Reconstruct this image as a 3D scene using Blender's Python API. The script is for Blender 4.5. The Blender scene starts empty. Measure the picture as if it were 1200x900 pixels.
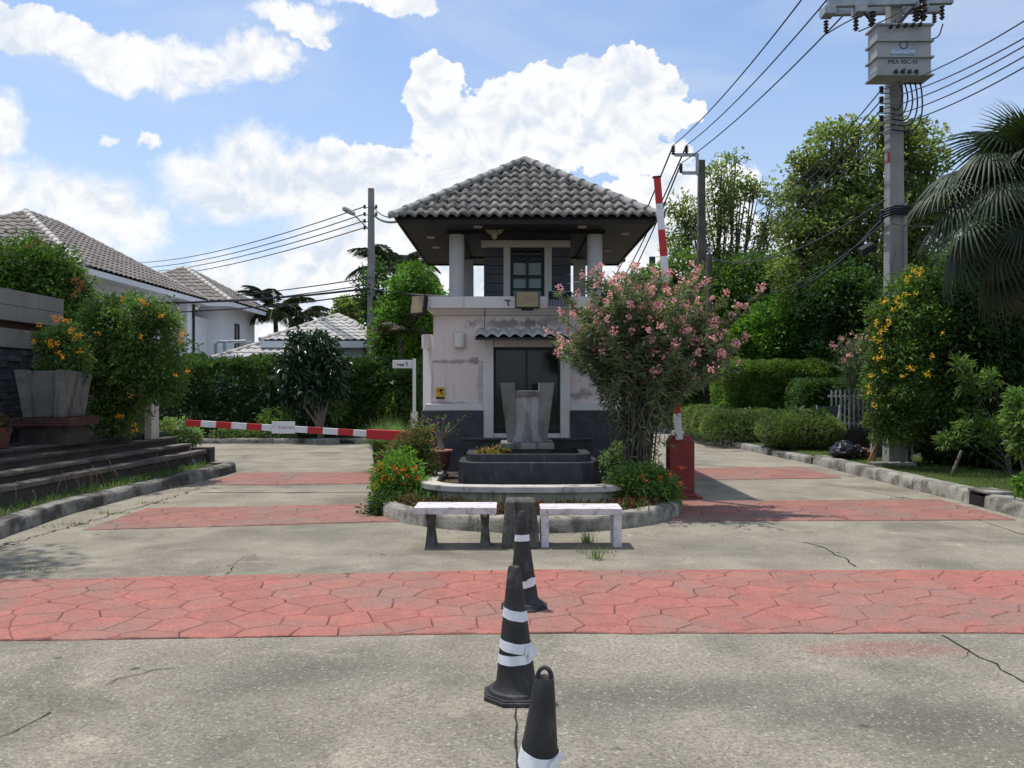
import bpy, math, random
import numpy as np
from mathutils import Vector, Matrix, noise
R = math.radians
rnd = random.Random(7)
rg = np.random.default_rng(11)
scene = bpy.context.scene
COL = scene.collection

# ------------------------------------------------------------------ camera
cam_d = bpy.data.cameras.new('camera'); cam = bpy.data.objects.new('camera', cam_d); COL.objects.link(cam)
cam.location = (0, 0, 1.6); cam.rotation_euler = (R(90), 0, 0)
cam_d.sensor_width = 36; cam_d.lens = 29.1; cam_d.shift_y = 0.0017; cam_d.clip_start = 0.05; cam_d.clip_end = 3000
scene.camera = cam
F = 970.0
def P(px, py, Y):                      # where a spot measured in the 1200x900 photo stands at distance Y
    return Vector(((px - 600) / F * Y, Y, 1.6 - (py - 452) / F * Y))

# ------------------------------------------------------------------ light
SUN = Vector((-1.2, 0.8, 4.1)).normalized()
sd = bpy.data.lights.new('sun', 'SUN'); sd.energy = 4.15; sd.angle = R(0.5); sd.color = (1.0, 0.955, 0.89)
sun = bpy.data.objects.new('sun', sd); COL.objects.link(sun); sun.location = (-12, 8, 40)
sun.rotation_euler = (-SUN).to_track_quat('-Z', 'Y').to_euler()
vs = scene.view_settings
vs.view_transform = 'Standard'; vs.look = 'None'; vs.gamma = 1.0; vs.exposure = 0.0
try: vs.use_curve_mapping = False
except Exception: pass

def N(nt, t, **kw):
    n = nt.nodes.new(t)
    ins = kw.pop('ins', {})
    for k, v in kw.items(): setattr(n, k, v)
    for k, v in ins.items():
        s = n.inputs[k]
        if isinstance(v, bpy.types.NodeSocket): nt.links.new(v, s)
        else: s.default_value = v
    return n
def M(nt, op, a, b=0.0, c=0.0, clamp=False):
    n = nt.nodes.new('ShaderNodeMath'); n.operation = op; n.use_clamp = clamp
    for i, v in enumerate((a, b, c)):
        if isinstance(v, bpy.types.NodeSocket): nt.links.new(v, n.inputs[i])
        else: n.inputs[i].default_value = v
    return n.outputs[0]
def VM(nt, op, a, b=(0, 0, 0), c=(0, 0, 0)):
    n = nt.nodes.new('ShaderNodeVectorMath'); n.operation = op
    for i, v in enumerate((a, b, c)):
        if isinstance(v, bpy.types.NodeSocket): nt.links.new(v, n.inputs[i])
        else: n.inputs[i].default_value = v
    return n
def MIX(nt, f, a, b, blend='MIX'):
    n = nt.nodes.new('ShaderNodeMix'); n.data_type = 'RGBA'; n.blend_type = blend
    for s, v in ((n.inputs[0], f), (n.inputs[6], a), (n.inputs[7], b)):
        if isinstance(v, bpy.types.NodeSocket): nt.links.new(v, s)
        elif isinstance(v, (tuple, list)): s.default_value = (*v[:3], 1)
        else: s.default_value = v
    return n.outputs[2]
def SS(nt, v, lo, hi, a=0.0, b=1.0):
    n = nt.nodes.new('ShaderNodeMapRange'); n.interpolation_type = 'SMOOTHSTEP'
    nt.links.new(v, n.inputs[0])
    for i, x in enumerate((lo, hi, a, b)): n.inputs[i + 1].default_value = x
    return n.outputs[0]
def NZ(nt, vec, scale, detail=4, rough=0.55, dist=0.0):
    n = nt.nodes.new('ShaderNodeTexNoise'); n.inputs['Scale'].default_value = scale
    n.inputs['Detail'].default_value = detail; n.inputs['Roughness'].default_value = rough
    n.inputs['Distortion'].default_value = dist
    if vec is not None: nt.links.new(vec, n.inputs['Vector'])
    return n

# ------------------------------------------------------------------ sky: clear-air sky with cumulus clouds in their directions
world = bpy.data.worlds.new('World'); scene.world = world; world.use_nodes = True
wt = world.node_tree; wt.nodes.clear()
CLOUDS = [  # px, py, rx, ry in the photograph, turned into azimuth / elevation below
 (60, 45, 75, 26), (150, 68, 110, 30), (235, 75, 70, 28), (295, 62, 50, 26), (20, 40, 50, 25), (180, 95, 80, 18),
 (10, 150, 45, 38), (0, 230, 75, 45), (70, 235, 70, 48), (120, 240, 70, 45), (165, 265, 45, 35), (60, 290, 150, 35),
 (290, 185, 62, 40), (240, 205, 60, 30), (330, 215, 70, 48), (280, 235, 100, 35), (400, 215, 70, 45), (455, 220, 65, 42),
 (420, 270, 110, 45), (500, 240, 70, 50), (370, 320, 120, 45), (260, 325, 55, 40), (450, 340, 120, 40),
 (508, 92, 40, 28), (500, 118, 34, 32), (528, 160, 48, 44), (572, 138, 34, 26), (608, 116, 52, 36), (660, 105, 60, 38),
 (715, 100, 62, 40), (738, 80, 34, 26), (762, 112, 44, 34), (800, 136, 28, 20), (690, 150, 110, 45), (590, 165, 90, 50),
 (760, 190, 60, 22), (740, 245, 44, 28), (800, 232, 50, 36), (850, 225, 50, 26), (720, 280, 80, 40), (790, 280, 120, 45),
 (340, 18, 50, 16), (440, 0, 70, 18), (360, 40, 20, 9), (122, 155, 14, 9), (177, 165, 17, 9), (900, 290, 120, 30),
 (560, 330, 200, 40), (930, 330, 200, 50), (1130, 290, 120, 40), (1000, 390, 300, 60), (200, 390, 300, 60), (1240, 220, 90, 50)]
def build_world():
    nt = wt
    tc = N(nt, 'ShaderNodeTexCoord').outputs['Generated']
    sky = N(nt, 'ShaderNodeTexSky', sky_type='NISHITA', sun_disc=False)
    sky.sun_elevation = math.asin(SUN.z); sky.sun_rotation = math.atan2(SUN.x, SUN.y)
    sky.air_density = 1.0; sky.dust_density = 0.7; sky.ozone_density = 1.6; sky.altitude = 0
    nrm = VM(nt, 'NORMALIZE', tc).outputs[0]
    warp = NZ(nt, nrm, 7.0, 4, 0.6); w1 = VM(nt, 'SUBTRACT', warp.outputs['Color'], (0.5, 0.5, 0.5)).outputs[0]
    warp2 = NZ(nt, nrm, 34.0, 4, 0.62); w2 = VM(nt, 'SUBTRACT', warp2.outputs['Color'], (0.5, 0.5, 0.5)).outputs[0]
    def azel(vec):
        s = N(nt, 'ShaderNodeSeparateXYZ', ins={0: vec})
        az = M(nt, 'ARCTAN2', s.outputs[0], s.outputs[1]); el = M(nt, 'ARCSINE', s.outputs[2])
        return N(nt, 'ShaderNodeCombineXYZ', ins={0: az, 1: el}).outputs[0], el
    p0, el = azel(nrm)
    p = VM(nt, 'MULTIPLY_ADD', w1, (0.07, 0.055, 0), p0).outputs[0]
    p = VM(nt, 'MULTIPLY_ADD', w2, (0.046, 0.042, 0), p).outputs[0]
    dmin = None
    for (cx, cy, rx, ry) in CLOUDS:
        u, v = (cx - 600) / F, (452 - cy) / F
        az = math.atan(u); e = math.atan(v / math.hypot(1, u))
        sx = 1.0 / (rx / F * math.cos(az) ** 2); sy = 1.0 / (ry / F * math.cos(e))
        q = VM(nt, 'MULTIPLY_ADD', p, (sx, sy, 0), (-az * sx, -e * sy, 0)).outputs[0]
        L = VM(nt, 'LENGTH', q).outputs[1]
        dmin = L if dmin is None else M(nt, 'SMOOTH_MIN', dmin, L, 0.14)
    # the rest of the dome carries the same kind of cloud
    gen = NZ(nt, nrm, 2.6, 6, 0.6).outputs[0]
    azs = N(nt, 'ShaderNodeSeparateXYZ', ins={0: p0}).outputs[0]
    side = SS(nt, M(nt, 'ABSOLUTE', azs), 0.62, 0.9)
    up = SS(nt, el, 0.5, 0.7)
    out = M(nt, 'MAXIMUM', side, up)
    gd = M(nt, 'SUBTRACT', 1.32, M(nt, 'MULTIPLY', SS(nt, gen, 0.44, 0.66), M(nt, 'MULTIPLY', out, 0.85)))
    dmin = M(nt, 'MINIMUM', dmin, gd)
    fine = NZ(nt, nrm, 16.0, 8, 0.62).outputs[0]
    dens = M(nt, 'ADD', M(nt, 'SUBTRACT', 1.07, dmin), M(nt, 'MULTIPLY', M(nt, 'SUBTRACT', fine, 0.5), 0.75))
    soft = SS(nt, NZ(nt, nrm, 3.0, 2, 0.5).outputs[0], 0.38, 0.66, 0.10, 0.75)
    # the big cumulus behind the roof is crisp, the others hazier
    q = VM(nt, 'MULTIPLY_ADD', p0, (1/.26, 1/.15, 0), (-.04/.26, -.30/.15, 0)).outputs[0]
    near = SS(nt, VM(nt, 'LENGTH', q).outputs[1], 1.5, 0.7)
    soft = M(nt, 'MULTIPLY_ADD', M(nt, 'SUBTRACT', 0.09, soft), near, soft)
    dens = M(nt, 'ADD', dens, M(nt, 'MULTIPLY', M(nt, 'SUBTRACT', NZ(nt, nrm, 48.0, 5, 0.6).outputs[0], 0.5), 0.24))
    a = nt.nodes.new('ShaderNodeMapRange'); a.interpolation_type = 'SMOOTHSTEP'
    nt.links.new(dens, a.inputs[0]); a.inputs[1].default_value = 0.0; nt.links.new(soft, a.inputs[2])
    a.inputs[3].default_value = 0; a.inputs[4].default_value = 0.97
    # thin veil of cirrus
    st = VM(nt, 'MULTIPLY', p0, (1.6, 5.0, 1)).outputs[0]
    veil = SS(nt, NZ(nt, st, 1.6, 6, 0.6, 0.6).outputs[0], 0.32, 0.74, 0.10, 0.6)
    hz = SS(nt, el, 0.0, 0.5, 0.65, 0.10)
    thin = M(nt, 'MAXIMUM', veil, hz)
    # puffs: relief from two samples of the same noise, one shifted towards the sun
    q1 = VM(nt, 'ADD', nrm, (-0.006, 0, 0.013)).outputs[0]
    n1 = NZ(nt, nrm, 19.0, 8, 0.56, 0.5).outputs[0]; n2 = NZ(nt, q1, 19.0, 8, 0.56, 0.5).outputs[0]
    rel = M(nt, 'MULTIPLY', M(nt, 'SUBTRACT', n1, n2), 5.5)
    body = SS(nt, dens, 0.25, 1.15, 0.0, 1.0)
    big = SS(nt, NZ(nt, nrm, 5.0, 3, 0.5).outputs[0], 0.4, 0.62)
    f = M(nt, 'SUBTRACT', M(nt, 'ADD', 0.92, rel), M(nt, 'MULTIPLY', body, M(nt, 'MULTIPLY', big, 0.85)), clamp=True)
    ccol = MIX(nt, f, (4.9, 5.4, 6.05), (6.7, 6.7, 6.7))
    skc = MIX(nt, 1.0, sky.outputs[0], (SKYM[0], SKYM[1], SKYM[2]), 'MULTIPLY')
    base = MIX(nt, thin, skc, (4.4, 5.0, 5.9))
    col = MIX(nt, a.outputs[0], base, ccol)
    bg = N(nt, 'ShaderNodeBackground', ins={0: col, 1: 0.15})
    o = N(nt, 'ShaderNodeOutputWorld', ins={0: bg.outputs[0]})
SKYM = (1.0, 1.1, 1.22)
build_world()

# ------------------------------------------------------------------ materials
MATS = {}
def new_mat(name):
    m = bpy.data.materials.new(name); m.use_nodes = True; nt = m.node_tree; nt.nodes.clear()
    b = nt.nodes.new('ShaderNodeBsdfPrincipled'); o = nt.nodes.new('ShaderNodeOutputMaterial')
    nt.links.new(b.outputs[0], o.inputs[0]); MATS[name] = m
    return m, nt, b, o
def weather(name, c1, c2, scale=3.0, dirt=None, dscale=2.0, dlo=0.5, dhi=0.7, streak=False, bump=0.15, bscale=60.0,
            rough=0.85, spec=0.3, metal=0.0, speck=0.0, rand=0.0, damt=0.85):
    m, nt, b, o = new_mat(name)
    pos = N(nt, 'ShaderNodeNewGeometry').outputs['Position']
    n = NZ(nt, pos, scale, 6, 0.6)
    c = MIX(nt, SS(nt, n.outputs[0], 0.35, 0.65), c1, c2)
    if dirt:
        v = VM(nt, 'MULTIPLY', pos, (3.0, 3.0, 0.45)).outputs[0] if streak else pos
        d = NZ(nt, v, dscale, 8, 0.66, 0.4)
        c = MIX(nt, SS(nt, d.outputs[0], dlo, dhi, 0, damt), c, dirt)
    if speck:
        s = NZ(nt, pos, bscale * 1.5, 2, 0.6)
        c = MIX(nt, SS(nt, s.outputs[0], 0.3, 0.7), c, MIX(nt, 1.0, c, (1 + speck, 1 + speck, 1 + speck), 'MULTIPLY'))
        c = MIX(nt, SS(nt, s.outputs[0], 0.52, 0.25, 0, speck), c, (0.02, 0.02, 0.02))
    if rand:
        oi = N(nt, 'ShaderNodeObjectInfo').outputs['Random']
        k = M(nt, 'MULTIPLY_ADD', oi, rand * 2, 1 - rand)
        cc = N(nt, 'ShaderNodeCombineColor', ins={0: k, 1: k, 2: k}).outputs[0]
        c = MIX(nt, 1.0, c, cc, 'MULTIPLY')
    nt.links.new(c, b.inputs['Base Color'])
    b.inputs['Roughness'].default_value = rough; b.inputs['Specular IOR Level'].default_value = spec
    b.inputs['Metallic'].default_value = metal
    if bump:
        bn = NZ(nt, pos, bscale, 5, 0.65)
        mix = M(nt, 'ADD', bn.outputs[0], n.outputs[0])
        bp = N(nt, 'ShaderNodeBump', ins={'Strength': bump, 'Distance': 0.02, 'Height': mix})
        nt.links.new(bp.outputs[0], b.inputs['Normal'])
    return m
def leafmat(name, cols, trans=0.42, rough=0.55, patch=0.35, pscale=1.2):
    m, nt, b, o = new_mat(name)
    g = N(nt, 'ShaderNodeNewGeometry')
    rp = N(nt, 'ShaderNodeValToRGB', ins={0: g.outputs['Random Per Island']})
    el = rp.color_ramp.elements
    while len(el) < len(cols): el.new(0.5)
    for i, c in enumerate(cols):
        el[i].position = i / (len(cols) - 1); el[i].color = (*[min(.85, q*k_*(1.38 if max(c) < .3 else 1)) for q, k_ in zip(c, (1.08, 1, 1.12) if max(c) < .3 else (1, 1, 1))], 1)
    n = NZ(nt, g.outputs['Position'], pscale, 3, 0.5)
    k = SS(nt, n.outputs[0], 0.3, 0.7, 1 - patch, 1 + patch)
    cc = N(nt, 'ShaderNodeCombineColor', ins={0: k, 1: k, 2: M(nt, 'MULTIPLY', k, 0.95)}).outputs[0]
    c = MIX(nt, 1.0, rp.outputs[0], cc, 'MULTIPLY')
    nt.links.new(c, b.inputs['Base Color'])
    b.inputs['Roughness'].default_value = rough; b.inputs['Specular IOR Level'].default_value = 0.4
    tr = N(nt, 'ShaderNodeBsdfTranslucent', ins={0: MIX(nt, 1.0, c, (1.25, 1.35, 0.65), 'MULTIPLY')})
    mx = N(nt, 'ShaderNodeMixShader', ins={0: trans, 1: b.outputs[0], 2: tr.outputs[0]})
    nt.links.new(mx.outputs[0], o.inputs[0])
    return m

mCon = weather('road_concrete', (0.36, 0.335, 0.275), (0.44, 0.415, 0.345), 1.3, (0.2, 0.19, 0.155), 0.55, 0.5, 0.72, bump=0.35, bscale=55, speck=0.22, damt=0.6)
mConRough = mCon
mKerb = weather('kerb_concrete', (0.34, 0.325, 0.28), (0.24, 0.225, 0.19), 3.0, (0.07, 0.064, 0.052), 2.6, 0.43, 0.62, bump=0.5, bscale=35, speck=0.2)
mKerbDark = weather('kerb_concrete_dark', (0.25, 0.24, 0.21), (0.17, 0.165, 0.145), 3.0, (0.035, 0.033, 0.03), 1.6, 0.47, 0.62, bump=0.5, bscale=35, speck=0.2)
mRed = weather('red_paving', (0.35, 0.13, 0.10), (0.285, 0.112, 0.088), 5.0, (0.225, 0.145, 0.12), 0.8, 0.42, 0.62, bump=0.4, bscale=40, rough=0.8, speck=0.2, rand=0.05, damt=0.8)
mRedOld = weather('red_paving_faded', (0.29, 0.125, 0.10), (0.23, 0.11, 0.09), 2.0, (0.20, 0.145, 0.12), 0.9, 0.42, 0.64, bump=0.3, bscale=40, rough=0.8, speck=0.15, rand=0.06, damt=0.8)
mGrout = weather('red_paving_grout', (0.14, 0.055, 0.045), (0.03, 0.018, 0.016), 2.6, (0.28, 0.10, 0.08), 2.3, 0.44, 0.58, bump=0.3, bscale=50)
mPink = weather('pink_render', (0.60, 0.50, 0.46), (0.56, 0.46, 0.43), 1.2, (0.16, 0.15, 0.15), 1.3, 0.60, 0.74, bump=0.12, bscale=40)
mWhite = weather('white_render', (0.66, 0.63, 0.60), (0.60, 0.57, 0.54), 1.5, (0.28, 0.27, 0.25), 2.2, 0.60, 0.76, streak=True, bump=0.1, bscale=40)
mColumn = weather('column_paint', (0.50, 0.50, 0.51), (0.45, 0.45, 0.46), 1.5, (0.25, 0.25, 0.25), 2.2, 0.58, 0.76, streak=True, bump=0.1, bscale=40)
mSlate = weather('slate_plinth', (0.045, 0.048, 0.055), (0.07, 0.072, 0.08), 5, (0.14, 0.14, 0.14), 3.0, 0.60, 0.78, bump=0.4, bscale=30, rough=0.7)
mClad = weather('slate_cladding', (0.10, 0.105, 0.12), (0.075, 0.08, 0.095), 4, None, bump=0.3, bscale=30, rough=0.7, rand=0.1)
mBasin = weather('black_granite', (0.030, 0.033, 0.037), (0.05, 0.053, 0.057), 6, (0.13, 0.13, 0.12), 3.0, 0.57, 0.74, streak=True, bump=0.1, bscale=40, rough=0.5)
mTile = weather('roof_tile', (0.24, 0.225, 0.205), (0.135, 0.125, 0.115), 9.0, (0.03, 0.028, 0.027), 7.0, 0.46, 0.62, bump=0.4, bscale=50, rand=0.14)
mTileStuff = weather('roof_tile_far', (0.235, 0.205, 0.18), (0.165, 0.145, 0.13), 2.0, (0.07, 0.06, 0.055), 3.0, 0.50, 0.68, bump=0.2, bscale=30)
mTilePale = weather('roof_tile_pale', (0.50, 0.49, 0.47), (0.42, 0.41, 0.39), 2.0, (0.2, 0.19, 0.18), 3.0, 0.55, 0.7, bump=0.2, bscale=30)
mRidge = weather('ridge_tile', (0.32, 0.31, 0.30), (0.22, 0.215, 0.21), 6.0, (0.07, 0.065, 0.06), 5.0, 0.5, 0.66, bump=0.4, bscale=50, rand=0.12)
mRidgePale = weather('ridge_tile_pale', (0.5, 0.47, 0.43), (0.4, 0.37, 0.34), 6.0, (0.2, 0.19, 0.17), 5.0, 0.55, 0.7, bump=0.3, bscale=50)
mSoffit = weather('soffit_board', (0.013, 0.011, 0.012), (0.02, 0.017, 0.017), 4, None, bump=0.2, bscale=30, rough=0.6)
mAwn = weather('awning_tile', (0.50, 0.50, 0.48), (0.40, 0.40, 0.38), 5, (0.2, 0.2, 0.19), 4, 0.5, 0.7, bump=0.2)
mBlack = weather('black_metal', (0.018, 0.018, 0.02), (0.03, 0.03, 0.033), 8, None, bump=0.1, rough=0.5)
mRubber = weather('black_rubber', (0.018, 0.018, 0.019), (0.032, 0.031, 0.031), 6, (0.12, 0.11, 0.10), 6, 0.53, 0.72, bump=0.2, bscale=70, rough=0.6, spec=0.4)
mTape = weather('white_tape', (0.78, 0.80, 0.83), (0.66, 0.68, 0.72), 12, (0.4, 0.38, 0.35), 14, 0.6, 0.75, bump=0.2, bscale=30, rough=0.45)
mBenchW = weather('bench_white', (0.64, 0.60, 0.62), (0.52, 0.48, 0.50), 10, (0.24, 0.21, 0.20), 9, 0.52, 0.68, bump=0.3, bscale=90, speck=0.1)
mBenchLeg = weather('bench_leg', (0.05, 0.048, 0.045), (0.10, 0.095, 0.09), 8, (0.5, 0.5, 0.5), 7, 0.60, 0.66, bump=0.3, bscale=50)
mBlock = weather('old_concrete', (0.13, 0.125, 0.11), (0.075, 0.07, 0.062), 7, (0.025, 0.024, 0.022), 5, 0.44, 0.6, streak=True, bump=0.6, bscale=40, speck=0.2)
mPlanter = weather('grey_planter', (0.20, 0.195, 0.185), (0.135, 0.13, 0.12), 3, (0.05, 0.045, 0.04), 2.6, 0.48, 0.68, streak=True, bump=0.3, bscale=40, speck=0.12)
mPlanterL = weather('planter_panel', (0.33, 0.335, 0.335), (0.25, 0.255, 0.255), 3, (0.11, 0.11, 0.11), 2.2, 0.47, 0.62, streak=True, bump=0.3, bscale=40)
mLowWall = weather('low_wall', (0.38, 0.36, 0.30), (0.30, 0.28, 0.23), 2.5, (0.10, 0.085, 0.055), 1.6, 0.46, 0.66, streak=True, bump=0.3, bscale=40)
mCoping = weather('low_wall_coping', (0.50, 0.47, 0.43), (0.40, 0.37, 0.33), 4, (0.14, 0.12, 0.10), 5, 0.53, 0.68, bump=0.3, bscale=60, speck=0.15)
mBarR = weather('barrier_red', (0.50, 0.028, 0.03), (0.42, 0.03, 0.03), 5, None, bump=0.05, rough=0.4)
mBarW = weather('barrier_white', (0.72, 0.72, 0.74), (0.66, 0.66, 0.68), 5, (0.4, 0.4, 0.4), 8, 0.6, 0.75, bump=0.05, rough=0.4)
mPostR = weather('barrier_post_red', (0.24, 0.035, 0.03), (0.19, 0.03, 0.028), 3, (0.10, 0.03, 0.025), 3, 0.5, 0.7, bump=0.1, rough=0.55)
mPoleDark = weather('pole_concrete_dark', (0.13, 0.115, 0.10), (0.09, 0.08, 0.07), 2, (0.05, 0.045, 0.04), 3, 0.5, 0.7, streak=True, bump=0.3, bscale=30)
mPole = weather('pole_concrete', (0.30, 0.295, 0.285), (0.24, 0.235, 0.225), 2, (0.12, 0.11, 0.11), 3, 0.52, 0.7, streak=True, bump=0.3, bscale=30)
mSteel = weather('galvanised_steel', (0.36, 0.39, 0.42), (0.28, 0.31, 0.34), 5, (0.18, 0.19, 0.2), 4, 0.55, 0.7, bump=0.1, rough=0.5, metal=0.3)
mTrafo = weather('transformer_paint', (0.36, 0.365, 0.37), (0.30, 0.305, 0.31), 3, (0.2, 0.2, 0.2), 3, 0.55, 0.75, bump=0.05, rough=0.5)
mWire = weather('cable_black', (0.012, 0.013, 0.022), (0.016, 0.017, 0.026), 5, None, bump=0, rough=0.5)
mInsul = weather('insulator', (0.03, 0.018, 0.015), (0.05, 0.03, 0.025), 5, None, bump=0, rough=0.3)
mSoil = weather('soil', (0.075, 0.055, 0.04), (0.045, 0.035, 0.026), 4, (0.12, 0.09, 0.06), 5, 0.5, 0.7, bump=0.8, bscale=30)
mTerr = weather('terrace_slate', (0.07, 0.062, 0.055), (0.042, 0.038, 0.034), 3, (0.09, 0.075, 0.06), 2, 0.5, 0.7, bump=0.4, bscale=25)
mTerrCop = weather('terrace_coping', (0.17, 0.145, 0.125), (0.11, 0.095, 0.08), 4, (0.05, 0.045, 0.04), 3, 0.5, 0.68, bump=0.4, bscale=40)
mSignWall = weather('beige_stone', (0.30, 0.27, 0.235), (0.25, 0.225, 0.195), 2, (0.15, 0.13, 0.11), 2, 0.55, 0.75, bump=0.2, bscale=50, rand=0.06)
mStoneDk = weather('dark_wall_stone', (0.075, 0.085, 0.09), (0.05, 0.057, 0.062), 5, (0.13, 0.14, 0.145), 4, 0.5, 0.7, bump=0.6, bscale=20, rand=0.25)
mBrick = weather('red_brick', (0.10, 0.045, 0.035), (0.07, 0.035, 0.028), 5, (0.05, 0.03, 0.025), 4, 0.5, 0.7, bump=0.3, rand=0.15)
mHouse = weather('house_white', (0.82, 0.83, 0.85), (0.77, 0.78, 0.80), 1, (0.5, 0.5, 0.5), 1.0, 0.58, 0.8, bump=0.05)
mGlass = None
m, nt, b, o = new_mat('dark_glass'); b.inputs['Base Color'].default_value = (0.012, 0.016, 0.018, 1); b.inputs['Roughness'].default_value = 0.08
b.inputs['Alpha'].default_value = 0.75; mGlass = m
m, nt, b, o = new_mat('clear_glass'); b.inputs['Base Color'].default_value = (0.05, 0.06, 0.06, 1); b.inputs['Roughness'].default_value = 0.05
b.inputs['Alpha'].default_value = 0.12; mClear = m
mFrost = weather('frosted_pane', (0.50, 0.62, 0.56), (0.42, 0.54, 0.48), 4, None, bump=0, rough=0.3)
mTeal = weather('window_frame_teal', (0.012, 0.025, 0.035), (0.018, 0.03, 0.04), 4, None, bump=0, rough=0.5)
mFlood = weather('floodlight_lens', (0.30, 0.24, 0.14), (0.24, 0.19, 0.11), 9, (0.12, 0.10, 0.07), 9, 0.6, 0.75, bump=0.05, rough=0.35)
mSolar = weather('solar_cells', (0.008, 0.012, 0.03), (0.012, 0.017, 0.04), 9, None, bump=0, rough=0.15, spec=0.6)
mGold = weather('eagle_gold', (0.42, 0.38, 0.28), (0.30, 0.27, 0.19), 20, None, bump=0.2, rough=0.6)
mYellow = weather('sign_yellow', (0.62, 0.36, 0.03), (0.55, 0.30, 0.03), 9, None, bump=0, rough=0.5)
mInk = weather('dark_ink', (0.015, 0.013, 0.013), (0.02, 0.018, 0.018), 9, None, bump=0)
mInkBlue = weather('blue_ink', (0.03, 0.08, 0.3), (0.03, 0.08, 0.28), 9, None, bump=0)
mInkRed = weather('red_ink', (0.5, 0.05, 0.05), (0.45, 0.06, 0.06), 9, None, bump=0)
mBark = weather('bark', (0.13, 0.105, 0.085), (0.08, 0.065, 0.052), 6, (0.04, 0.035, 0.03), 5, 0.5, 0.7, bump=0.8, bscale=25)
mBarkPale = weather('bark_pale', (0.24, 0.20, 0.165), (0.17, 0.145, 0.12), 6, (0.10, 0.08, 0.07), 5, 0.5, 0.7, bump=0.6, bscale=25)
mTerra = weather('terracotta', (0.13, 0.045, 0.035), (0.09, 0.035, 0.03), 5, (0.05, 0.03, 0.025), 4, 0.5, 0.7, bump=0.2, rough=0.6)
mTerraRim = weather('terracotta_rim', (0.42, 0.20, 0.14), (0.34, 0.16, 0.11), 8, None, bump=0.2)
mBag = weather('black_plastic', (0.005, 0.005, 0.006), (0.008, 0.008, 0.009), 4, None, bump=1.0, bscale=9, rough=0.2, spec=0.5)
mStraw = weather('broom_straw', (0.42, 0.26, 0.14), (0.3, 0.18, 0.10), 20, None, bump=0.3)
mBoard = weather('dark_board', (0.06, 0.062, 0.07), (0.045, 0.047, 0.055), 4, None, bump=0.2)
mGreyW = weather('grey_paint', (0.42, 0.42, 0.42), (0.35, 0.35, 0.35), 4, (0.2, 0.2, 0.2), 4, 0.5, 0.7, bump=0.1)
mRust = weather('rusty_metal', (0.20, 0.11, 0.07), (0.12, 0.07, 0.05), 15, None, bump=0.4)

lGen = leafmat('leaf_mid', [(0.04, 0.09, 0.02), (0.06, 0.125, 0.027), (0.085, 0.155, 0.035), (0.11, 0.17, 0.05)])
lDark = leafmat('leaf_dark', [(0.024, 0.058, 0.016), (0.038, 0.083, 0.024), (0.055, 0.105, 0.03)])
lBright = leafmat('leaf_bright', [(0.045, 0.12, 0.015), (0.075, 0.17, 0.022), (0.11, 0.21, 0.03)], trans=0.35)
lHedge = leafmat('leaf_hedge', [(0.045, 0.10, 0.018), (0.08, 0.15, 0.025), (0.13, 0.20, 0.035)], pscale=2)
lBox = leafmat('leaf_box_hedge', [(0.07, 0.11, 0.035), (0.10, 0.15, 0.045), (0.14, 0.18, 0.07)], pscale=3)
lOle = leafmat('leaf_oleander', [(0.06, 0.095, 0.045), (0.095, 0.135, 0.065), (0.13, 0.17, 0.09)], trans=0.3)
lOlive = leafmat('leaf_olive', [(0.085, 0.13, 0.04), (0.125, 0.17, 0.058), (0.17, 0.21, 0.09)], trans=.55)
lVar = leafmat('leaf_variegated', [(0.05, 0.11, 0.03), (0.12, 0.19, 0.08), (0.28, 0.36, 0.18)])
lPalm = leafmat('leaf_palm', [(0.013, 0.027, 0.010), (0.021, 0.038, 0.014), (0.03, 0.048, 0.02)], rough=0.55, trans=.25)
lPalmDry = leafmat('leaf_palm_dry', [(0.035, 0.042, 0.02), (0.07, 0.066, 0.035), (0.05, 0.042, 0.027)], trans=.15)
lRubber = leafmat('leaf_rubber', [(0.016, 0.04, 0.02), (0.025, 0.055, 0.027), (0.04, 0.07, 0.035)], rough=0.28, trans=0.12)
lGrass = leafmat('grass_blade', [(0.06, 0.12, 0.02), (0.09, 0.16, 0.03), (0.13, 0.17, 0.05)])
lFount = leafmat('fountain_grass_blade', [(0.06, 0.12, 0.04), (0.11, 0.18, 0.07), (0.17, 0.24, 0.11)])
lCover = leafmat('ground_cover_leaf', [(0.025, 0.04, 0.012), (0.07, 0.025, 0.02), (0.05, 0.075, 0.02), (0.13, 0.035, 0.035)])
lPinkLeaf = leafmat('leaf_pinkish', [(0.06, 0.12, 0.03), (0.09, 0.15, 0.04), (0.3, 0.10, 0.09)])
lCroton = leafmat('leaf_croton', [(0.08, 0.13, 0.02), (0.35, 0.28, 0.05), (0.4, 0.16, 0.06)])
fPink = leafmat('petal_pink', [(0.70, 0.22, 0.30), (0.80, 0.36, 0.43), (0.85, 0.52, 0.56)], trans=0.2, patch=0.05)
fYellow = leafmat('petal_yellow', [(0.75, 0.42, 0.01), (0.80, 0.52, 0.02), (0.85, 0.6, 0.05)], trans=0.2, patch=0.05)
fOrangeY = leafmat('petal_orange_yellow', [(0.75, 0.30, 0.02), (0.80, 0.42, 0.02), (0.75, 0.22, 0.04)], trans=0.2, patch=0.05)
fOrange = leafmat('petal_orange', [(0.75, 0.08, 0.02), (0.82, 0.14, 0.04), (0.85, 0.2, 0.07)], trans=0.2, patch=0.05)

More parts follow.
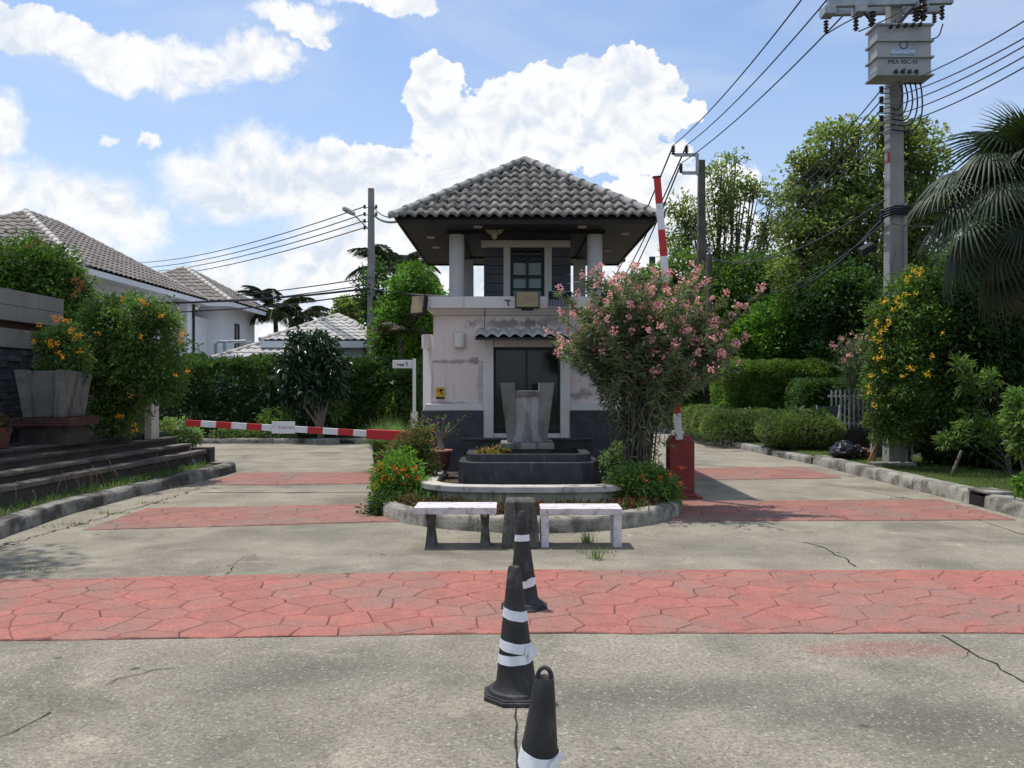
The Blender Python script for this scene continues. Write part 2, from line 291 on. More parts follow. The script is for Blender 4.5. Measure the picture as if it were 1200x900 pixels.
# ground sheets
def ground_mats():
    m, nt, b, o = new_mat('lawn_ground')
    pos = N(nt, 'ShaderNodeNewGeometry').outputs['Position']
    c = MIX(nt, SS(nt, NZ(nt, pos, 0.8, 6).outputs[0], 0.35, 0.65), (0.035, 0.06, 0.018), (0.07, 0.085, 0.03))
    nt.links.new(c, b.inputs['Base Color']); b.inputs['Roughness'].default_value = 0.95
    bp = N(nt, 'ShaderNodeBump', ins={'Strength': 0.8, 'Distance': 0.05, 'Height': NZ(nt, pos, 20, 5).outputs[0]}); nt.links.new(bp.outputs[0], b.inputs['Normal'])
    # road concrete: worn aggregate, broad stains, tyre-dark patches
    m2, nt, b, o = new_mat('worn_concrete')
    pos = N(nt, 'ShaderNodeNewGeometry').outputs['Position']
    sep = N(nt, 'ShaderNodeSeparateXYZ', ins={0: pos})
    c = MIX(nt, SS(nt, NZ(nt, pos, 1.1, 6, 0.65).outputs[0], 0.3, 0.7), (0.27, 0.245, 0.192), (0.375, 0.343, 0.27))
    st = VM(nt, 'MULTIPLY', pos, (0.8, 1.0, 1)).outputs[0]
    c = MIX(nt, SS(nt, NZ(nt, st, 0.85, 7, 0.62, 0.5).outputs[0], 0.47, 0.68, 0, 0.72), c, (0.15, 0.138, 0.105))
    c = MIX(nt, SS(nt, NZ(nt, pos, 2.3, 5, 0.6, 0.3).outputs[0], 0.56, 0.72, 0, 0.5), c, (0.52, 0.47, 0.36))
    near = SS(nt, sep.outputs[1], 5.6, 5.0)
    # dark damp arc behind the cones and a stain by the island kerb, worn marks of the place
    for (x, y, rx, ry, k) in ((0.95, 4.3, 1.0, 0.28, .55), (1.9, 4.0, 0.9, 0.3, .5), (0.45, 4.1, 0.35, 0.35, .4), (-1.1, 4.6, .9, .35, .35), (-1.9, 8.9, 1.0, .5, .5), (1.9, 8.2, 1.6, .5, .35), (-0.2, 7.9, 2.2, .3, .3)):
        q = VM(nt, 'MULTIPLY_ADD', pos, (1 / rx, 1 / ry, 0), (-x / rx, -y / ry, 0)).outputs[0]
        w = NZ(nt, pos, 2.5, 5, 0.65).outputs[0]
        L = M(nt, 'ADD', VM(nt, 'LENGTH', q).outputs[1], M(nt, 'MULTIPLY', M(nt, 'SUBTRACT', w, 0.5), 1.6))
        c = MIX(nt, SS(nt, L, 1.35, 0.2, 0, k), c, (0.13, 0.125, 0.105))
    # tyre-polished tracks along both lanes
    sx = M(nt, 'MULTIPLY', M(nt, 'ADD', sep.outputs[0], M(nt, 'MULTIPLY', NZ(nt, pos, .5, 3).outputs[0], .8)), 1.0)
    tr = None
    for x in (-3.1, -1.4, 2.3, 4.0):
        q = M(nt, 'ABSOLUTE', M(nt, 'SUBTRACT', sx, x+.4)); v_ = SS(nt, q, .42, .05); tr = v_ if tr is None else M(nt, 'MAXIMUM', tr, v_)
    c = MIX(nt, M(nt, 'MULTIPLY', tr, SS(nt, NZ(nt, pos, 1.7, 6, .65).outputs[0], .38, .66, 0, .42)), c, (0.17, 0.158, 0.13))
    # oil drips
    dv = N(nt, 'ShaderNodeTexVoronoi', ins={'Vector': pos, 'Scale': 1.6}); c = MIX(nt, SS(nt, M(nt, 'ADD', dv.outputs['Distance'], M(nt, 'MULTIPLY', NZ(nt, pos, 14, 4).outputs[0], .10)), .115, .075, 0, .75), c, (0.06, 0.055, 0.045))
    # faded red patch just in front of the near band
    q = VM(nt, 'MULTIPLY_ADD', pos, (1 / 0.55, 1 / 0.17, 0), (-2.25 / 0.55, -5.03 / 0.17, 0)).outputs[0]
    L = M(nt, 'ADD', VM(nt, 'LENGTH', q).outputs[1], M(nt, 'MULTIPLY', M(nt, 'SUBTRACT', NZ(nt, pos, 5, 4).outputs[0], 0.5), 1.0))
    c = MIX(nt, SS(nt, L, 1.2, 0.6, 0, 0.55), c, (0.36, 0.17, 0.14))
    # aggregate
    vo = N(nt, 'ShaderNodeTexVoronoi', ins={'Vector': pos, 'Scale': 95.0})
    g = N(nt, 'ShaderNodeSeparateColor', ins={0: vo.outputs['Color']}).outputs[0]
    amt = M(nt, 'MULTIPLY_ADD', near, 0.40, 0.12)
    c = MIX(nt, M(nt, 'MULTIPLY', SS(nt, g, 0.45, 0.0), amt), c, (0.10, 0.095, 0.085))
    c = MIX(nt, M(nt, 'MULTIPLY', SS(nt, g, 0.93, 0.98), amt), c, (0.55, 0.53, 0.49))
    f2 = NZ(nt, pos, 38, 6, 0.75).outputs[0]
    c = MIX(nt, SS(nt, f2, 0.30, 0.72, 0.0, 0.85), c, MIX(nt, 1.0, c, (0.55, 0.54, 0.52), 'MULTIPLY'))
    nt.links.new(c, b.inputs['Base Color']); b.inputs['Roughness'].default_value = 0.9; b.inputs['Specular IOR Level'].default_value = 0.25
    h = M(nt, 'ADD', M(nt, 'MULTIPLY', vo.outputs['Distance'], 0.5), M(nt, 'ADD', f2, M(nt, 'MULTIPLY', NZ(nt, pos, 5, 4).outputs[0], 1.0)))
    bp = N(nt, 'ShaderNodeBump', ins={'Strength': 0.55, 'Distance': 0.012, 'Height': h}); nt.links.new(bp.outputs[0], b.inputs['Normal'])
    return m, m2
mLawn, mRoad = ground_mats()
def stain_wall():
    m, nt, b, o = new_mat('pink_render')
    pos = N(nt, 'ShaderNodeNewGeometry').outputs['Position']
    c = MIX(nt, SS(nt, NZ(nt, pos, 1.2, 6, 0.6).outputs[0], 0.3, 0.7), (0.72, 0.63, 0.585), (0.65, 0.56, 0.525))
    st = VM(nt, 'MULTIPLY', pos, (4, 4, 0.5)).outputs[0]
    c = MIX(nt, SS(nt, NZ(nt, st, 1.6, 7, 0.65).outputs[0], 0.55, 0.78, 0, 0.4), c, (0.30, 0.27, 0.26))
    w = NZ(nt, pos, 6, 7, 0.7).outputs[0]; w2 = NZ(nt, pos, 22, 5, 0.7).outputs[0]
    # mildew patches: above the awning, right of the window, below the moulding line, left flank
    for (x, z, rx, rz, k) in ((-.05, 2.60, .62, .09, .75), (.55, 2.62, .35, .08, .5), (1.10, 1.92, .13, .25, .8), (1.32, 1.75, .10, .18, .6), (1.1, 1.45, .2, .1, .6), (-.95, 1.98, .42, .035, .6), (-.58, 2.0, .16, .07, .6), (-1.28, 1.65, .04, .35, .35), (-1.0, 1.33, .5, .03, .5), (-.5, 1.7, .06, .4, .35)):
        q = VM(nt, 'MULTIPLY_ADD', pos, (1/rx, 0, 1/rz), (-x/rx, 0, -z/rz)).outputs[0]
        L = M(nt, 'ADD', VM(nt, 'LENGTH', q).outputs[1], M(nt, 'ADD', M(nt, 'MULTIPLY', M(nt, 'SUBTRACT', w, .5), 3.4), M(nt, 'MULTIPLY', M(nt, 'SUBTRACT', w2, .5), 1.6)))
        c = MIX(nt, SS(nt, L, 1.15, 0.35, 0, k), c, (0.13, 0.125, 0.13))
    nt.links.new(c, b.inputs['Base Color']); b.inputs['Roughness'].default_value = .9
    bp = N(nt, 'ShaderNodeBump', ins={'Strength': .2, 'Distance': .02, 'Height': M(nt, 'ADD', w2, w)}); nt.links.new(bp.outputs[0], b.inputs['Normal'])
    return m
mPink = stain_wall()

# ------------------------------------------------------------------ building helpers
class MB:
    def __init__(s): s.v = []; s.f = []
    def quad(s, a, b, c, d): i = len(s.v); s.v += [tuple(a), tuple(b), tuple(c), tuple(d)]; s.f.append((i, i+1, i+2, i+3)); return s
    def tri(s, a, b, c): i = len(s.v); s.v += [tuple(a), tuple(b), tuple(c)]; s.f.append((i, i+1, i+2)); return s
    def box(s, x0, x1, y0, y1, z0, z1):
        return s.hexa([(x0,y0,z0),(x1,y0,z0),(x1,y1,z0),(x0,y1,z0),(x0,y0,z1),(x1,y0,z1),(x1,y1,z1),(x0,y1,z1)])
    def hexa(s, p):
        i = len(s.v); s.v += [tuple(q) for q in p]
        s.f += [(i+3,i+2,i+1,i),(i+4,i+5,i+6,i+7),(i,i+1,i+5,i+4),(i+1,i+2,i+6,i+5),(i+2,i+3,i+7,i+6),(i+3,i,i+4,i+7)]; return s
    def rbox(s, c, size, rot):          # rot: Euler or Matrix
        m = rot if isinstance(rot, Matrix) else rot.to_matrix()
        hx, hy, hz = size[0]/2, size[1]/2, size[2]/2; c = Vector(c)
        return s.hexa([c + m @ Vector(q) for q in ((-hx,-hy,-hz),(hx,-hy,-hz),(hx,hy,-hz),(-hx,hy,-hz),(-hx,-hy,hz),(hx,-hy,hz),(hx,hy,hz),(-hx,hy,hz))])
    def prism(s, poly, z0, z1, poly1=None):   # poly counter-clockwise seen from above
        n = len(poly); i = len(s.v); t = poly1 or poly
        s.v += [(p[0], p[1], z0) for p in poly] + [(p[0], p[1], z1) for p in t]
        s.f.append(tuple(range(i+n-1, i-1, -1))); s.f.append(tuple(range(i+n, i+2*n)))
        for k in range(n): k2 = (k+1) % n; s.f.append((i+k, i+k2, i+n+k2, i+n+k))
        return s
    def prism_y(s, poly, y0, y1):       # outline in x,z, thickness in y
        n = len(poly); i = len(s.v)
        s.v += [(p[0], y0, p[1]) for p in poly] + [(p[0], y1, p[1]) for p in poly]
        s.f.append(tuple(range(i, i+n))); s.f.append(tuple(range(i+2*n-1, i+n-1, -1)))
        for k in range(n): k2 = (k+1) % n; s.f.append((i+k2, i+k, i+n+k, i+n+k2))
        return s
    def lathe(s, prof, c, seg=16, caps=True, rot=None, off=0.0):
        i = len(s.v); c = Vector(c)
        for (r, z) in prof:
            for k in range(seg):
                a = 2*math.pi*k/seg + off; q = Vector((r*math.cos(a), r*math.sin(a), z))
                if rot: q = rot @ q
                s.v.append(tuple(c + q))
        for j in range(len(prof)-1):
            for k in range(seg):
                k2 = (k+1) % seg; s.f.append((i+j*seg+k, i+j*seg+k2, i+(j+1)*seg+k2, i+(j+1)*seg+k))
        if caps:
            s.f.append(tuple(i+k for k in range(seg-1, -1, -1))); j = len(prof)-1; s.f.append(tuple(i+j*seg+k for k in range(seg)))
        return s
    def tube(s, pts, rad, seg=8, caps=True):
        pts = [Vector(p) for p in pts]
        if not isinstance(rad, (list, tuple)): rad = [rad]*len(pts)
        i = len(s.v); ref = Vector((0.13, 0.27, 1)).normalized(); prev = None
        for j, p in enumerate(pts):
            d = (pts[min(j+1, len(pts)-1)] - pts[max(j-1, 0)]).normalized()
            if prev is None:
                u = d.cross(ref); u = u if u.length > 0.05 else d.cross(Vector((1, 0, 0)))
            else: u = prev - d * prev.dot(d)
            u.normalize(); prev = u; w = d.cross(u)
            for k in range(seg):
                a = 2*math.pi*k/seg; s.v.append(tuple(p + (u*math.cos(a) + w*math.sin(a))*rad[j]))
        for j in range(len(pts)-1):
            for k in range(seg):
                k2 = (k+1) % seg; s.f.append((i+j*seg+k, i+j*seg+k2, i+(j+1)*seg+k2, i+(j+1)*seg+k))
        if caps:
            s.f.append(tuple(i+k for k in range(seg-1, -1, -1))); j = len(pts)-1; s.f.append(tuple(i+j*seg+k for k in range(seg)))
        return s
    def sweep(s, path, prof, closed=False):   # prof: list of (offset to the right of the path, z); path: 2D points
        n = len(path); m = len(prof); i = len(s.v)
        for j in range(n):
            a = path[(j-1) % n] if (closed or j > 0) else path[j]; b = path[(j+1) % n] if (closed or j < n-1) else path[j]
            t = Vector((b[0]-a[0], b[1]-a[1])).normalized(); nx, ny = t.y, -t.x
            for (o_, z) in prof: s.v.append((path[j][0]+nx*o_, path[j][1]+ny*o_, z))
        for j in range(n if closed else n-1):
            j2 = (j+1) % n
            for k in range(m-1): s.f.append((i+j*m+k, i+j2*m+k, i+j2*m+k+1, i+j*m+k+1))
        if not closed: s.f.append(tuple(i+k for k in range(m))); s.f.append(tuple(i+(n-1)*m+k for k in range(m-1, -1, -1)))
        return s
    def mesh(s, name, mat, origin=(0, 0, 0), smooth=False):
        ox, oy, oz = origin
        me = bpy.data.meshes.new(name); me.from_pydata([(a-ox, b-oy, c-oz) for a, b, c in s.v], [], s.f)
        if mat: me.materials.append(mat)
        if smooth: me.polygons.foreach_set('use_smooth', [True]*len(me.polygons)); 
        me.update(); return me
def worldloc(o):
    v = Vector(o.location)
    while o.parent: o = o.parent; v += Vector(o.location)
    return v
def tagit(o, label=None, cat=None, group=None, kind=None):
    for k, v in (('label', label), ('category', cat), ('group', group), ('kind', kind)):
        if v: o[k] = v
    return o
def link(name, me, parent=None, loc=(0, 0, 0), rot=None):
    o = bpy.data.objects.new(name, me); COL.objects.link(o)
    o.location = loc
    if rot is not None: o.rotation_euler = rot
    if parent: o.parent = parent
    return o
def ob(name, mb, mat, parent=None, smooth=False, bevel=0, label=None, kind=None, origin=None):
    if origin is None: origin = worldloc(parent) if parent else None
    if origin is None:
        xs = [v[0] for v in mb.v]; ys = [v[1] for v in mb.v]; zs = [v[2] for v in mb.v]
        origin = ((min(xs)+max(xs))/2, (min(ys)+max(ys))/2, min(zs))
    me = mb.mesh(name, mat, origin, smooth)
    o = link(name, me, parent, (0, 0, 0) if parent else origin)
    if parent:
        o.location = Vector(origin) - worldloc(parent)
    if bevel:
        b = o.modifiers.new('bevel', 'BEVEL'); b.width = bevel; b.segments = 2; b.limit_method = 'ANGLE'; b.angle_limit = R(40)
    if smooth:
        me.set_sharp_from_angle(angle=R(38))
    return tagit(o, label=label, kind=kind)
def thing(name, label, cat, loc, group=None):
    o = bpy.data.objects.new(name, None); COL.objects.link(o); o.location = loc; o.empty_display_size = 0.2
    return tagit(o, label, cat, group)
def struct(name, mb, mat, smooth=False, bevel=0, parent=None):
    o = ob(name, mb, mat, parent, smooth, bevel)
    if not parent: o['kind'] = 'structure'
    return o
def copy_tree(o, parent=None):
    c = o.copy(); COL.objects.link(c)
    if parent: c.parent = parent
    for ch in list(o.children): copy_tree(ch, c)
    return c
def text(body, name, mat, parent, loc, size, rot=(R(90), 0, 0), sx=1.0, align='CENTER', bold=0.0):
    cu = bpy.data.curves.new(name, 'FONT'); cu.body = body; cu.size = size; cu.align_x = align; cu.align_y = 'CENTER'; cu.extrude = 0.001
    cu.offset = bold
    t = bpy.data.objects.new(name, cu); COL.objects.link(t)
    dg = bpy.context.evaluated_depsgraph_get(); dg.update()
    me = bpy.data.meshes.new_from_object(t.evaluated_get(dg)); me.name = name; me.materials.clear(); me.materials.append(mat)
    bpy.data.objects.remove(t); bpy.data.curves.remove(cu)
    o = link(name, me, parent, Vector(loc) - worldloc(parent), rot); o.scale = (sx, 1, 1); return o

# ---- foliage
def np_mesh(name, V, tris, mat):
    me = bpy.data.meshes.new(name); nv, nf = len(V), len(tris)
    me.vertices.add(nv); me.vertices.foreach_set('co', np.ascontiguousarray(V, dtype=np.float32).ravel())
    me.loops.add(nf*3); me.loops.foreach_set('vertex_index', np.ascontiguousarray(tris, dtype=np.int32).ravel())
    me.polygons.add(nf); me.polygons.foreach_set('loop_start', np.arange(0, nf*3, 3, dtype=np.int32))
    try: me.polygons.foreach_set('loop_total', np.full(nf, 3, dtype=np.int32))
    except Exception: pass
    if mat: me.materials.append(mat)
    me.update(calc_edges=True); return me
def unit(a): return a / (np.linalg.norm(a, axis=1, keepdims=True) + 1e-9)
def leaves(Pn, D, L, W, fold=0.25, upb=0.9, curl=0.0):
    n = len(Pn); D = unit(D); L = L * rg.uniform(0.65, 1.25, (n, 1)); W = W * rg.uniform(0.7, 1.25, (n, 1))
    S = unit(np.cross(D, rg.normal(0, 0.75, (n, 3)) + np.array([0, 0, upb]))); Nn = unit(np.cross(S, D))
    a = Pn; t = Pn + D*L; t[:, 2] -= (curl*L)[:, 0]
    l = Pn + D*L*0.45 + S*W*0.5 + Nn*W*fold; r = Pn + D*L*0.45 - S*W*0.5 + Nn*W*fold
    V = np.stack([a, l, t, r], 1).reshape(-1, 3); i = np.arange(n)[:, None]*4
    T = np.concatenate([i+np.array([[0, 2, 1]]), i+np.array([[0, 3, 2]])], 1).reshape(-1, 3)
    return V, T
def join(parts):
    Vs, Ts, o = [], [], 0
    for V, T in parts: Vs.append(V); Ts.append(T + o); o += len(V)
    return np.concatenate(Vs), np.concatenate(Ts)
def clumps(blobs, n, shell=0.5, lump=0.25):
    """points spread through the outer volume of ellipsoid blobs; returns centres and outward directions"""
    w = np.array([max(b[3]*b[4], b[4]*b[5], b[3]*b[5]) for b in blobs]); w = w/w.sum()
    k = rg.choice(len(blobs), n, p=w); B = np.array(blobs)[k]
    d = unit(rg.normal(0, 1, (n, 3)))
    r = (shell + (1-shell)*rg.random((n, 1))**0.6) * (1 + rg.normal(0, lump*0.5, (n, 1)))
    return B[:, :3] + d*B[:, 3:6]*r, d
def crown_mesh(name, mat, blobs, n, cr, per, L, W, origin, shell=0.5, lump=0.25, up=0.25, curl=0.15, fold=0.25, out=0.7):
    C, d = clumps(blobs, n, shell, lump)
    q = unit(rg.normal(0, 1, (n*per, 3))); q[:, 2] *= .7; rs = np.repeat(rg.uniform(.55, 1.35, (n, 1)), per, 0)
    Pn = np.repeat(C, per, 0) + q*cr*rs*(.35+.65*rg.random((n*per, 1))**.5)
    D = np.repeat(d, per, 0)*out*.6 + q*.7 + rg.normal(0, 0.55, (n*per, 3)) + np.array([0, 0, up])
    V, T = leaves(Pn - np.array(origin), D, L, W, fold, 0.9, curl)
    return np_mesh(name, V, T, mat), C, d
def bl(lst, Y, ds=1.0):
    """blobs from (px, py, rx_px, ry_px[, dY]) at depth Y"""
    out = []
    for q in lst:
        px, py, rx, ry = q[:4]; y = Y + (q[4] if len(q) > 4 else 0); c = P(px, py, y)
        out.append((c.x, c.y, c.z, rx/F*y, min(rx, ry*1.3)/F*y*ds, ry/F*y))
    return out
def limbs(mb, base, blobs, r0, rng=rnd, fork=0.35, twigs=2):
    base = Vector(base)
    for b in blobs:
        c = Vector(b[:3]); m1 = base.lerp(c, 0.35); m1.x = base.x + (c.x-base.x)*0.15; m1.y = base.y + (c.y-base.y)*0.15
        m2 = base.lerp(c, 0.7) + Vector((rng.uniform(-.1, .1), rng.uniform(-.1, .1), 0.1))
        mb.tube([base, m1, m2, c], [r0, r0*0.72, r0*0.45, r0*0.2], 7)
        for _ in range(twigs):
            e = c + Vector((rng.uniform(-1, 1)*b[3], rng.uniform(-1, 1)*b[4], rng.uniform(-.3, 1)*b[5]))*0.8
            mb.tube([m2, m2.lerp(e, .5)+Vector((0, 0, .05)), e], [r0*0.35, r0*0.22, r0*0.07], 5)
def tree(name, label, cat, base, blobs, mat, n, cr, per, L, W, r0=0.12, bark=None, group=None, **kw):
    base = Vector(base); t = thing(name, label, cat, base, group)
    mb = MB(); tw = kw.pop('twigs', 2); limbs(mb, base - Vector((0, 0, .1)), blobs, r0, twigs=tw)
    ob('trunk', mb, bark or mBark, t, smooth=True)
    me, C, d = crown_mesh('crown', mat, blobs, n, cr, per, L, W, base, **kw)
    o = link('crown', me, t); o['kind'] = 'stuff'
    return t, C, d
PET = {}
def flower_mesh(mat, r, k, petals=16, ps=0.03):
    key = (mat.name, r, k)
    if key not in PET:
        n = petals; c = rg.normal(0, r*0.42, (n, 3)); V, T = leaves(c, rg.normal(0, 1, (n, 3)) + [0, -.3, .5], ps, ps*0.95, 0.2)
        PET[key] = np_mesh('flower_cluster', V, T, mat)
    return PET[key]
def flowers(t, pts, mat, r, petals=16, ps=0.03, name='flower_cluster'):
    o0 = worldloc(t)
    for i, p in enumerate(pts):
        link(name, flower_mesh(mat, r, i % 5, petals, ps), t, Vector(p) - o0, (rnd.uniform(0, 6), rnd.uniform(0, 6), rnd.uniform(0, 6)))
def blades(pts, h, w, lean=0.4, seg=3, arch=0.5):
    n = len(pts); pts = np.asarray(pts, float); a = rg.uniform(0, 2*np.pi, n); d = np.stack([np.cos(a), np.sin(a), np.zeros(n)], 1)
    s = np.stack([-np.sin(a), np.cos(a), np.zeros(n)], 1); H = h*rg.uniform(0.5, 1.2, (n, 1)); Ln = lean*rg.uniform(0.2, 1.3, (n, 1))
    rows = []
    for j in range(seg+1):
        t = j/seg; c = pts + d*H*Ln*(t**1.6) + np.array([0, 0, 1])*H*(t - arch*Ln*t*t*0.8); ww = w*(1-t)**0.7
        rows += [c - s*ww/2, c + s*ww/2]
    V = np.stack(rows, 1).reshape(-1, 3); k = 2*(seg+1); i = np.arange(n)[:, None]*k; T = []
    for j in range(seg):
        T += [i+np.array([[2*j, 2*j+1, 2*j+3]]), i+np.array([[2*j, 2*j+3, 2*j+2]])]
    return V, np.concatenate(T, 1).reshape(-1, 3)
# ================================================================== GROUND, ROAD, KERBS
def sheet(x0, x1, y0, y1, z, n=1):
    mb = MB(); mb.quad((x0, y0, z), (x1, y0, z), (x1, y1, z), (x0, y1, z)); return mb
struct('ground', sheet(-900, 900, -300, 1500, -0.012), mLawn)
road = MB()
road.prism([(-5.6, -6), (6.6, -6), (6.6, 16), (6.3, 18.6), (5.9, 22), (5.6, 30), (4.4, 46), (-1.6, 46), (-1.9, 24.0), (-16, 23.4), (-16, 15.4), (-5.6, 15.4)], -0.3, 0.0)
struct('road', road, mRoad)

def interp(x, xs, ys): return float(np.interp(x, xs, ys))
def clip(poly, nx, ny, c):        # keep nx*x+ny*y <= c
    out = []
    for i in range(len(poly)):
        a, b = poly[i], poly[(i+1) % len(poly)]
        da, db = nx*a[0]+ny*a[1]-c, nx*b[0]+ny*b[1]-c
        if da <= 0: out.append(a)
        if da*db < 0:
            t = da/(da-db); out.append((a[0]+(b[0]-a[0])*t, a[1]+(b[1]-a[1])*t))
    return out
def wob(p, k):
    v = noise.noise_vector(Vector((p[0]*3.1, p[1]*3.1, 0.3))); return (p[0]+v.x*k, p[1]+v.y*k)
def stone_mesh(poly, inset, h, k):
    # straight edges get a slight waver shared by both neighbours, then the outline steps in for the joint
    pts = []
    for i in range(len(poly)):
        a, b = poly[i], poly[(i+1) % len(poly)]; L = math.hypot(b[0]-a[0], b[1]-a[1]); m = 3 if L > 0.25 else 2 if L > 0.12 else 1
        for j in range(m): pts.append(wob((a[0]+(b[0]-a[0])*j/m, a[1]+(b[1]-a[1])*j/m), k))
    cx = sum(p[0] for p in pts)/len(pts); cy = sum(p[1] for p in pts)/len(pts)
    def shrink(d):
        o = []
        for p in pts:
            r = math.hypot(p[0]-cx, p[1]-cy); o.append((cx+(p[0]-cx)*(1-d/r), cy+(p[1]-cy)*(1-d/r)))
        return o
    mb = MB(); a, b = shrink(inset), shrink(inset+0.009); n = len(pts)
    t = rnd.uniform(-.0015, .0015); u = rnd.uniform(-.0015, .0015)
    mb.v = [(p[0], p[1], 0.002) for p in a] + [(p[0], p[1], h+t*(p[0]-cx)*3+u*(p[1]-cy)*3) for p in b]
    mb.f = [tuple(range(n, 2*n))] + [(i, (i+1) % n, n+(i+1) % n, n+i) for i in range(n)]
    return mb, (cx, cy)
def in_island(x, y): return ((x-0.2)/1.86)**2 + ((y-11)/1.86)**2 < 1 or (abs(x-0.2) < 1.86 and 11 < y < 18)
def band(knots, near, far, size, step, holes=True, mat=None):
    x0, x1 = knots[0], knots[-1]; y0, y1 = min(near), max(far)
    base = MB()
    xs = sorted(set(list(knots)))
    low = [(x, interp(x, knots, near)) for x in xs]; high = [(x, interp(x, knots, far)) for x in xs]
    base.prism(low + high[::-1], -0.05, 0.004)
    s = struct('paved_band', base, mGrout)
    pts = []; r = 0; y = y0 - size
    while y < y1 + size:
        x = x0 - size + (r % 2)*size*0.55
        while x < x1 + size:
            pts.append((x + rnd.uniform(-.42, .42)*size, y + rnd.uniform(-.40, .40)*size*0.85)); x += size*1.08
        y += size*0.82; r += 1
    cells = []
    def cell(i, pts):
        p = pts[i]; poly = [(p[0]-1, p[1]-1), (p[0]+1, p[1]-1), (p[0]+1, p[1]+1), (p[0]-1, p[1]+1)]
        for j, q in enumerate(pts):
            dx, dy = q[0]-p[0], q[1]-p[1]
            if i == j or dx*dx+dy*dy > (size*2.6)**2: continue
            poly = clip(poly, dx, dy, (q[0]**2+q[1]**2-p[0]**2-p[1]**2)/2)
            if len(poly) < 3: break
        return poly
    npts = []
    for i, p in enumerate(pts):
        c_ = cell(i, pts); q = (sum(a[0] for a in c_)/len(c_), sum(a[1] for a in c_)/len(c_)) if len(c_) > 2 else p
        npts.append(((p[0]+q[0]*2)/3, (p[1]+q[1]*2)/3) if abs(q[0]-p[0]) < size and abs(q[1]-p[1]) < size else p)
    pts = npts
    for i, p in enumerate(pts):
        poly = [(p[0]-1, p[1]-1), (p[0]+1, p[1]-1), (p[0]+1, p[1]+1), (p[0]-1, p[1]+1)]
        for j, q in enumerate(pts):
            if i == j: continue
            dx, dy = q[0]-p[0], q[1]-p[1]
            if dx*dx+dy*dy > (size*3)**2: continue
            poly = clip(poly, dx, dy, (q[0]**2+q[1]**2-p[0]**2-p[1]**2)/2)
            if len(poly) < 3: break
        if len(poly) < 3: continue
        def seg_of(L_):
            for a, b in zip(L_[:-1], L_[1:]):
                if p[0] <= b[0] or b is L_[-1]: return a, b
        a, b = seg_of(low); dx, dy = b[0]-a[0], b[1]-a[1]; poly = clip(poly, dy, -dx, dy*a[0]-dx*a[1])
        a, b = seg_of(high); dx, dy = b[0]-a[0], b[1]-a[1]; poly = clip(poly, -dy, dx, -dy*a[0]+dx*a[1])
        poly = clip(poly, -1, 0, -x0); poly = clip(poly, 1, 0, x1)
        if len(poly) < 3: continue
        ar = abs(sum(poly[k][0]*poly[(k+1) % len(poly)][1]-poly[(k+1) % len(poly)][0]*poly[k][1] for k in range(len(poly))))/2
        if ar < 0.008: continue
        c = (sum(q[0] for q in poly)/len(poly), sum(q[1] for q in poly)/len(poly))
        if holes and in_island(*c): continue
        mb, c = stone_mesh(poly, 0.0022, 0.009, 0.035)
        ob('paving_stone', mb, mat or mRed, s, origin=(c[0], c[1], 0))
    return s
band([-5.2, 0, 6.3], [5.08, 5.34, 5.35], [6.70, 7.17, 7.16], 0.33, 1)
band([-4.75, -1.6, 6.0], [9.15, 9.70, 9.84], [10.8, 11.2, 11.65], 0.36, 1, mat=mRedOld)
band([-5.0, -1.9, 5.7], [13.3, 13.5, 14.3], [15.2, 15.4, 16.3], 0.42, 1, mat=mRedOld)

def crack(pts, w, nm='pavement_crack', z=0.004, mat=None, jag=0.05):
    P2 = []; w *= .75
    for a, b in zip(pts[:-1], pts[1:]):
        L = math.hypot(b[0]-a[0], b[1]-a[1]); m = max(2, int(L/0.07))
        for j in range(m):
            t = j/m; P2.append((a[0]+(b[0]-a[0])*t + rnd.gauss(0, jag*0.35), a[1]+(b[1]-a[1])*t + rnd.gauss(0, jag*0.5)))
    P2.append(pts[-1]); mb = MB()
    for j in range(len(P2)-1):
        a, b = P2[j], P2[j+1]; dx, dy = b[0]-a[0], b[1]-a[1]; L = math.hypot(dx, dy)+1e-6; nx, ny = -dy/L, dx/L
        ta = w*(0.35+abs(noise.noise(Vector((j*.35, w*50, 0)))))*.8; tb = w*(0.35+abs(noise.noise(Vector(((j+1)*.35, w*50, 0)))))*.8
        i = len(mb.v); mb.v += [(a[0]+nx*ta, a[1]+ny*ta, z), (a[0]-nx*ta, a[1]-ny*ta, z), (b[0]-nx*tb, b[1]-ny*tb, z), (b[0]+nx*tb, b[1]+ny*tb, z)]
        mb.f.append((i, i+1, i+2, i+3))
    if w > .01 and nm == 'pavement_crack':
        for _ in range(max(1, len(P2)//14)):
            j = rnd.randrange(2, max(3, len(P2)-2)); p = P2[j]; a = rnd.uniform(0, 6.28); q = p
            for s_ in range(5):
                a += rnd.uniform(-.7, .7); r_ = (q[0]+.05*math.cos(a), q[1]+.05*math.sin(a)); nx, ny = -math.sin(a)*w*.22*(1-s_/5), math.cos(a)*w*.22*(1-s_/5)
                i = len(mb.v); mb.v += [(q[0]+nx, q[1]+ny, z), (q[0]-nx, q[1]-ny, z), (r_[0]-nx*.7, r_[1]-ny*.7, z), (r_[0]+nx*.7, r_[1]+ny*.7, z)]; mb.f.append((i, i+1, i+2, i+3)); q = r_
    return struct(nm, mb, mat or mInk)
def g(px, py): Y = 1.6*F/(py-452); return ((px-600)/F*Y, Y)
crack([g(605, 830), g(606, 850), g(604, 872), g(607, 915)], 0.012, jag=.012)
crack([g(0, 642), g(60, 624), g(120, 607), g(180, 590), g(235, 572)], 0.02, jag=.1)
crack([g(105, 596), g(150, 583), g(200, 571), g(262, 560)], 0.02, jag=.1)
crack([g(943, 635), g(965, 642), g(985, 652), g(1003, 664)], 0.018)
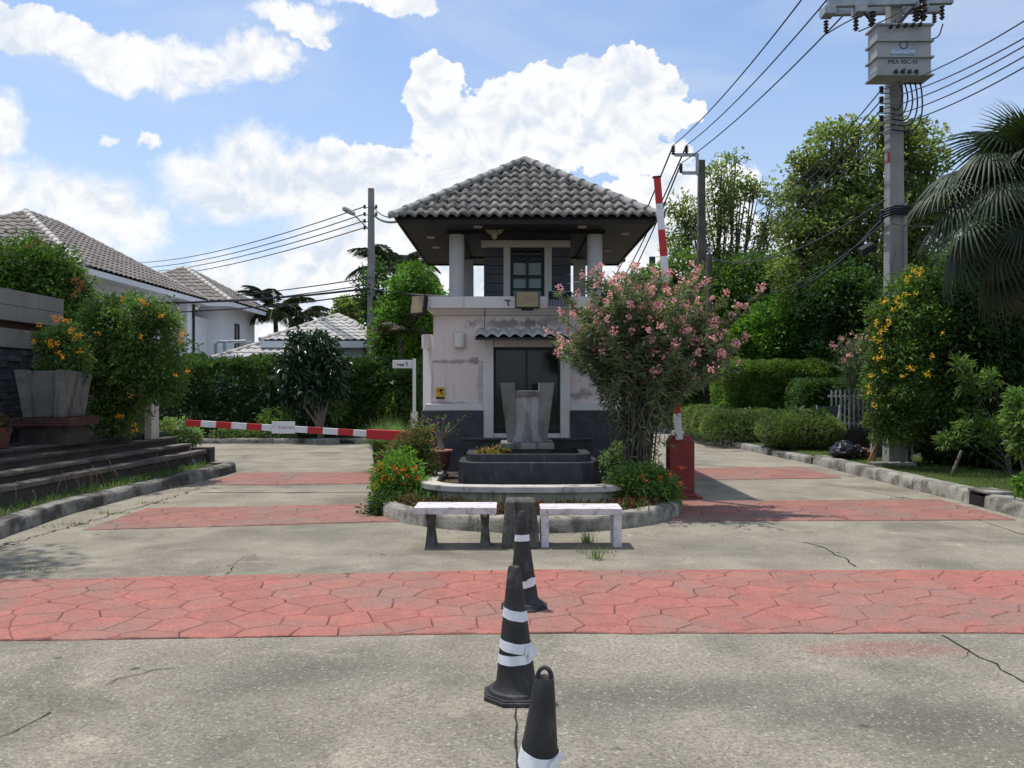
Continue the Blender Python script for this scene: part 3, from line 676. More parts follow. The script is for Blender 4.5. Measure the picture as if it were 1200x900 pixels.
crack([g(1105, 745), g(1135, 762), g(1160, 778), g(1200, 800)], 0.016)
crack([g(265, 675), g(275, 660), g(298, 650)], 0.008)
crack([g(0, 866), g(30, 850), g(60, 835)], 0.008)
crack([g(120, 805), g(150, 790), g(205, 783)], 0.007)
crack([g(238, 566), g(300, 556), g(435, 545)], 0.012)
crack([g(240, 543), g(330, 533), g(430, 528)], 0.02)
crack([g(1000, 590), g(1060, 583), g(1090, 590)], 0.02)
# slab joint and gutter seam
crack([g(955, 565), g(1040, 580), g(1130, 604), g(1200, 627)], 0.014, 'gutter_seam', jag=.02)

def kerb_run(path, w=0.17, h=0.15, mat=None, stone=None, name='kerb', gap=0.012, z0=0.0):
    """kerb stones laid one after another along a 2D path (road on the right-hand side)"""
    seg = []; acc = [0]
    for a, b in zip(path[:-1], path[1:]): acc.append(acc[-1]+math.hypot(b[0]-a[0], b[1]-a[1]))
    def at(s):
        x = np.interp(s, acc, [p[0] for p in path]); y = np.interp(s, acc, [p[1] for p in path]); return (float(x), float(y))
    s = 0.0; root = None
    while s < acc[-1]-0.05:
        L = min((stone or 1.0)*rnd.uniform(0.92, 1.08), acc[-1]-s); n = max(2, int(L/0.14)+1)
        pts = [at(s+gap/2+(L-gap)*k/(n-1)) for k in range(n)]
        dz = rnd.uniform(-.006, .006); dw = rnd.uniform(-.006, .006)
        mb = MB(); mb.sweep(pts, [(0+dw, z0-0.02), (-0.012+dw, z0+h*0.75+dz), (-0.035+dw, z0+h*0.94+dz), (-0.07+dw, z0+h+dz), (-w+0.02, z0+h+dz), (-w, z0+h-.01+dz), (-w, z0-0.02)])
        nprof = 7
        for j in range(n):          # worn, crumbled arris
            for k in range(1, 5):
                v = mb.v[j*nprof+k]; q = noise.noise(Vector((v[0]*2.6, v[1]*2.6, k*.8)))*.016 + noise.noise(Vector((v[0]*9, v[1]*9, k*1.7+4)))*.009
                mb.v[j*nprof+k] = (v[0]+q*.9, v[1]+q*.4, v[2]+q*(.9 if k < 4 else .3))
        if root is None:
            root = struct(name, mb, mat or mKerb, smooth=True)
        else:
            ob('kerb_stone', mb, mat or mKerb, root, smooth=True, origin=(pts[0][0], pts[0][1], 0))
        s += L
    return root
# left kerb runs away along the terrace and turns in at its end
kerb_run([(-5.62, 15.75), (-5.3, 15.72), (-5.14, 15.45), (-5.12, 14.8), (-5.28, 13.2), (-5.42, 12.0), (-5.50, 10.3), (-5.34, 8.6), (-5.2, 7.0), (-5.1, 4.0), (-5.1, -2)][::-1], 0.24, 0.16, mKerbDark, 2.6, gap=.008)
# right kerb with a drain mouth at y 11
kerb_run([(6.18, 10.85), (6.15, 9.95), (6.16, -2)], 0.30, 0.18, mKerb, 2.1, gap=.016)
kerb_run([(6.13, 16.9), (6.12, 15.4), (6.16, 13), (6.19, 11.22)], 0.30, 0.18, mKerb, 2.1, gap=.016)
kerb_run([(5.93, 18.9), (6.10, 16.93)], 0.24, 0.14, mKerbDark, 1.0)
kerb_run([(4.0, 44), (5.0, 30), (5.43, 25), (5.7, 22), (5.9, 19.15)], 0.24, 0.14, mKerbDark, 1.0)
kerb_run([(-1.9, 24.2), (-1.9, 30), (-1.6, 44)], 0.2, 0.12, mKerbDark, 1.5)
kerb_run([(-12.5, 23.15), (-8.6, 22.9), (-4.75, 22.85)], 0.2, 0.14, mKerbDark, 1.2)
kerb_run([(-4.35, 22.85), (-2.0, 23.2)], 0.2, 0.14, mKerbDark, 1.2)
d = thing('storm_drain', 'dark square drain mouth in the right kerb under a small concrete lid', 'drain', (6.3, 11.03, 0))
ob('drain_dark_block', MB().box(6.19, 6.50, 10.865, 11.205, 0.0, 0.132), mInk, d)  # solid black block painted in for the shade inside the drain mouth
ob('drain_lid', MB().box(6.20, 6.55, 10.80, 11.27, 0.182, 0.215), mKerb, d, bevel=0.008)
d = thing('storm_drain', 'dark drain mouth in the far kerb beneath the striped barrier arm', 'drain', (-4.55, 22.9, 0))
ob('drain_dark_block', MB().box(-4.74, -4.36, 22.9, 23.05, 0.0, 0.09), mInk, d); ob('drain_lid', MB().box(-4.76, -4.34, 22.86, 23.1, 0.095, 0.14), mKerbDark, d)  # black block stands for the unlit hollow under the lid

# verges
def verge(name, poly, z, mat): 
    mb = MB(); mb.prism(poly, -0.25, z); return struct(name, mb, mat)
verge('right_verge', [(6.42, -3), (40, -3), (40, 60), (4.3, 60), (4.3, 44), (5.66, 25), (5.93, 22), (6.15, 18.9), (6.4, 16.9), (6.42, 11)], 0.145, mLawn)
verge('left_verge', [(-6.2, -3), (-5.32, -3), (-5.32, 4), (-5.43, 7), (-5.57, 8.6), (-5.72, 10.3), (-5.64, 12), (-5.50, 13.2), (-5.34, 14.8), (-5.36, 15.5), (-5.62, 15.56), (-6.2, 15.6)], 0.12, mSoil)
verge('back_verge', [(-30, 23.3), (-12.5, 23.34), (-8.6, 23.1), (-2.18, 23.4), (-2.1, 30), (-1.8, 44), (-1.8, 60), (-30, 60)], 0.11, mSoil)

def grass(name, label, boxes, n, h, w, z, mat=lGrass, kind='stuff', lean=0.5):
    A = np.array([(b[1]-b[0])*(b[3]-b[2]) for b in boxes]); k = rg.choice(len(boxes), n, p=A/A.sum()); B = np.array(boxes)[k]
    x = B[:, 0]+rg.random(n)*(B[:, 1]-B[:, 0]); y = B[:, 2]+rg.random(n)*(B[:, 3]-B[:, 2])
    V, T = blades(np.stack([x, y, np.full(n, z)], 1), h, w, lean)
    o = link(name, np_mesh(name, V, T, mat)); tagit(o, label, 'grass', None, kind); return o
grass('grass', 'short mown grass along the right kerb', [(6.46, 8.2, 9.5, 17.5), (6.3, 8.0, 17.5, 20)], 26000, 0.055, 0.008, 0.14)
grass('grass', 'long unkempt grass growing between left kerb and dark terrace wall', [(-6.05, -5.66, 8.0, 13.5), (-5.9, -5.55, 12.5, 15.4)], 1700, 0.17, 0.009, 0.11, mat=lGen, lean=0.9)
tufts = []
for (x, y, n_, h_) in [(*g(688, 636), 60, .17), (*g(700, 655), 45, .14), (*g(697, 648), 30, .1), (*g(130, 602), 60, .06), (*g(180, 590), 60, .06), (*g(90, 615), 40, .05), (*g(55, 618), 30, .05), (*g(243, 548), 150, .16), (*g(252, 545), 100, .14), (*g(38, 668), 25, .05), (*g(600, 645), 25, .05)]:
    pts = np.stack([x+rg.normal(0, .035 if h_ > .1 else .12, n_), y+rg.normal(0, .03, n_), np.full(n_, 0.0)], 1); tufts.append(blades(pts, h_, 0.007, 0.7))
V, T = join(tufts); tagit(link('grass', np_mesh('grass', V, T, lGrass)), 'grass tufts sprouting from cracks in the concrete', 'grass', None, 'stuff')
# grass seed heads on the left verge
mb = MB()
for i in range(26):
    x, y = rnd.uniform(-6.0, -5.6), rnd.uniform(8.5, 15); h = rnd.uniform(.25, .4); dx = rnd.uniform(-.12, .12)
    mb.tube([(x, y, .1), (x+dx*.5, y, .1+h*.6), (x+dx*1.2, y, .1+h)], [.002, .0015, .004], 4)
tagit(ob('grass', mb, mStraw), 'dry seed stalks standing above the left verge grass', 'grass', None, 'stuff')

# fallen leaves and grit gathered along the kerbs
def litter(name, label, spots, n, mat, L=.05):
    k = rg.integers(0, len(spots), n); S = np.array(spots)[k]; t = rg.random((n, 1)); p = S[:, :2]*(1-t)+S[:, 2:4]*t + rg.normal(0, 1, (n, 2))*S[:, 4:5]
    Pn = np.concatenate([p, np.full((n, 1), .014)], 1); D = rg.normal(0, 1, (n, 3)); D[:, 2] = rg.normal(0, .08, n)
    V, T = leaves(Pn, D, L, L*.45, .1, 6.0); tagit(link(name, np_mesh(name, V, T, mat)), label, 'litter', None, 'stuff')
lLitter = leafmat('dry_leaf', [(.16, .09, .04), (.10, .07, .035), (.22, .15, .06)], trans=.1)
litter('fallen_leaves', 'dry leaves and grit gathered in the gutters and scattered over the concrete',
       [(-5.1, 8, -4.95, 14.5, .07), (5.95, 9.5, 6.0, 16.5, .07), (-1.5, 9.1, 1.9, 9.0, .12), (-4.5, 7, 5.5, 9, .9), (-8, 22.6, -3, 22.6, .08)], 420, lLitter, .04)
# ================================================================== ISLAND
cx = 0.22
def oval(rx, ry, y0, n=40, yend=18.0):
    """plan outline, clockwise seen from above: front half ellipse then straight sides back"""
    pts = [(cx-rx, yend)]
    for k in range(n+1):
        a = math.pi + math.pi*k/n; pts.append((cx+rx*math.cos(a), y0+ry*math.sin(a)))
    pts.append((cx+rx, yend)); return pts
path = oval(2.0, 2.02, 11.0)
kr = kerb_run(path, 0.2, 0.17, mKerb, 1.6, 'island_kerb', gap=0.006)
inner = oval(1.86, 1.88, 11.0)
mb = MB(); mb.prism(inner, -0.1, 0.125)
struct('island_soil', mb, mSoil)

# low curved retaining wall with coping
def rr(hw, yf, r, yend, n=10):
    pts = [(cx-hw, yend)]
    for k in range(n+1): a = math.pi + math.pi/2*k/n; pts.append((cx-hw+r+r*math.cos(a), yf+r+r*0.9*math.sin(a)-r*0.1))
    for k in range(1, 12): x = -1+2*k/12; pts.append((cx+x*(hw-r), yf-0.035*(1-x*x)))
    for k in range(n+1): a = -math.pi/2 + math.pi/2*k/n; pts.append((cx+hw-r+r*math.cos(a), yf+r+r*0.9*math.sin(a)-r*0.1))
    pts.append((cx+hw, yend)); return pts
t = thing('curved_planter_wall', 'low curved off-white wall with worn coping wrapping the front of the black basin', 'low wall', (cx, 10.0, 0.12))
ob('wall', MB().sweep(rr(1.36, 10.06, 0.75, 12.5), [(0, 0.08), (0, 0.315), (-0.16, 0.315), (-0.16, 0.08)]), mLowWall, t, smooth=True)
ob('coping', MB().sweep(rr(1.42, 10.0, 0.8, 12.5), [(0, 0.312), (0, 0.375), (-0.006, 0.382), (-0.22, 0.382), (-0.226, 0.375), (-0.226, 0.312), (0, 0.312)]), mCoping, t, smooth=True)
mb = MB(); mb.prism(rr(1.24, 10.2, 0.7, 12.8), 0.1, 0.27); struct('planter_soil', mb, mSoil)

# black granite basin: two tiers with chamfered corners
def oct_(hw, y0, y1, c): return [(cx-hw, y0+c), (cx-hw+c*.35, y0+c*.3), (cx-hw+c, y0), (cx+hw-c, y0), (cx+hw-c*.35, y0+c*.3), (cx+hw, y0+c), (cx+hw, y1), (cx-hw, y1)]
t = thing('fountain_basin', 'black granite two-tier basin with chamfered corners in front of the guardhouse window', 'basin', (cx, 11.5, 0.27))
ob('lower_tier', MB().prism(oct_(0.93, 10.72, 12.6, 0.24), 0.25, 0.605), mBasin, t, bevel=0.012)
rim = oct_(0.83, 10.83, 12.5, 0.2); rin = oct_(0.70, 10.95, 12.4, 0.15)
mb = MB(); n = 8; mb.v = [(p[0], p[1], .6) for p in rim]+[(p[0], p[1], .7) for p in rim]+[(p[0], p[1], .7) for p in rin]+[(p[0], p[1], .6) for p in rin]
mb.f = [((i), (i+1) % n, n+(i+1) % n, n+i) for i in range(n)]+[(n+i, n+(i+1) % n, 2*n+(i+1) % n, 2*n+i) for i in range(n)]+[(2*n+i, 2*n+(i+1) % n, 3*n+(i+1) % n, 3*n+i) for i in range(n)]
ob('upper_rim', mb, mBasin, t)
ob('basin_floor', MB().prism(rin, .607, .63), mSoil, t)
ob('back_wall', MB().box(cx-0.95, cx+0.95, 12.1, 12.3, .608, .80), mBasin, t, bevel=.008)
ob('back_wall_cap', MB().box(cx-0.97, cx+0.97, 12.07, 12.34, .803, .825), mBasin, t)
# planter pedestal sculpture
py0, py1 = 11.15, 11.65; pcx = 0.205
t = thing('concrete_urn', 'tall tapered grey concrete urn with notched top and pale centre panel, stained', 'planter', (pcx, 11.4, .6))
ob('foot_block', MB().box(pcx-.30, pcx+.30, 11.12, 11.68, .632, .745), mBasin, t, bevel=.006)
ob('foot_slab', MB().box(pcx-.36, pcx+.36, 11.06, 11.72, .747, .835), mPlanter, t, bevel=.012)
def zt(z, a, b): return a+(b-a)*(z-.837)/(1.64-.837)
for s_ in (-1, 1):
    mb = MB(); zs = [.837, .95, 1.1, 1.64]; inn = [.235, .165, .155, .165]
    rows = []
    for z, i_ in zip(zs, inn):
        o_ = zt(z, .268, .365); f = zt(z, py0+.06, py0-.02); r_ = zt(z, py1-.06, py1+.02)
        xs = sorted([pcx+s_*i_, pcx+s_*o_]); rows.append([(xs[0], f, z), (xs[1], f, z), (xs[1], r_, z), (xs[0], r_, z)])
    for a, b in zip(rows[:-1], rows[1:]): mb.hexa(a+b)
    ob('side_wing', mb, mPlanter, t)
mb = MB()
for z0, z1, i0, i1 in ((.837, .95, .235, .165), (.95, 1.1, .165, .155), (1.1, 1.52, .155, .163)):
    f0, f1 = zt(z0, py0+.085, py0+.01), zt(z1, py0+.085, py0+.01)
    mb.hexa([(pcx-i0, f0, z0), (pcx+i0, f0, z0), (pcx+i0, py1-.1, z0), (pcx-i0, py1-.1, z0), (pcx-i1, f1, z1), (pcx+i1, f1, z1), (pcx+i1, py1-.1, z1), (pcx-i1, py1-.1, z1)])
ob('centre_panel', mb, mPlanterL, t)
ob('panel_lip', MB().box(pcx-.158, pcx+.158, py0-.01, py0+.12, 1.455, 1.535), mPlanter, t, bevel=.01)
# basin and island planting
def bush(name, label, cat, blobs, mat, n, cr, per, L, W, z0, stem=True, group=None, bark=None, **kw):
    x = sum(b[0] for b in blobs)/len(blobs); y = sum(b[1] for b in blobs)/len(blobs)
    return tree(name, label, cat, (x, y, z0), blobs, mat, n, cr, per, L, W, r0=0.02, bark=bark, group=group, twigs=1, **kw)
bush('croton_plant', 'small yellow-green croton in the black basin, left of the urn', 'plant', [(-.18, 11.1, .70, .16, .1, .06), (-.34, 11.15, .68, .12, .1, .05)], lCroton, 60, .06, 6, .07, .025, .62)
bush('croton_plant', 'tiny yellow seedling on the soil between low wall and basin, at left', 'plant', [(-.88, 10.75, .31, .1, .06, .03)], lCroton, 16, .05, 5, .05, .02, .26)
cov = []
for k in range(5200):
    a = rnd.uniform(math.pi*0.98, math.pi*2.02); r1 = rnd.uniform(0.80, 1.0)
    x, y = cx+1.82*r1*math.cos(a), 11+1.84*r1*math.sin(a)
    if abs(x-cx) < 1.38 and y > 10.0: continue
    if not in_island(x, y): continue
    cov.append((x, y, .13+rnd.random()*.09+.06*max(0, noise.noise(Vector((x*2.2, y*2.2, 0))))))
for k in range(1500):
    x, y = cx+rnd.choice((-1, 1))*rnd.uniform(1.42, 1.8), rnd.uniform(10.6, 14); cov.append((x, y, .14+rnd.random()*.12))
cov = np.array(cov); D = rg.normal(0, .8, (len(cov), 3))+[0, -.15, .75]
V, T = leaves(cov, D, .085, .026, .2)
tagit(link('ground_cover', np_mesh('ground_cover', V, T, lCover)), 'low dark red and green ground cover filling the island bed behind the kerb', 'ground cover', None, 'stuff')
pts = np.stack([rg.uniform(-1.2, 1.6, 120), rg.uniform(9.5, 9.9, 120), np.full(120, .13)], 1); V, T = leaves(pts, rg.normal(0, .5, (120, 3))+[0, 0, 1], .17, .025)
tagit(link('weeds', np_mesh('weeds', V, T, lGen)), 'scattered bright weeds against the low curved wall', 'weeds', None, 'stuff')

# ixora bushes and shrubs on the island
t, C, d = bush('ixora_bush', 'round green bush with orange flower heads at the left end of the island', 'bush', bl([(466, 555, 26, 28), (478, 578, 32, 22), (452, 570, 18, 22)], 10.7), lBright, 300, .09, 18, .075, .028, .12)
flowers(t, [P(x, y, 10.45) for x, y in ((443, 551), (449, 561), (462, 547), (466, 554), (473, 550), (478, 557), (440, 570), (461, 562), (478, 577), (486, 549), (474, 566), (452, 580), (446, 545), (490, 560))], fOrange, .045, 22, .024)
bush('leafy_shrub', 'taller light green shrub with pinkish young leaves beside the flowerpot', 'shrub', bl([(486, 525, 17, 32), (476, 540, 24, 24), (498, 545, 14, 26), (500, 505, 8, 14), (466, 530, 10, 12)], 11.3), lPinkLeaf, 260, .1, 14, .07, .03, .12, shell=.3)
bush('leafy_shrub', 'dark low shrub spreading under the orange bush at the island left', 'shrub', bl([(470, 598, 40, 14), (500, 590, 26, 14), (450, 592, 14, 14)], 10.3), lDark, 240, .1, 14, .07, .028, .12)
t, C, d = bush('ixora_bush', 'dark green bush with few orange-red flowers at the right end of the island', 'bush', bl([(752, 568, 36, 24), (772, 578, 20, 20), (735, 575, 26, 22), (760, 590, 30, 14)], 10.4), lGen, 480, .1, 18, .075, .028, .12)
flowers(t, [P(x, y, 10.1) for x, y in ((752, 557), (754, 562), (773, 560), (799, 548), (798, 566), (786, 556))], fOrange, .04, 18, .022)
bush('leafy_shrub', 'small pale blue-green shrub between basin and oleander', 'shrub', bl([(722, 537, 13, 18), (715, 545, 10, 12)], 11.4), lVar, 90, .08, 16, .05, .028, .27)

# oleander
def oleander(name, label, base, tips, n_leaf, seed, z_cut=.3, fl=300, hang=0.5, low_n=450):
    rr_ = random.Random(seed); t = thing(name, label, 'shrub', base); base = Vector(base); mb = MB(); LP, LD, FP = [], [], []
    for (tip) in tips:
        tip = Vector(tip); b = base + Vector((rr_.uniform(-.16, .16), rr_.uniform(-.14, .14), -.05))
        m1 = b.lerp(tip, .4); m1.x = b.x+(tip.x-b.x)*.10; m1.y = b.y+(tip.y-b.y)*.12; m1.z = b.z+(tip.z-b.z)*.46
        m2 = b.lerp(tip, .78); m2.x = b.x+(tip.x-b.x)*.52; pts = [b, m1, m2+Vector((0, 0, .05)), tip]; mb.tube(pts, [.014, .011, .007, .004], 5)
        def cur(s):
            s *= 3; i = min(2, int(s)); f = s-i; p = pts[i].lerp(pts[i+1], f); return p, (pts[i+1]-pts[i]).normalized()
        ends = [tip]
        for _ in range(3):
            q, d_ = cur(rr_.uniform(.5, .85)); e = q + Vector((rr_.gauss(0, .22), rr_.gauss(0, .22), rr_.uniform(.12, .42))); mb.tube([q, e], [.005, .003], 4); ends.append(e)
            for k in range(int(n_leaf*.4)):
                f = rr_.random(); LP.append(q.lerp(e, f)); v = (e-q).normalized(); LD.append(v*.55+Vector((rr_.gauss(0, .8), rr_.gauss(0, .8), rr_.gauss(0, .5))))
        for k in range(n_leaf):
            s = z_cut+(1-z_cut)*rr_.random()**.6; q, d_ = cur(min(s, .999)); LP.append(q)
            low = max(0, (.75-s)); LD.append(d_*(.6-low*1.8*hang*2)+Vector((rr_.gauss(0, .75), rr_.gauss(0, .75), rr_.gauss(0, .4)-low*2*hang)))
        FP += ends
    ob('stem', mb, mBark, t, smooth=True)
    for k in range(low_n):     # hanging lower foliage
        a = rr_.uniform(0, 6.28); z_ = rr_.uniform(.35, 1.5); r_ = (.22+.30*z_/1.5)*rr_.random()**.5
        LP.append(base+Vector((r_*math.cos(a)*1.15, r_*math.sin(a)*.8, z_))); LD.append(Vector((math.cos(a)*.4+rr_.gauss(0, .6), math.sin(a)*.4+rr_.gauss(0, .6), -.5+rr_.gauss(0, .5))))
    V, T = leaves(np.array([tuple(p) for p in LP])-np.array(base), np.array([tuple(p) for p in LD]), .135, .021, .15, .9, .1)
    link('foliage', np_mesh('foliage', V, T, lOle), t)['kind'] = 'stuff'
    rr_.shuffle(FP); FP = [p+Vector((rr_.gauss(0, .05), rr_.gauss(0, .05), .02)) for p in FP if p.z > base.z+1.35]
    FP.sort(key=lambda p: -(p.z-.6*p.y)+rr_.uniform(0, .5)); FP = [p+Vector((0, -.06, .05)) for p in FP[:fl]]
    flowers(t, FP, fPink, .06, 18, .038); return t
rr_ = random.Random(5); tips = []
for k in range(74):
    u = rr_.uniform(-1, 1); px = 757+u*100 + rr_.uniform(-5, 8); top = 335 - 16*math.cos(u*3.0) + 55*abs(u)**2.2
    py = top + rr_.random()**1.7*(110-85*abs(u)); tips.append(P(px, py, 10.75+rr_.uniform(-.55, .65)))
for (x, y) in ((655, 345), (660, 373), (690, 325), (668, 352), (684, 330), (872, 365), (858, 375), (868, 400), (888, 345), (850, 350), (742, 318), (700, 318), (816, 322)): tips.append(P(x, y, 10.6))
oleander('oleander', 'large oleander full of pink blossom between guardhouse and raised barrier', (1.68, 10.95, .12), tips, 140, 3)
# hanging lower leaves
# desert rose in a pot
t = thing('potted_desert_rose', 'nearly leafless desert rose in a brown clay pot at the left end of the coping', 'potted plant', (-1.06, 12.0, .382))
px_, py_ = -1.06, 12.0
ob('pot', MB().lathe([(.13, .384), (.135, .39), (.165, .56), (.185, .645), (.165, .645), (.15, .60), (.01, .60)], (px_, py_, 0), 20, caps=False), mTerra, t, smooth=True)
ob('pot_rim', MB().lathe([(.17, .645), (.20, .648), (.205, .67), (.17, .672)], (px_, py_, 0), 20), mTerraRim, t, smooth=True)
mb = MB(); mb.tube([(px_+.02, py_, .66), (px_+.03, py_, .74), (px_+.01, py_, .84)], [.07, .045, .028], 8)
tipsd = []
for (x, y) in ((500, 492), (512, 488), (521, 489), (528, 498), (545, 487), (538, 495), (533, 505), (510, 500), (524, 500)):
    e = P(x, y, 12.0+rnd.uniform(-.1, .1)); m_ = Vector((px_+.02, py_, .86)).lerp(e, .5)+Vector((0, 0, -.03)); mb.tube([(px_+.01, py_, .82), m_, e], [.022, .012, .006], 6); tipsd.append(e)
ob('branches', mb, mBarkPale, t, smooth=True)
lp = np.array([tuple(e) for e in tipsd for _ in range(9)])+rg.normal(0, .025, (len(tipsd)*9, 3)); V, T = leaves(lp-np.array([px_, 12.0, .382]), rg.normal(0, 1, (len(lp), 3)), .06, .024)
link('leaves', np_mesh('leaves', V, T, lVar), t)['kind'] = 'stuff'

# ================================================================== BENCHES, BLOCK, CONES
t = thing('bench', 'white concrete bench left of the block, thick slab on curved dark legs', 'bench', (-.55, 8.33, 0))
mb = MB(); mb.hexa([(-.96, 8.13, .335), (-.155, 8.13, .335), (-.155, 8.50, .335), (-.96, 8.50, .335), (-.965, 8.12, .405), (-.15, 8.12, .405), (-.15, 8.51, .405), (-.965, 8.51, .405)])
ob('seat', mb, mBenchW, t, bevel=.008)
for xx in (-.81, -.27):
    mb = MB(); rows = []
    for z, f, w in ((0, .02, .10), (.06, .05, .09), (.17, .085, .07), (.27, .06, .08), (.335, .03, .095)):
        rows.append([(xx-w/2, 8.15+f, z), (xx+w/2, 8.15+f, z), (xx+w/2, 8.48-f, z), (xx-w/2, 8.48-f, z)])
    for a, b in zip(rows[:-1], rows[1:]): mb.hexa(a+b)
    ob('leg', mb, mBenchLeg, t)
t = thing('bench', 'white concrete bench right of the block, straight square legs set at its ends', 'bench', (.66, 8.4, 0))
ob('seat', MB().hexa([(.285, 8.16, .325), (1.085, 8.16, .325), (1.085, 8.5, .325), (.285, 8.5, .325), (.28, 8.15, .39), (1.09, 8.15, .39), (1.09, 8.51, .39), (.28, 8.51, .39)]), mBenchW, t, bevel=.008)
for xx in (.285, 1.005): ob('leg', MB().box(xx, xx+.08, 8.18, 8.48, 0, .327), mBenchW, t, bevel=.006)
t = thing('concrete_block', 'weathered tapered concrete block with two small holes between the white benches', 'block', (.085, 8.3, 0))
ob('body', MB().hexa([(-.105, 8.12, 0), (.275, 8.12, 0), (.275, 8.5, 0), (-.105, 8.5, 0), (-.065, 8.16, .465), (.235, 8.16, .465), (.235, 8.46, .465), (-.065, 8.46, .465)]), mBlock, t, bevel=.02)
for xx in (-.005, .175):
    ob('hole_ring', MB().lathe([(.028, 0), (.03, .012), (.018, .014), (.012, .004)], (xx, 8.142, .255), 12, rot=Matrix.Rotation(R(90), 3, 'X')), mBlock, t, smooth=True)

def cone(label, x, y, z_top, lean, tapes, twist=0, loop=False, torn=None):
    t = thing('traffic_cone', label, 'traffic cone', (x, y, 0))
    o8 = [(.175*math.cos(a)*1.02, .175*math.sin(a)) for a in [math.pi/8+k*math.pi/4 for k in range(8)]]
    o8b = [(a*.93, b*.93) for a, b in o8]
    mb = MB(); mb.prism([(x+a, y+b) for a, b in o8], 0, .022); mb.prism([(x+a, y+b) for a, b in o8b], .0225, .03)
    ob('base', mb, mRubber, t, bevel=.004)
    def ctr(z): k = z/.7; return (x+lean[0]*k, y+lean[1]*k)
    def rad(z): return .112+(.029-.112)*(z/.69)
    mb = MB(); seg = 28; i0 = 0
    prof = [(.145, .031), (.14, .045), (.122, .05), (.115, .06)] + [(rad(z), z) for z in np.linspace(.08, z_top-.015, 12)] + [(rad(z_top)-.004, z_top), (rad(z_top)-.009, z_top-.004), (.008, z_top-.03)]
    for (r, z) in prof:
        c = ctr(z)
        for k in range(seg): a = 2*math.pi*k/seg; mb.v.append((c[0]+r*math.cos(a), c[1]+r*math.sin(a), z))
    for j in range(len(prof)-1):
        for k in range(seg): k2 = (k+1) % seg; mb.f.append((j*seg+k, j*seg+k2, (j+1)*seg+k2, (j+1)*seg+k))
    ob('body', mb, mRubber, t, smooth=True)
    for (z0, z1, tilt, ph) in tapes:
        mb = MB(); seg = 32; rows = 3
        for j in range(rows):
            for k in range(seg+1):
                a = 2*math.pi*k/seg; zz = z0+(z1-z0)*j/(rows-1) + tilt*math.cos(a-ph) + .0007*math.sin(7*a+z0*60); c = ctr(zz)
                r = rad(zz)+.0025+.0012*math.sin(5*a+j)
                mb.v.append((c[0]+r*math.cos(a), c[1]+r*math.sin(a), zz))
        for j in range(rows-1):
            for k in range(seg): a_ = j*(seg+1)+k; mb.f.append((a_, a_+1, a_+seg+2, a_+seg+1))
        ob('reflective_tape', mb, mTape, t, smooth=True)
    if torn:
        for (a, z, w, h, sk) in torn:
            c = ctr(z); r = rad(z)+.006; p = Vector((c[0]+r*math.cos(a), c[1]+r*math.sin(a), z)); tn = Vector((-math.sin(a), math.cos(a), 0)); nn = Vector((math.cos(a), math.sin(a), 0))
            mb = MB(); mb.v = [tuple(p-tn*w/2), tuple(p+tn*w/2+nn*.012+Vector((0, 0, sk))), tuple(p+tn*w/2*1.1+nn*.016+Vector((0, 0, h+sk))), tuple(p-tn*w/2+nn*.002+Vector((0, 0, h)))]; mb.f = [(0, 1, 2, 3)]
            ob('tape_flap', mb, mTape, t)
    if loop:
        mb = MB(); c = ctr(z_top); pts = [(c[0]+.023*math.cos(a), c[1], z_top-.006+.036*math.sin(a)) for a in np.linspace(0, math.pi, 11)]
        mb.tube(pts, .0075, 8); ob('top_loop', mb, mRubber, t, smooth=True)
    return t
H = math.pi
cone('black traffic cone farthest away, standing on the red paving with two narrow white bands', .087, 5.96, .695, (-.02, 0), [(.485, .53, .004, -1.2), (.165, .215, .016, .3)], torn=[(-1.1, .19, .04, .035, .02)])
cone('middle black traffic cone wrapped in three slanting white tape bands', .022, 4.27, .665, (-.012, .01), [(.405, .455, .012, 2.8), (.245, .295, .012, 2.8), (.185, .232, .006, 0.2)], torn=[(-.55, .20, .06, .06, .012), (-.8, .23, .04, .04, .01)])
cone('nearest black traffic cone with an open loop on top and a wide white band', .055, 2.63, .675, (.05, 0), [(.395, .455, .018, 2.2)], loop=True, torn=[(-.75, .40, .06, .03, .03)])
# ================================================================== ROOF TILES
def face_frame(O, U, apexdir):
    U = Vector(U).normalized(); Vv = Vector(apexdir).normalized(); return Vector(O), U, Vv, U.cross(Vv).normalized()
def tile_geo(mb, fr, u0, v0, W, Hh, lim, amp, lift, nx=6, nv=2, flat=False, local=None):
    O, U, Vv, Nn = fr; i = len(mb.v)
    rows = [(-.0, -1)] + [(j/nv, 0) for j in range(nv+1)]
    for (tv, kind) in rows:
        for k in range(nx+1):
            uu = u0+W*k/nx; v = v0+Hh*1.06*max(tv, 0); lo, hi = lim(v); uc = min(max(uu, lo), hi)
            h = amp*(.5-.5*math.cos(2*math.pi*(k/nx)**.85))**.8 + lift*(1-max(tv, 0))
            if kind == -1: h -= lift*0.95
            if hi <= lo: uc = (lo+hi)/2
            p = (O+U*uc+Vv*v+Nn*h) if local is None else Vector((uc-local[0], v-local[1], h))
            mb.v.append(tuple(p))
    for j in range(len(rows)-1):
        for k in range(nx): a = i+j*(nx+1)+k; mb.f.append((a, a+1, a+nx+2, a+nx+1))
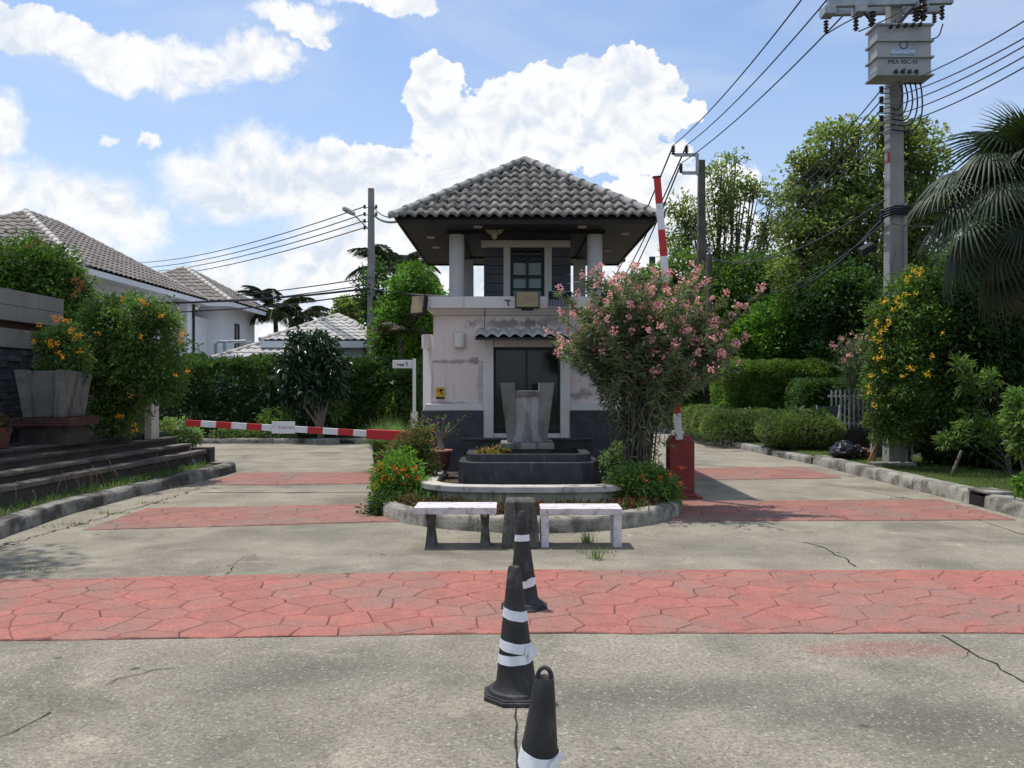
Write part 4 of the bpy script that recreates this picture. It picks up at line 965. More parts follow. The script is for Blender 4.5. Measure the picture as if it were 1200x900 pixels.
def roof_tiles(parent, fr, eave, slope, ul, ur, W, Hh, amp, lift, mat, parts=True, joined_mat=None, nx=6):
    """eave length, slope length; ul/ur: how far the left and right edge come in at the top"""
    O, U, Vv, Nn = fr; o0 = worldloc(parent)
    lim = lambda v: (ul*v/slope, eave-ur*v/slope)
    nr = max(1, round(slope/Hh)); Hh = slope/nr; nc = max(1, round(eave/W)); W = eave/nc; sm = None; J = MB()
    rot = Matrix((U, Vv, Nn)).transposed().to_euler()
    for r in range(nr):
        v = r*Hh; lo, hi = lim(v); lo2, hi2 = lim(v+Hh*1.06)
        for c in range(nc):
            u = c*W
            if u+W <= lo+.01 or u >= hi-.01: continue
            if not parts: tile_geo(J, fr, u, v, W, Hh, lim, amp, lift, nx); continue
            if u >= max(lo, lo2) and u+W <= min(hi, hi2):
                if sm is None: m_ = MB(); tile_geo(m_, fr, u, v, W, Hh, lambda q: (-99, 99), amp, lift, nx, local=(u, v)); sm = m_.mesh('roof_tile', mat, smooth=True)
                me = sm
            else:
                m_ = MB(); tile_geo(m_, fr, u, v, W, Hh, lim, amp, lift, nx, local=(u, v)); me = m_.mesh('roof_tile', mat, smooth=True)
            jit = Vector((rnd.uniform(-.003, .003), rnd.uniform(-.004, .004), 0))
            link('roof_tile', me, parent, O+U*(u+jit.x)+Vv*(v+jit.y)+Nn*rnd.uniform(0, .003)-o0, rot)
    if not parts: ob('roof_tiles', J, joined_mat or mat, parent, smooth=True, kind='stuff')
def ridge(parent, a, b, r, L, mat, name='ridge_tile', joined=False, lift=.02, capend=True):
    a, b = Vector(a), Vector(b); d = (b-a); n = max(1, round(d.length/L)); L = d.length/n; d.normalize(); o0 = worldloc(parent)
    side = d.cross(Vector((0, 0, 1))).normalized(); up = side.cross(d).normalized(); rot = Matrix((d, side, up)).transposed()
    mb = MB(); seg = 8; rows = ((-.02*1, r*1.12), (L*.12, r*1.12), (L*.16, r), (L*1.04, r*.90))
    for (x, rr2) in rows:
        for k in range(seg+1): an = math.pi*(-.12+1.24*k/seg); mb.v.append((x, rr2*math.cos(an), rr2*math.sin(an)*.85))
    for j in range(3):
        for k in range(seg): q = j*(seg+1)+k; mb.f.append((q, q+seg+1, q+seg+2, q+1))
    mb.f.append(tuple(range(0, seg+1)))
    if joined:
        J = MB()
        for i in range(n):
            i0 = len(J.v); J.v += [tuple(a+d*(L*i)+rot @ Vector(v)) for v in mb.v]; J.f += [tuple(i0+k for k in f) for f in mb.f]
        ob('ridge', J, mat, parent, smooth=True); return
    me = mb.mesh(name, mat, smooth=True)
    for i in range(n): link(name, me, parent, a+d*(L*i)+up*lift-o0, rot.to_euler())

# ================================================================== GUARDHOUSE
gh = thing('guardhouse', 'pink and white two-storey guardhouse under a grey tiled hip roof', 'guardhouse', (cx, 13.2, .12))
Yw = 13.2
# plinth and lower walls around the front opening (x -.293..0.767, z .84..2.22)
mb = MB(); mb.box(cx-1.66, -.454, 13.06, 16.4, .1, 1.205); mb.box(.918, cx+1.66, 13.06, 16.4, .1, 1.205); mb.box(-.452, .916, 13.06, 13.4, .1, .76); mb.box(-.452, .916, 15.2, 16.4, .1, 1.2)
ob('plinth', mb, mSlate, gh, bevel=.006)
mb = MB()
mb.hexa([(cx-1.62, 13.10, 1.208), (-.456, 13.10, 1.208), (-.456, 13.5, 1.208), (cx-1.62, 13.5, 1.208), (cx-1.60, 13.11, 1.31), (-.456, 13.11, 1.31), (-.456, 13.5, 1.31), (cx-1.60, 13.5, 1.31)])
ob('base_moulding', mb, mWhite, gh, bevel=.006); mb = MB()
mb.hexa([(.920, 13.10, 1.208), (cx+1.62, 13.10, 1.208), (cx+1.62, 13.5, 1.208), (.920, 13.5, 1.208), (.920, 13.11, 1.31), (cx+1.60, 13.11, 1.31), (cx+1.60, 13.5, 1.31), (.920, 13.5, 1.31)])
ob('base_moulding', mb, mWhite, gh, bevel=.006)
mb = MB(); bL, bR, tL, tR = cx-1.52, cx+1.52, cx-1.46, cx+1.46
def wallq(x0b, x1b, x0t, x1t, z0, z1, y0=Yw, y1=13.45): mb.hexa([(x0b, y0, z0), (x1b, y0, z0), (x1b, y1, z0), (x0b, y1, z0), (x0t, y0+.02, z1), (x1t, y0+.02, z1), (x1t, y1, z1), (x0t, y1, z1)])
wallq(bL, -.455, tL, -.455, 1.312, 2.72); wallq(.919, bR, .919, tR, 1.312, 2.72); wallq(-.4545, .9185, -.4545, .9185, 2.33, 2.72)
mb.box(cx-1.50, cx-1.3, 13.452, 16.3, 1.207, 2.72); mb.box(cx+1.3, cx+1.50, 13.452, 16.3, 1.207, 2.72); mb.box(cx-1.3, cx+1.3, 16.1, 16.3, 1.207, 2.72)
ob('wall', mb, mPink, gh)
# projecting side bay with chamfered corner that catches the sun
mb = MB(); mb.prism([(cx-1.5, 13.62), (cx-1.5, 15.4), (cx-1.72, 15.4), (cx-1.72, 13.95)][::-1], 1.0, 2.43)
ob('side_bay', mb, mWhite, gh)
ob('side_bay_base', MB().prism([(cx-1.5, 13.55), (cx-1.5, 15.45), (cx-1.78, 15.45), (cx-1.78, 13.9)][::-1], .1, .998), mSlate, gh)
# interior
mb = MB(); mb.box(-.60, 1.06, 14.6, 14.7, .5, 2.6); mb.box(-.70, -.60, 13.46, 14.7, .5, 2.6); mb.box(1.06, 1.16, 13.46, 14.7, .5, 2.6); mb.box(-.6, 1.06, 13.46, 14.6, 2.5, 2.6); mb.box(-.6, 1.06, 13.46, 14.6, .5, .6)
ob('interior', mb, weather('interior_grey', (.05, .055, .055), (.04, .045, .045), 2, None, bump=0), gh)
mb = MB(); 
for k in range(7): x = .57+k*.028; mb.box(x, x+.022, 13.5+(k % 2)*.02, 13.53+(k % 2)*.02, 1.4, 2.2)
ob('curtain', mb, weather('curtain_green', (.22, .30, .27), (.18, .25, .22), 5, None, bump=0), gh)
dp = ob('door_frame', MB().box(-.454, -.293, 13.08, 13.3, .765, 2.328).box(.767, .918, 13.08, 13.3, .765, 2.328).box(-.2925, .7665, 13.10, 13.3, 2.215, 2.328).box(-.2925, .7665, 13.10, 13.3, .765, .84), mWhite, gh, bevel=.008)
ob('window_frame', MB().box(-.2925, -.255, 13.22, 13.27, .842, 2.213).box(.73, .7665, 13.22, 13.27, .842, 2.213).box(-.2545, .7295, 13.22, 13.27, 2.17, 2.213).box(-.2545, .7295, 13.22, 13.27, .842, .885).box(.215, .25, 13.222, 13.268, .886, 2.169), mBlack, gh)
for x0, x1 in ((-.2545, .2145), (.2505, .7295)): ob('pane', MB().box(x0, x1, 13.24, 13.246, .886, 2.169), mGlass, gh)
# cornice and parapet
mb = MB(); mb.hexa([(cx-1.47, 13.17, 2.722), (cx+1.47, 13.17, 2.722), (cx+1.47, 16.33, 2.722), (cx-1.47, 16.33, 2.722), (cx-1.53, 13.03, 2.815), (cx+1.53, 13.03, 2.815), (cx+1.53, 16.43, 2.815), (cx-1.53, 16.43, 2.815)])
ob('cornice', mb, mWhite, gh, bevel=.006)
px0, px1 = cx-1.585, cx+1.585
mb = MB(); mb.box(px0, px1, 12.96, 13.12, 2.817, 3.0); mb.box(px0, px1, 16.34, 16.5, 2.817, 3.0); mb.box(px0, px0+.16, 13.122, 16.338, 2.817, 3.0); mb.box(px1-.16, px1, 13.122, 16.338, 2.817, 3.0)
ob('parapet', mb, mWhite, gh, bevel=.008)
ob('balcony_floor', MB().box(px0+.162, px1-.162, 13.122, 16.338, 2.817, 2.88), mKerb, gh)
# columns
for s_ in (-1, 1):
    ob('column', MB().lathe([(.128, 2.882), (.125, 2.95), (.122, 3.4), (.120, 4.0)], (cx+s_*1.10, 13.2, 0), 24), mColumn, gh, smooth=True)
    ob('column', MB().box(cx+s_*1.07-.11, cx+s_*1.07+.11, 15.75, 15.97, 2.882, 4.02), mColumn, gh)
# upper room
yr = 13.95; x0, x1 = cx-.72, cx+.74
mb = MB(); mb.box(x0+.03, x1-.03, 15.3, 15.4, 2.882, 4.02); mb.box(x0+.03, x0+.10, yr+.06, 15.298, 2.882, 4.02); mb.box(x1-.10, x1-.03, yr+.06, 15.298, 2.882, 4.02)
ob('upper_room_wall', mb, mWhite, gh)
def xz(px, Y=yr): return (px-600)/F*Y
ob('window_surround', MB().box(x0-.02, x1+.02, yr-.04, yr+.05, 3.93, 4.045).box(xz(590), xz(598), yr-.03, yr+.055, 2.883, 3.928).box(xz(638), xz(646.5), yr-.03, yr+.055, 2.883, 3.928), mWhite, gh, bevel=.005)
for (a, b) in ((xz(567), xz(589.7)), (xz(646.8), xz(669))):
    for r in range(7): z = 2.884+r*.149; ob('cladding_panel', MB().box(a, b, yr, yr+.05, z, z+.143), mClad, gh, bevel=.006)
wf = MB(); wx0, wx1 = xz(598.2), xz(637.8); wm = (wx0+wx1)/2
wf.box(wx0, wx0+.04, yr+.01, yr+.05, 2.884, 3.927).box(wx1-.04, wx1, yr+.01, yr+.05, 2.884, 3.927).box(wx0+.041, wx1-.041, yr+.01, yr+.05, 3.88, 3.927).box(wm-.022, wm+.022, yr+.008, yr+.052, 2.884, 3.879)
wf.box(wx0+.041, wx1-.041, yr+.012, yr+.048, 3.42, 3.47).box(wx0+.041, wx1-.041, yr+.012, yr+.048, 3.22, 3.25)
w_ = ob('window', wf, mTeal, gh)
for (a, b) in ((wx0+.042, wm-.023), (wm+.023, wx1-.042)):
    for (z0_, z1_) in ((3.472, 3.878), (3.252, 3.418), (2.885, 3.218)):
        ob('pane', MB().box(a, b, yr+.028, yr+.034, z0_, z1_), mClear, w_)
ob('blind', MB().box(wx0+.05, wx1-.05, yr+.08, yr+.09, 2.9, 3.68), mFrost, gh)
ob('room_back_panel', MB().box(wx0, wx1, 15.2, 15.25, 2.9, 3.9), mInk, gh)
# roof structure: soffit, fascia, ring beam
Z0 = 4.10; rx0, rx1, ry0, ry1 = cx-1.93, cx+1.93, 12.4, 16.7
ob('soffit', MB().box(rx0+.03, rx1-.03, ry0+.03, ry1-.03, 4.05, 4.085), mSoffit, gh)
for k in range(9):
    pass
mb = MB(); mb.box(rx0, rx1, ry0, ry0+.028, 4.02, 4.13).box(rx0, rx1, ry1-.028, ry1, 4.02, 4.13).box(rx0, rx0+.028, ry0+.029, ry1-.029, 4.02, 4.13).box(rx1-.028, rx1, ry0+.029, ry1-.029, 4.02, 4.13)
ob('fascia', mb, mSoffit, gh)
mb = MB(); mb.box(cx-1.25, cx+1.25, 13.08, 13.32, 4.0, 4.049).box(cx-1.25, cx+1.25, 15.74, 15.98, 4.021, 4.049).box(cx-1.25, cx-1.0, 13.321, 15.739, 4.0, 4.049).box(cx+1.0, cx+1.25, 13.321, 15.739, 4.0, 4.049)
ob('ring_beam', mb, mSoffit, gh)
for (x, y) in ((-1.55, 13.6), (-1.55, 14.6), (1.6, 13.3), (1.5, 14.9), (-.75, 12.72), (.86, 12.72)):
    ob('downlight', MB().lathe([(.07, 4.03), (.075, 4.04), (.075, 4.052)], (cx+x, y, 0), 14), mGreyW, gh)
# roof deck under tiles
ap0, ap1 = (cx, 14.33, 5.41), (cx, 14.77, 5.41)
c4 = [(rx0-.02, ry0-.02, Z0), (rx1+.02, ry0-.02, Z0), (rx1+.02, ry1+.02, Z0), (rx0-.02, ry1+.02, Z0)]
mb = MB(); mb.v = c4+[ap0, ap1]; mb.f = [(0, 1, 4), (1, 2, 5, 4), (2, 3, 5), (3, 0, 4, 5), (3, 2, 1, 0)]
ob('roof_deck', mb, mSoffit, gh)
def frame_of(a, b, apex):
    a, b, apex = Vector(a), Vector(b), Vector(apex); U = (b-a).normalized(); w = apex-a; foot = a+U*w.dot(U); Vv = (apex-foot)
    return face_frame(a, U, Vv), (b-a).length, Vv.length, w.dot(U)
def up_(p, h=.02): return (p[0], p[1], p[2]+h)
E = .06
e4 = [(rx0-E, ry0-E, Z0+.01), (rx1+E, ry0-E, Z0+.01), (rx1+E, ry1+E, Z0+.01), (rx0-E, ry1+E, Z0+.01)]
A0, A1 = (cx, 14.33, 5.45), (cx, 14.77, 5.45)
fr, ev, sl, w = frame_of(e4[0], e4[1], A0); roof_tiles(gh, fr, ev, sl, w, ev-w, .160, .268, .050, .028, mTile, nx=8)
J0 = len(gh.children)
for (a, b, c_, d_) in ((e4[1], e4[2], A0, A1), (e4[2], e4[3], A1, A1), (e4[3], e4[0], A1, A0)):
    fr, ev, sl, w = frame_of(a, b, c_); w2 = ev-(Vector(d_)-Vector(a)).dot(fr[1])
    roof_tiles(gh, fr, ev, sl, w, w2, .160, .268, .052, .028, mTile, parts=False, nx=6)
for a, b in ((e4[0], A0), (e4[1], A0), (e4[2], A1), (e4[3], A1)):
    ridge(gh, a, up_(b, .03), .082, .275, mRidge, lift=.025)
ridge(gh, up_(A0, .02), up_(A1, .02), .085, .22, mRidge)
# awning over the window
ax0, ax1 = xz(557, 12.7), xz(679, 12.7)
mb = MB(); mb.hexa([(ax0, 12.66, 2.30), (ax1, 12.66, 2.30), (ax1, 13.19, 2.42), (ax0, 13.19, 2.42), (ax0, 12.66, 2.335), (ax1, 12.66, 2.335), (ax1, 13.19, 2.46), (ax0, 13.19, 2.46)])
aw = ob('awning', mb, mBlack, gh)
n = 9; W_ = (ax1-ax0)/n; sl = math.hypot(.56, .14)
frA = face_frame((ax0, 12.64, 2.342), (1, 0, 0), (0, .56, .14)); rotA = Matrix((frA[1], frA[2], frA[3])).transposed().to_euler()
m_ = MB(); tile_geo(m_, frA, 0, 0, W_, sl/1.06, lambda q: (-9, 9), .05, .01, 8, local=(0, 0)); me = m_.mesh('awning_tile', mAwn, smooth=True)
for k in range(n): link('awning_tile', me, gh, frA[0]+Vector((W_*k, 0, 0))-worldloc(gh), rotA)
# cables on the wall
ob('wall_cable', MB().tube([P(568, 361, 13.0), P(568, 373, 13.18), P(567.5, 392, 13.18)], .006, 5), mWire, gh)
pts = [P(647, 404, 13.06)]+[P(647+38*t+0, 404+24*math.sin(t*math.pi*.62)-2*t, 13.05) for t in np.linspace(.1, 1, 9)]
ob('wall_cable', MB().tube(pts, .007, 5), mWire, gh)

def walllamp(label, x, y, z, group=None):
    t = thing('wall_lamp', label, 'wall lamp', (x, y, z)); 
    prof = [(0.0, 0), (.085, 0), (.09, .01), (.092, .22), (.085, .23), (0, .23)]
    mb = MB(); seg = 14
    for zz, k_ in ((0, .0), (.002, 1), (.228, 1), (.23, 0)):
        for k in range(seg+1): a = math.pi+math.pi*k/seg; r = .092*(1 if k_ else .9); mb.v.append((x+r*math.cos(a), y+r*1.0*math.sin(a), z+zz))
    for j in range(3):
        for k in range(seg): q = j*(seg+1)+k; mb.f.append((q, q+1, q+seg+2, q+seg+1))
    mb.f.append(tuple(range(seg, -1, -1))); mb.f.append(tuple(range(3*(seg+1), 4*(seg+1))))
    ob('lamp_shade', mb, mWhite, t, smooth=True); ob('lamp_plate', MB().box(x-.095, x+.095, y, y+.012, z+.02, z+.21), mGreyW, t); return t
walllamp('half-round white wall lamp on the pink wall left of the awning', (538-600)/F*13.1, 13.185, 2.21)
walllamp('half-round white wall lamp on the projecting side bay at the left corner', (501-600)/F*13.85, 13.80, 2.22)

def floodlight(label, c, w, h, yaw, pitch, lens=True):
    t = thing('floodlight', label, 'floodlight', c); m_ = (Matrix.Rotation(yaw, 3, 'Z') @ Matrix.Rotation(pitch, 3, 'X')); c = Vector(c)
    def bx(size, off): return MB().rbox(c+m_ @ Vector(off), size, m_)
    ob('housing', bx((w, .07, h), (0, .02, 0)), mBlack, t, bevel=.008)
    for k in range(6): ob('cooling_fin', bx((.008, .03, h*.8), (-w*.4+k*w*.16, .07, 0)), mBlack, t)
    if lens: ob('lens', bx((w*.90, .006, h*.88), (0, -.018, 0)), mFlood, t)
    b = MB(); b.rbox(c+m_ @ Vector((0, .06, -h/2-.01)), (w*.5, .03, .03), m_); b.rbox(c+m_ @ Vector((0, .09, -h/4)), (.03, .05, .05), m_); ob('bracket', b, mBlack, t); return t
floodlight('square floodlight with yellowed lens on the middle of the parapet', P(618, 351, 12.90), .38, .27, 0, R(-6))
floodlight('floodlight with yellowed lens turned sideways at the left end of the parapet', (P(490, 357, 12.95)), .30, .30, R(-42), R(-8))
floodlight('small black floodlight lying face down on the parapet near the left column', P(523, 349, 13.0), .15, .07, 0, R(-50), lens=False)
t = thing('solar_panel', 'small tilted solar panel with white frame on the parapet beside the oleander', 'solar panel', P(656, 351, 12.86))
c = P(656, 351, 12.88); m_ = Matrix.Rotation(R(-30), 3, 'X') @ Matrix.Rotation(R(2), 3, 'Y')
ob('frame', MB().rbox(c, (.385, .02, .31), m_), mGreyW, t)
ob('cell_sheet', MB().rbox(c+m_ @ Vector((0, -.012, 0)), (.355, .006, .285), m_), mSolar, t)
mb = MB(); 
for k in range(1, 8): mb.rbox(c+m_ @ Vector((-.178+.0445*k, -.017, -.08)), (.004, .003, .12), m_)
for k in range(4): mb.rbox(c+m_ @ Vector((0, -.017, -.135+.036*k)), (.355, .003, .004), m_)
mb.rbox(c+m_ @ Vector((0, -.017, .06)), (.005, .003, .16), m_)
ob('cell_lines', mb, mGreyW, t)
ob('stand', MB().tube([c+Vector((0, .03, 0)), (c.x, 13.0, 2.99)], .012, 6), mBlack, t)
t = thing('rusty_bracket', 'small rusty hook bracket stuck to the parapet left of the floodlight', 'bracket', P(595, 354, 12.95))
c = P(595, 354, 12.94); ob('hook', MB().tube([c+Vector((-.05, .02, .03)), c+Vector((.01, -.02, .025)), c+Vector((.04, -.02, .03)), c+Vector((0, -.03, .0)), c+Vector((.01, .02, -.05))], .011, 6), mRust, t, smooth=True)
# eagle plaque
t = thing('eagle_plaque', 'pale spread-winged eagle ornament under the front eave', 'ornament', P(579, 273, 13.04))
c = P(579.5, 272, 13.03)
def o2(px, py): return (c.x+(px-579.5)/F*13.03, c.z-(py-272)/F*13.03)
wing = [(567, 266.5), (571, 268.6), (575, 268.2), (577.6, 270.0), (578.5, 274.5), (576.5, 275.6), (573.5, 274.2), (571.5, 273.0), (570, 271), (568.4, 269.6)]
ob('wing', MB().prism_y([o2(*p) for p in wing[::-1]], 13.0, 13.04), mGold, t, bevel=.004)
ob('wing', MB().prism_y([o2(1159-p[0], p[1]) for p in wing], 13.0, 13.04), mGold, t, bevel=.004)
mb = MB(); mb.lathe([(.005, -.13), (.045, -.10), (.05, -.03), (.035, .02), (.02, .045), (.018, .065), (.004, .075)], (c.x, 13.0, c.z+.01), 10); mb.prism_y([o2(*p) for p in ((577, 276), (582, 276), (582, 280), (579.5, 281), (577, 280))][::-1], 12.97, 13.03)
ob('body', mb, mGold, t, smooth=True)
# yellow notice
t = thing('notice_sign', 'small yellow printed notice with dark band on the pink wall', 'sign', P(516, 461, 13.18))
a, b = P(511, 467.3, 13.185), P(521, 454, 13.185)
ob('plate', MB().box(a.x-.006, b.x+.006, 13.186, 13.198, a.z-.006, b.z+.006), mWhite, t)
ob('yellow_field', MB().box(a.x, b.x, 13.178, 13.184, a.z, b.z), mYellow, t)
ob('dark_band', MB().box(a.x, b.x, 13.172, 13.1775, a.z, a.z+.028), mInk, t)
mb = MB(); mx, mz = (a.x+b.x)/2, (a.z+b.z)/2
mb.prism_y([(mx-.015, mz+.03), (mx+.01, mz+.02), (mx+.025, mz+.035), (mx+.05, mz+.045), (mx+.045, mz+.06), (mx+.01, mz+.065), (mx-.015, mz+.055)], 13.172, 13.1775)
mb.prism_y([(mx+.008, mz-.01), (mx+.018, mz-.016), (mx+.045, mz-.01), (mx+.045, mz-.002), (mx+.02, mz-.004), (mx+.015, mz+.02), (mx+.004, mz+.02)], 13.172, 13.1775)
mb.prism_y([(mx-.045, mz+.03), (mx-.03, mz+.028), (mx-.028, mz+.045), (mx-.045, mz+.047)], 13.172, 13.1775)
ob('camera_symbol', mb, mInk, t)

# ================================================================== BARRIERS
def barrier_arm(t, a, b, h, d, n, first=0, skip=()):
    a, b = Vector(a), Vector(b); v = (b-a)/n; L = v.length; ang = math.atan2(v.z, v.x); m_ = Matrix.Rotation(-ang, 3, 'Y')
    for k in range(n):
        if k in skip: continue
        c = a+v*(k+.5); ob('red_stripe' if (k+first) % 2 == 0 else 'white_stripe', MB().rbox(c, (L, d, h), m_), mBarR if (k+first) % 2 == 0 else mBarW, t, bevel=.004)
Yb = 12.6
t = thing('barrier', 'red and white striped barrier lowered across the left lane', 'barrier', (-1.62, Yb, .12))
barrier_arm(t, P(218, 495.5, Yb), P(432, 508, Yb), .095, .05, 12)
bx0, bx1 = P(430, 508.5, Yb), P(487, 511, Yb)
ob('arm_box', MB().rbox((bx0+bx1)/2, ((bx1-bx0).length, .12, .145), Matrix.Rotation(math.atan2(bx0.z-bx1.z, bx1.x-bx0.x), 3, 'Y')), mBarR, t, bevel=.01)
ob('post', MB().prism([(-1.76, Yb-.12), (-1.50, Yb-.12), (-1.50, Yb+.12), (-1.76, Yb+.12)], .12, .76), mPostR, t, bevel=.01)
pl = ob('sign_plate', MB().box(P(318.5, 0, Yb-.06).x, P(346, 0, Yb-.06).x, Yb-.07, Yb-.06, P(0, 508, Yb-.06).z, P(0, 494, Yb-.06).z), mBarW, t, bevel=.008)
t2 = P(335, 501, Yb-.072)
text('ห้ามเข้าออก', 'lettering', mInkRed, t, t2, .05)
for q in ((320.5, 500), (344, 501.5)): ob('bolt', MB().lathe([(.008, 0), (.006, .008)], P(q[0], q[1], Yb-.07), 8, rot=Matrix.Rotation(R(90), 3, 'X')), mBlack, t)
t = thing('barrier', 'red barrier post with striped arm raised upright behind the oleander', 'barrier', (2.42, 11.9, 0))
ob('post', MB().hexa([(2.20, 11.70, .03), (2.63, 11.70, .03), (2.63, 12.1, .03), (2.20, 12.1, .03), (2.235, 11.735, .09), (2.595, 11.735, .09), (2.595, 12.06, .09), (2.235, 12.06, .09)]).box(2.24, 2.59, 11.74, 12.055, .0905, .80).hexa([(2.24, 11.74, .8005), (2.59, 11.74, .8005), (2.59, 12.055, .8005), (2.24, 12.055, .8005), (2.29, 11.78, .89), (2.52, 11.78, .89), (2.52, 12.02, .89), (2.29, 12.02, .89)]), mPostR, t, bevel=.008)
ob('post_foot', MB().box(2.14, 2.69, 11.65, 12.15, 0.001, .028), mPostR, t)
barrier_arm(t, P(770, 208, 11.68), P(796, 515, 11.68), .095, .05, 10)
ob('arm_cap', MB().rbox(P(769.8, 207.4, 11.68), (.02, .07, .12), Matrix.Rotation(R(85), 3, 'Y')), mBlack, t)
# ================================================================== LEFT TERRACE AND SIGN WALL
t = thing('stepped_terrace', 'dark slate stepped terrace with weathered copings along the left kerb', 'terrace', (-6.6, 12, 0))
def strip(xa, xb, ya, yb, w, z0, z1):   # run along the terrace, front edge from (xa,ya) to (xb,yb)
    return MB().hexa([(xa-w, ya, z0), (xa, ya, z0), (xb, yb, z0), (xb-w, yb, z0), (xa-w, ya, z1), (xa, ya, z1), (xb, yb, z1), (xb-w, yb, z1)])
y0_, y1_ = 4.0, 15.75
levels = [(-6.16, -5.80, .33), (-6.42, -6.08, .47), (-6.66, -6.34, .60), (-6.90, -6.60, .70)]
zprev = 0
for i, (xa, xb, z) in enumerate(levels):
    xa2 = xa-.25  # extend to the near end
    n = 8
    for k in range(n):
        ya, yb = y0_+(y1_-y0_)*k/n+.006, y0_+(y1_-y0_)*(k+1)/n-.006; f0, f1 = k/n, (k+1)/n
        x_0 = xa2+(xb-xa2)*f0; x_1 = xa2+(xb-xa2)*f1
        o = ob('step_slab', strip(x_0, x_1, ya, yb, .26 if i else .20, z-.012, z+(.055 if i == 0 else .035)), mTerrCop if i in (0, 1) else mTerr, t, bevel=.008)
    ob('riser', strip(xa2-.03, xb-.03, y0_, y1_-.02, .4, -.05, z-.014), mTerr, t)
ob('terrace_floor', MB().prism([(-9.5, y0_), (-7.3, y0_), (-6.84, y1_-.03), (-9.5, y1_-.03)], -.05, .70), mTerr, t)
ob('end_pier', MB().box(-6.12, -5.74, 15.755, 16.0, 0, .42), mTerr, t, bevel=.01)
t = thing('entrance_wall', 'long entrance wall of two beige stone bands over dark split stone', 'wall', (-8.0, 10, .7))
wy1 = 14.5
for (z0, z1) in ((2.62, 2.86), (2.865, 3.11)):
    for k in range(9): a = wy1-1.35*(k+1)+(.6 if z0 > 2.8 else 0); b = a+1.342; b = min(b, wy1); ob('stone_slab', MB().box(-8.25, -7.85, a, b, z0, z1), mSignWall, t, bevel=.006)
for k in range(9): a = wy1-.35-1.35*(k+1); ob('stone_slab', MB().box(-8.2, -7.88, a, a+1.342, 2.2, 2.50), mSignWall, t, bevel=.006)
ob('recess', MB().box(-8.2, -7.98, 2.5, wy1-.4, 2.502, 2.618), mBrick, t)
r = 0; z = .705; me_cache = {}
while z < 2.18:
    h = .098; y = 8.6-(r % 2)*.17
    while y < wy1-.42:
        L = rnd.uniform(.28, .45); b = min(y+L, wy1-.40); d_ = rnd.uniform(.0, .03)
        ob('wall_stone', MB().box(-8.1, -7.93+d_, y, b-.006, z, z+h-.006), mStoneDk, t); y += L
    z += h+.001; r += 1
ob('wall_core', MB().box(-8.15, -7.97, 2.5, wy1-.42, .69, 2.19), mTerr, t)
t = thing('beige_pier', 'beige rendered pier with edge coloured paler as if sunlit at the end of the terrace', 'pier', (-7, 15.2, .6))
ob('panel', MB().box(-7.55, -6.62, 15.0, 15.18, .6, 2.55), mSignWall, t)
ob('edge_post', MB().box(-6.615, -6.49, 14.9, 15.22, .55, 2.35), weather('sunlit_edge_render', (.62, .57, .48), (.56, .51, .43), 2, (.3, .27, .22), 3, .55, .7, streak=True, bump=.1), t)  # paler cream colour paints sunlight onto the pier's edge
ob('pier_stone', MB().box(-8.6, -7.555, 14.95, 15.3, .6, 2.6), mSignWall, t)
# big faceted planter on brick pedestal
t = thing('tapered_planter', 'large grey tapered concrete planter on a red brick plinth by the terrace steps', 'planter', (-7.1, 12.6, .7))
def taper(cx_, cy_, hb, ht, z0, z1): 
    return MB().hexa([(cx_-hb, cy_-hb, z0), (cx_+hb, cy_-hb, z0), (cx_+hb, cy_+hb, z0), (cx_-hb, cy_+hb, z0), (cx_-ht, cy_-ht, z1), (cx_+ht, cy_-ht, z1), (cx_+ht, cy_+ht, z1), (cx_-ht, cy_+ht, z1)])
ob('body', taper(-7.0, 12.75, .28, .36, 1.13, 1.82), mPlanter, t, bevel=.01)
for s_ in (-1, 1):
    ob('corner_wing', MB().hexa([(-7.0+s_*.23-.07, 12.36, 1.13), (-7.0+s_*.23+.07, 12.36, 1.13), (-7.0+s_*.23+.07, 12.44, 1.13), (-7.0+s_*.23-.07, 12.44, 1.13), (-7.0+s_*.31-.08, 12.28, 1.84), (-7.0+s_*.31+.08, 12.28, 1.84), (-7.0+s_*.31+.08, 12.40, 1.84), (-7.0+s_*.31-.08, 12.40, 1.84)]), mPlanter, t)
for r in range(3):
    for k in range(5): ob('brick', MB().box(-7.46+k*.18+.003, -7.46+(k+1)*.18-.003, 12.28, 12.38, 1.0+r*.042, 1.0+(r+1)*.042-.004), mBrick, t)
ob('plinth_core', MB().box(-7.44, -6.58, 12.385, 13.2, 1.0, 1.125), mBrick, t)
ob('support', MB().box(-7.38, -6.68, 12.42, 13.1, .70, .998), mTerr, t)
t = thing('clay_planter', 'dark clay trough with small dry plant at the far left edge', 'planter', (-7.0, 11.3, .7))
ob('trough', taper(-7.12, 11.3, .15, .19, .74, 1.02), mTerra, t, bevel=.008)
me, C_, d_ = crown_mesh('leaves', lCover, [(-7.12, 11.3, 1.12, .2, .2, .12)], 60, .06, 8, .09, .02, (-7.0, 11.3, .7)); link('leaves', me, t)['kind'] = 'stuff'

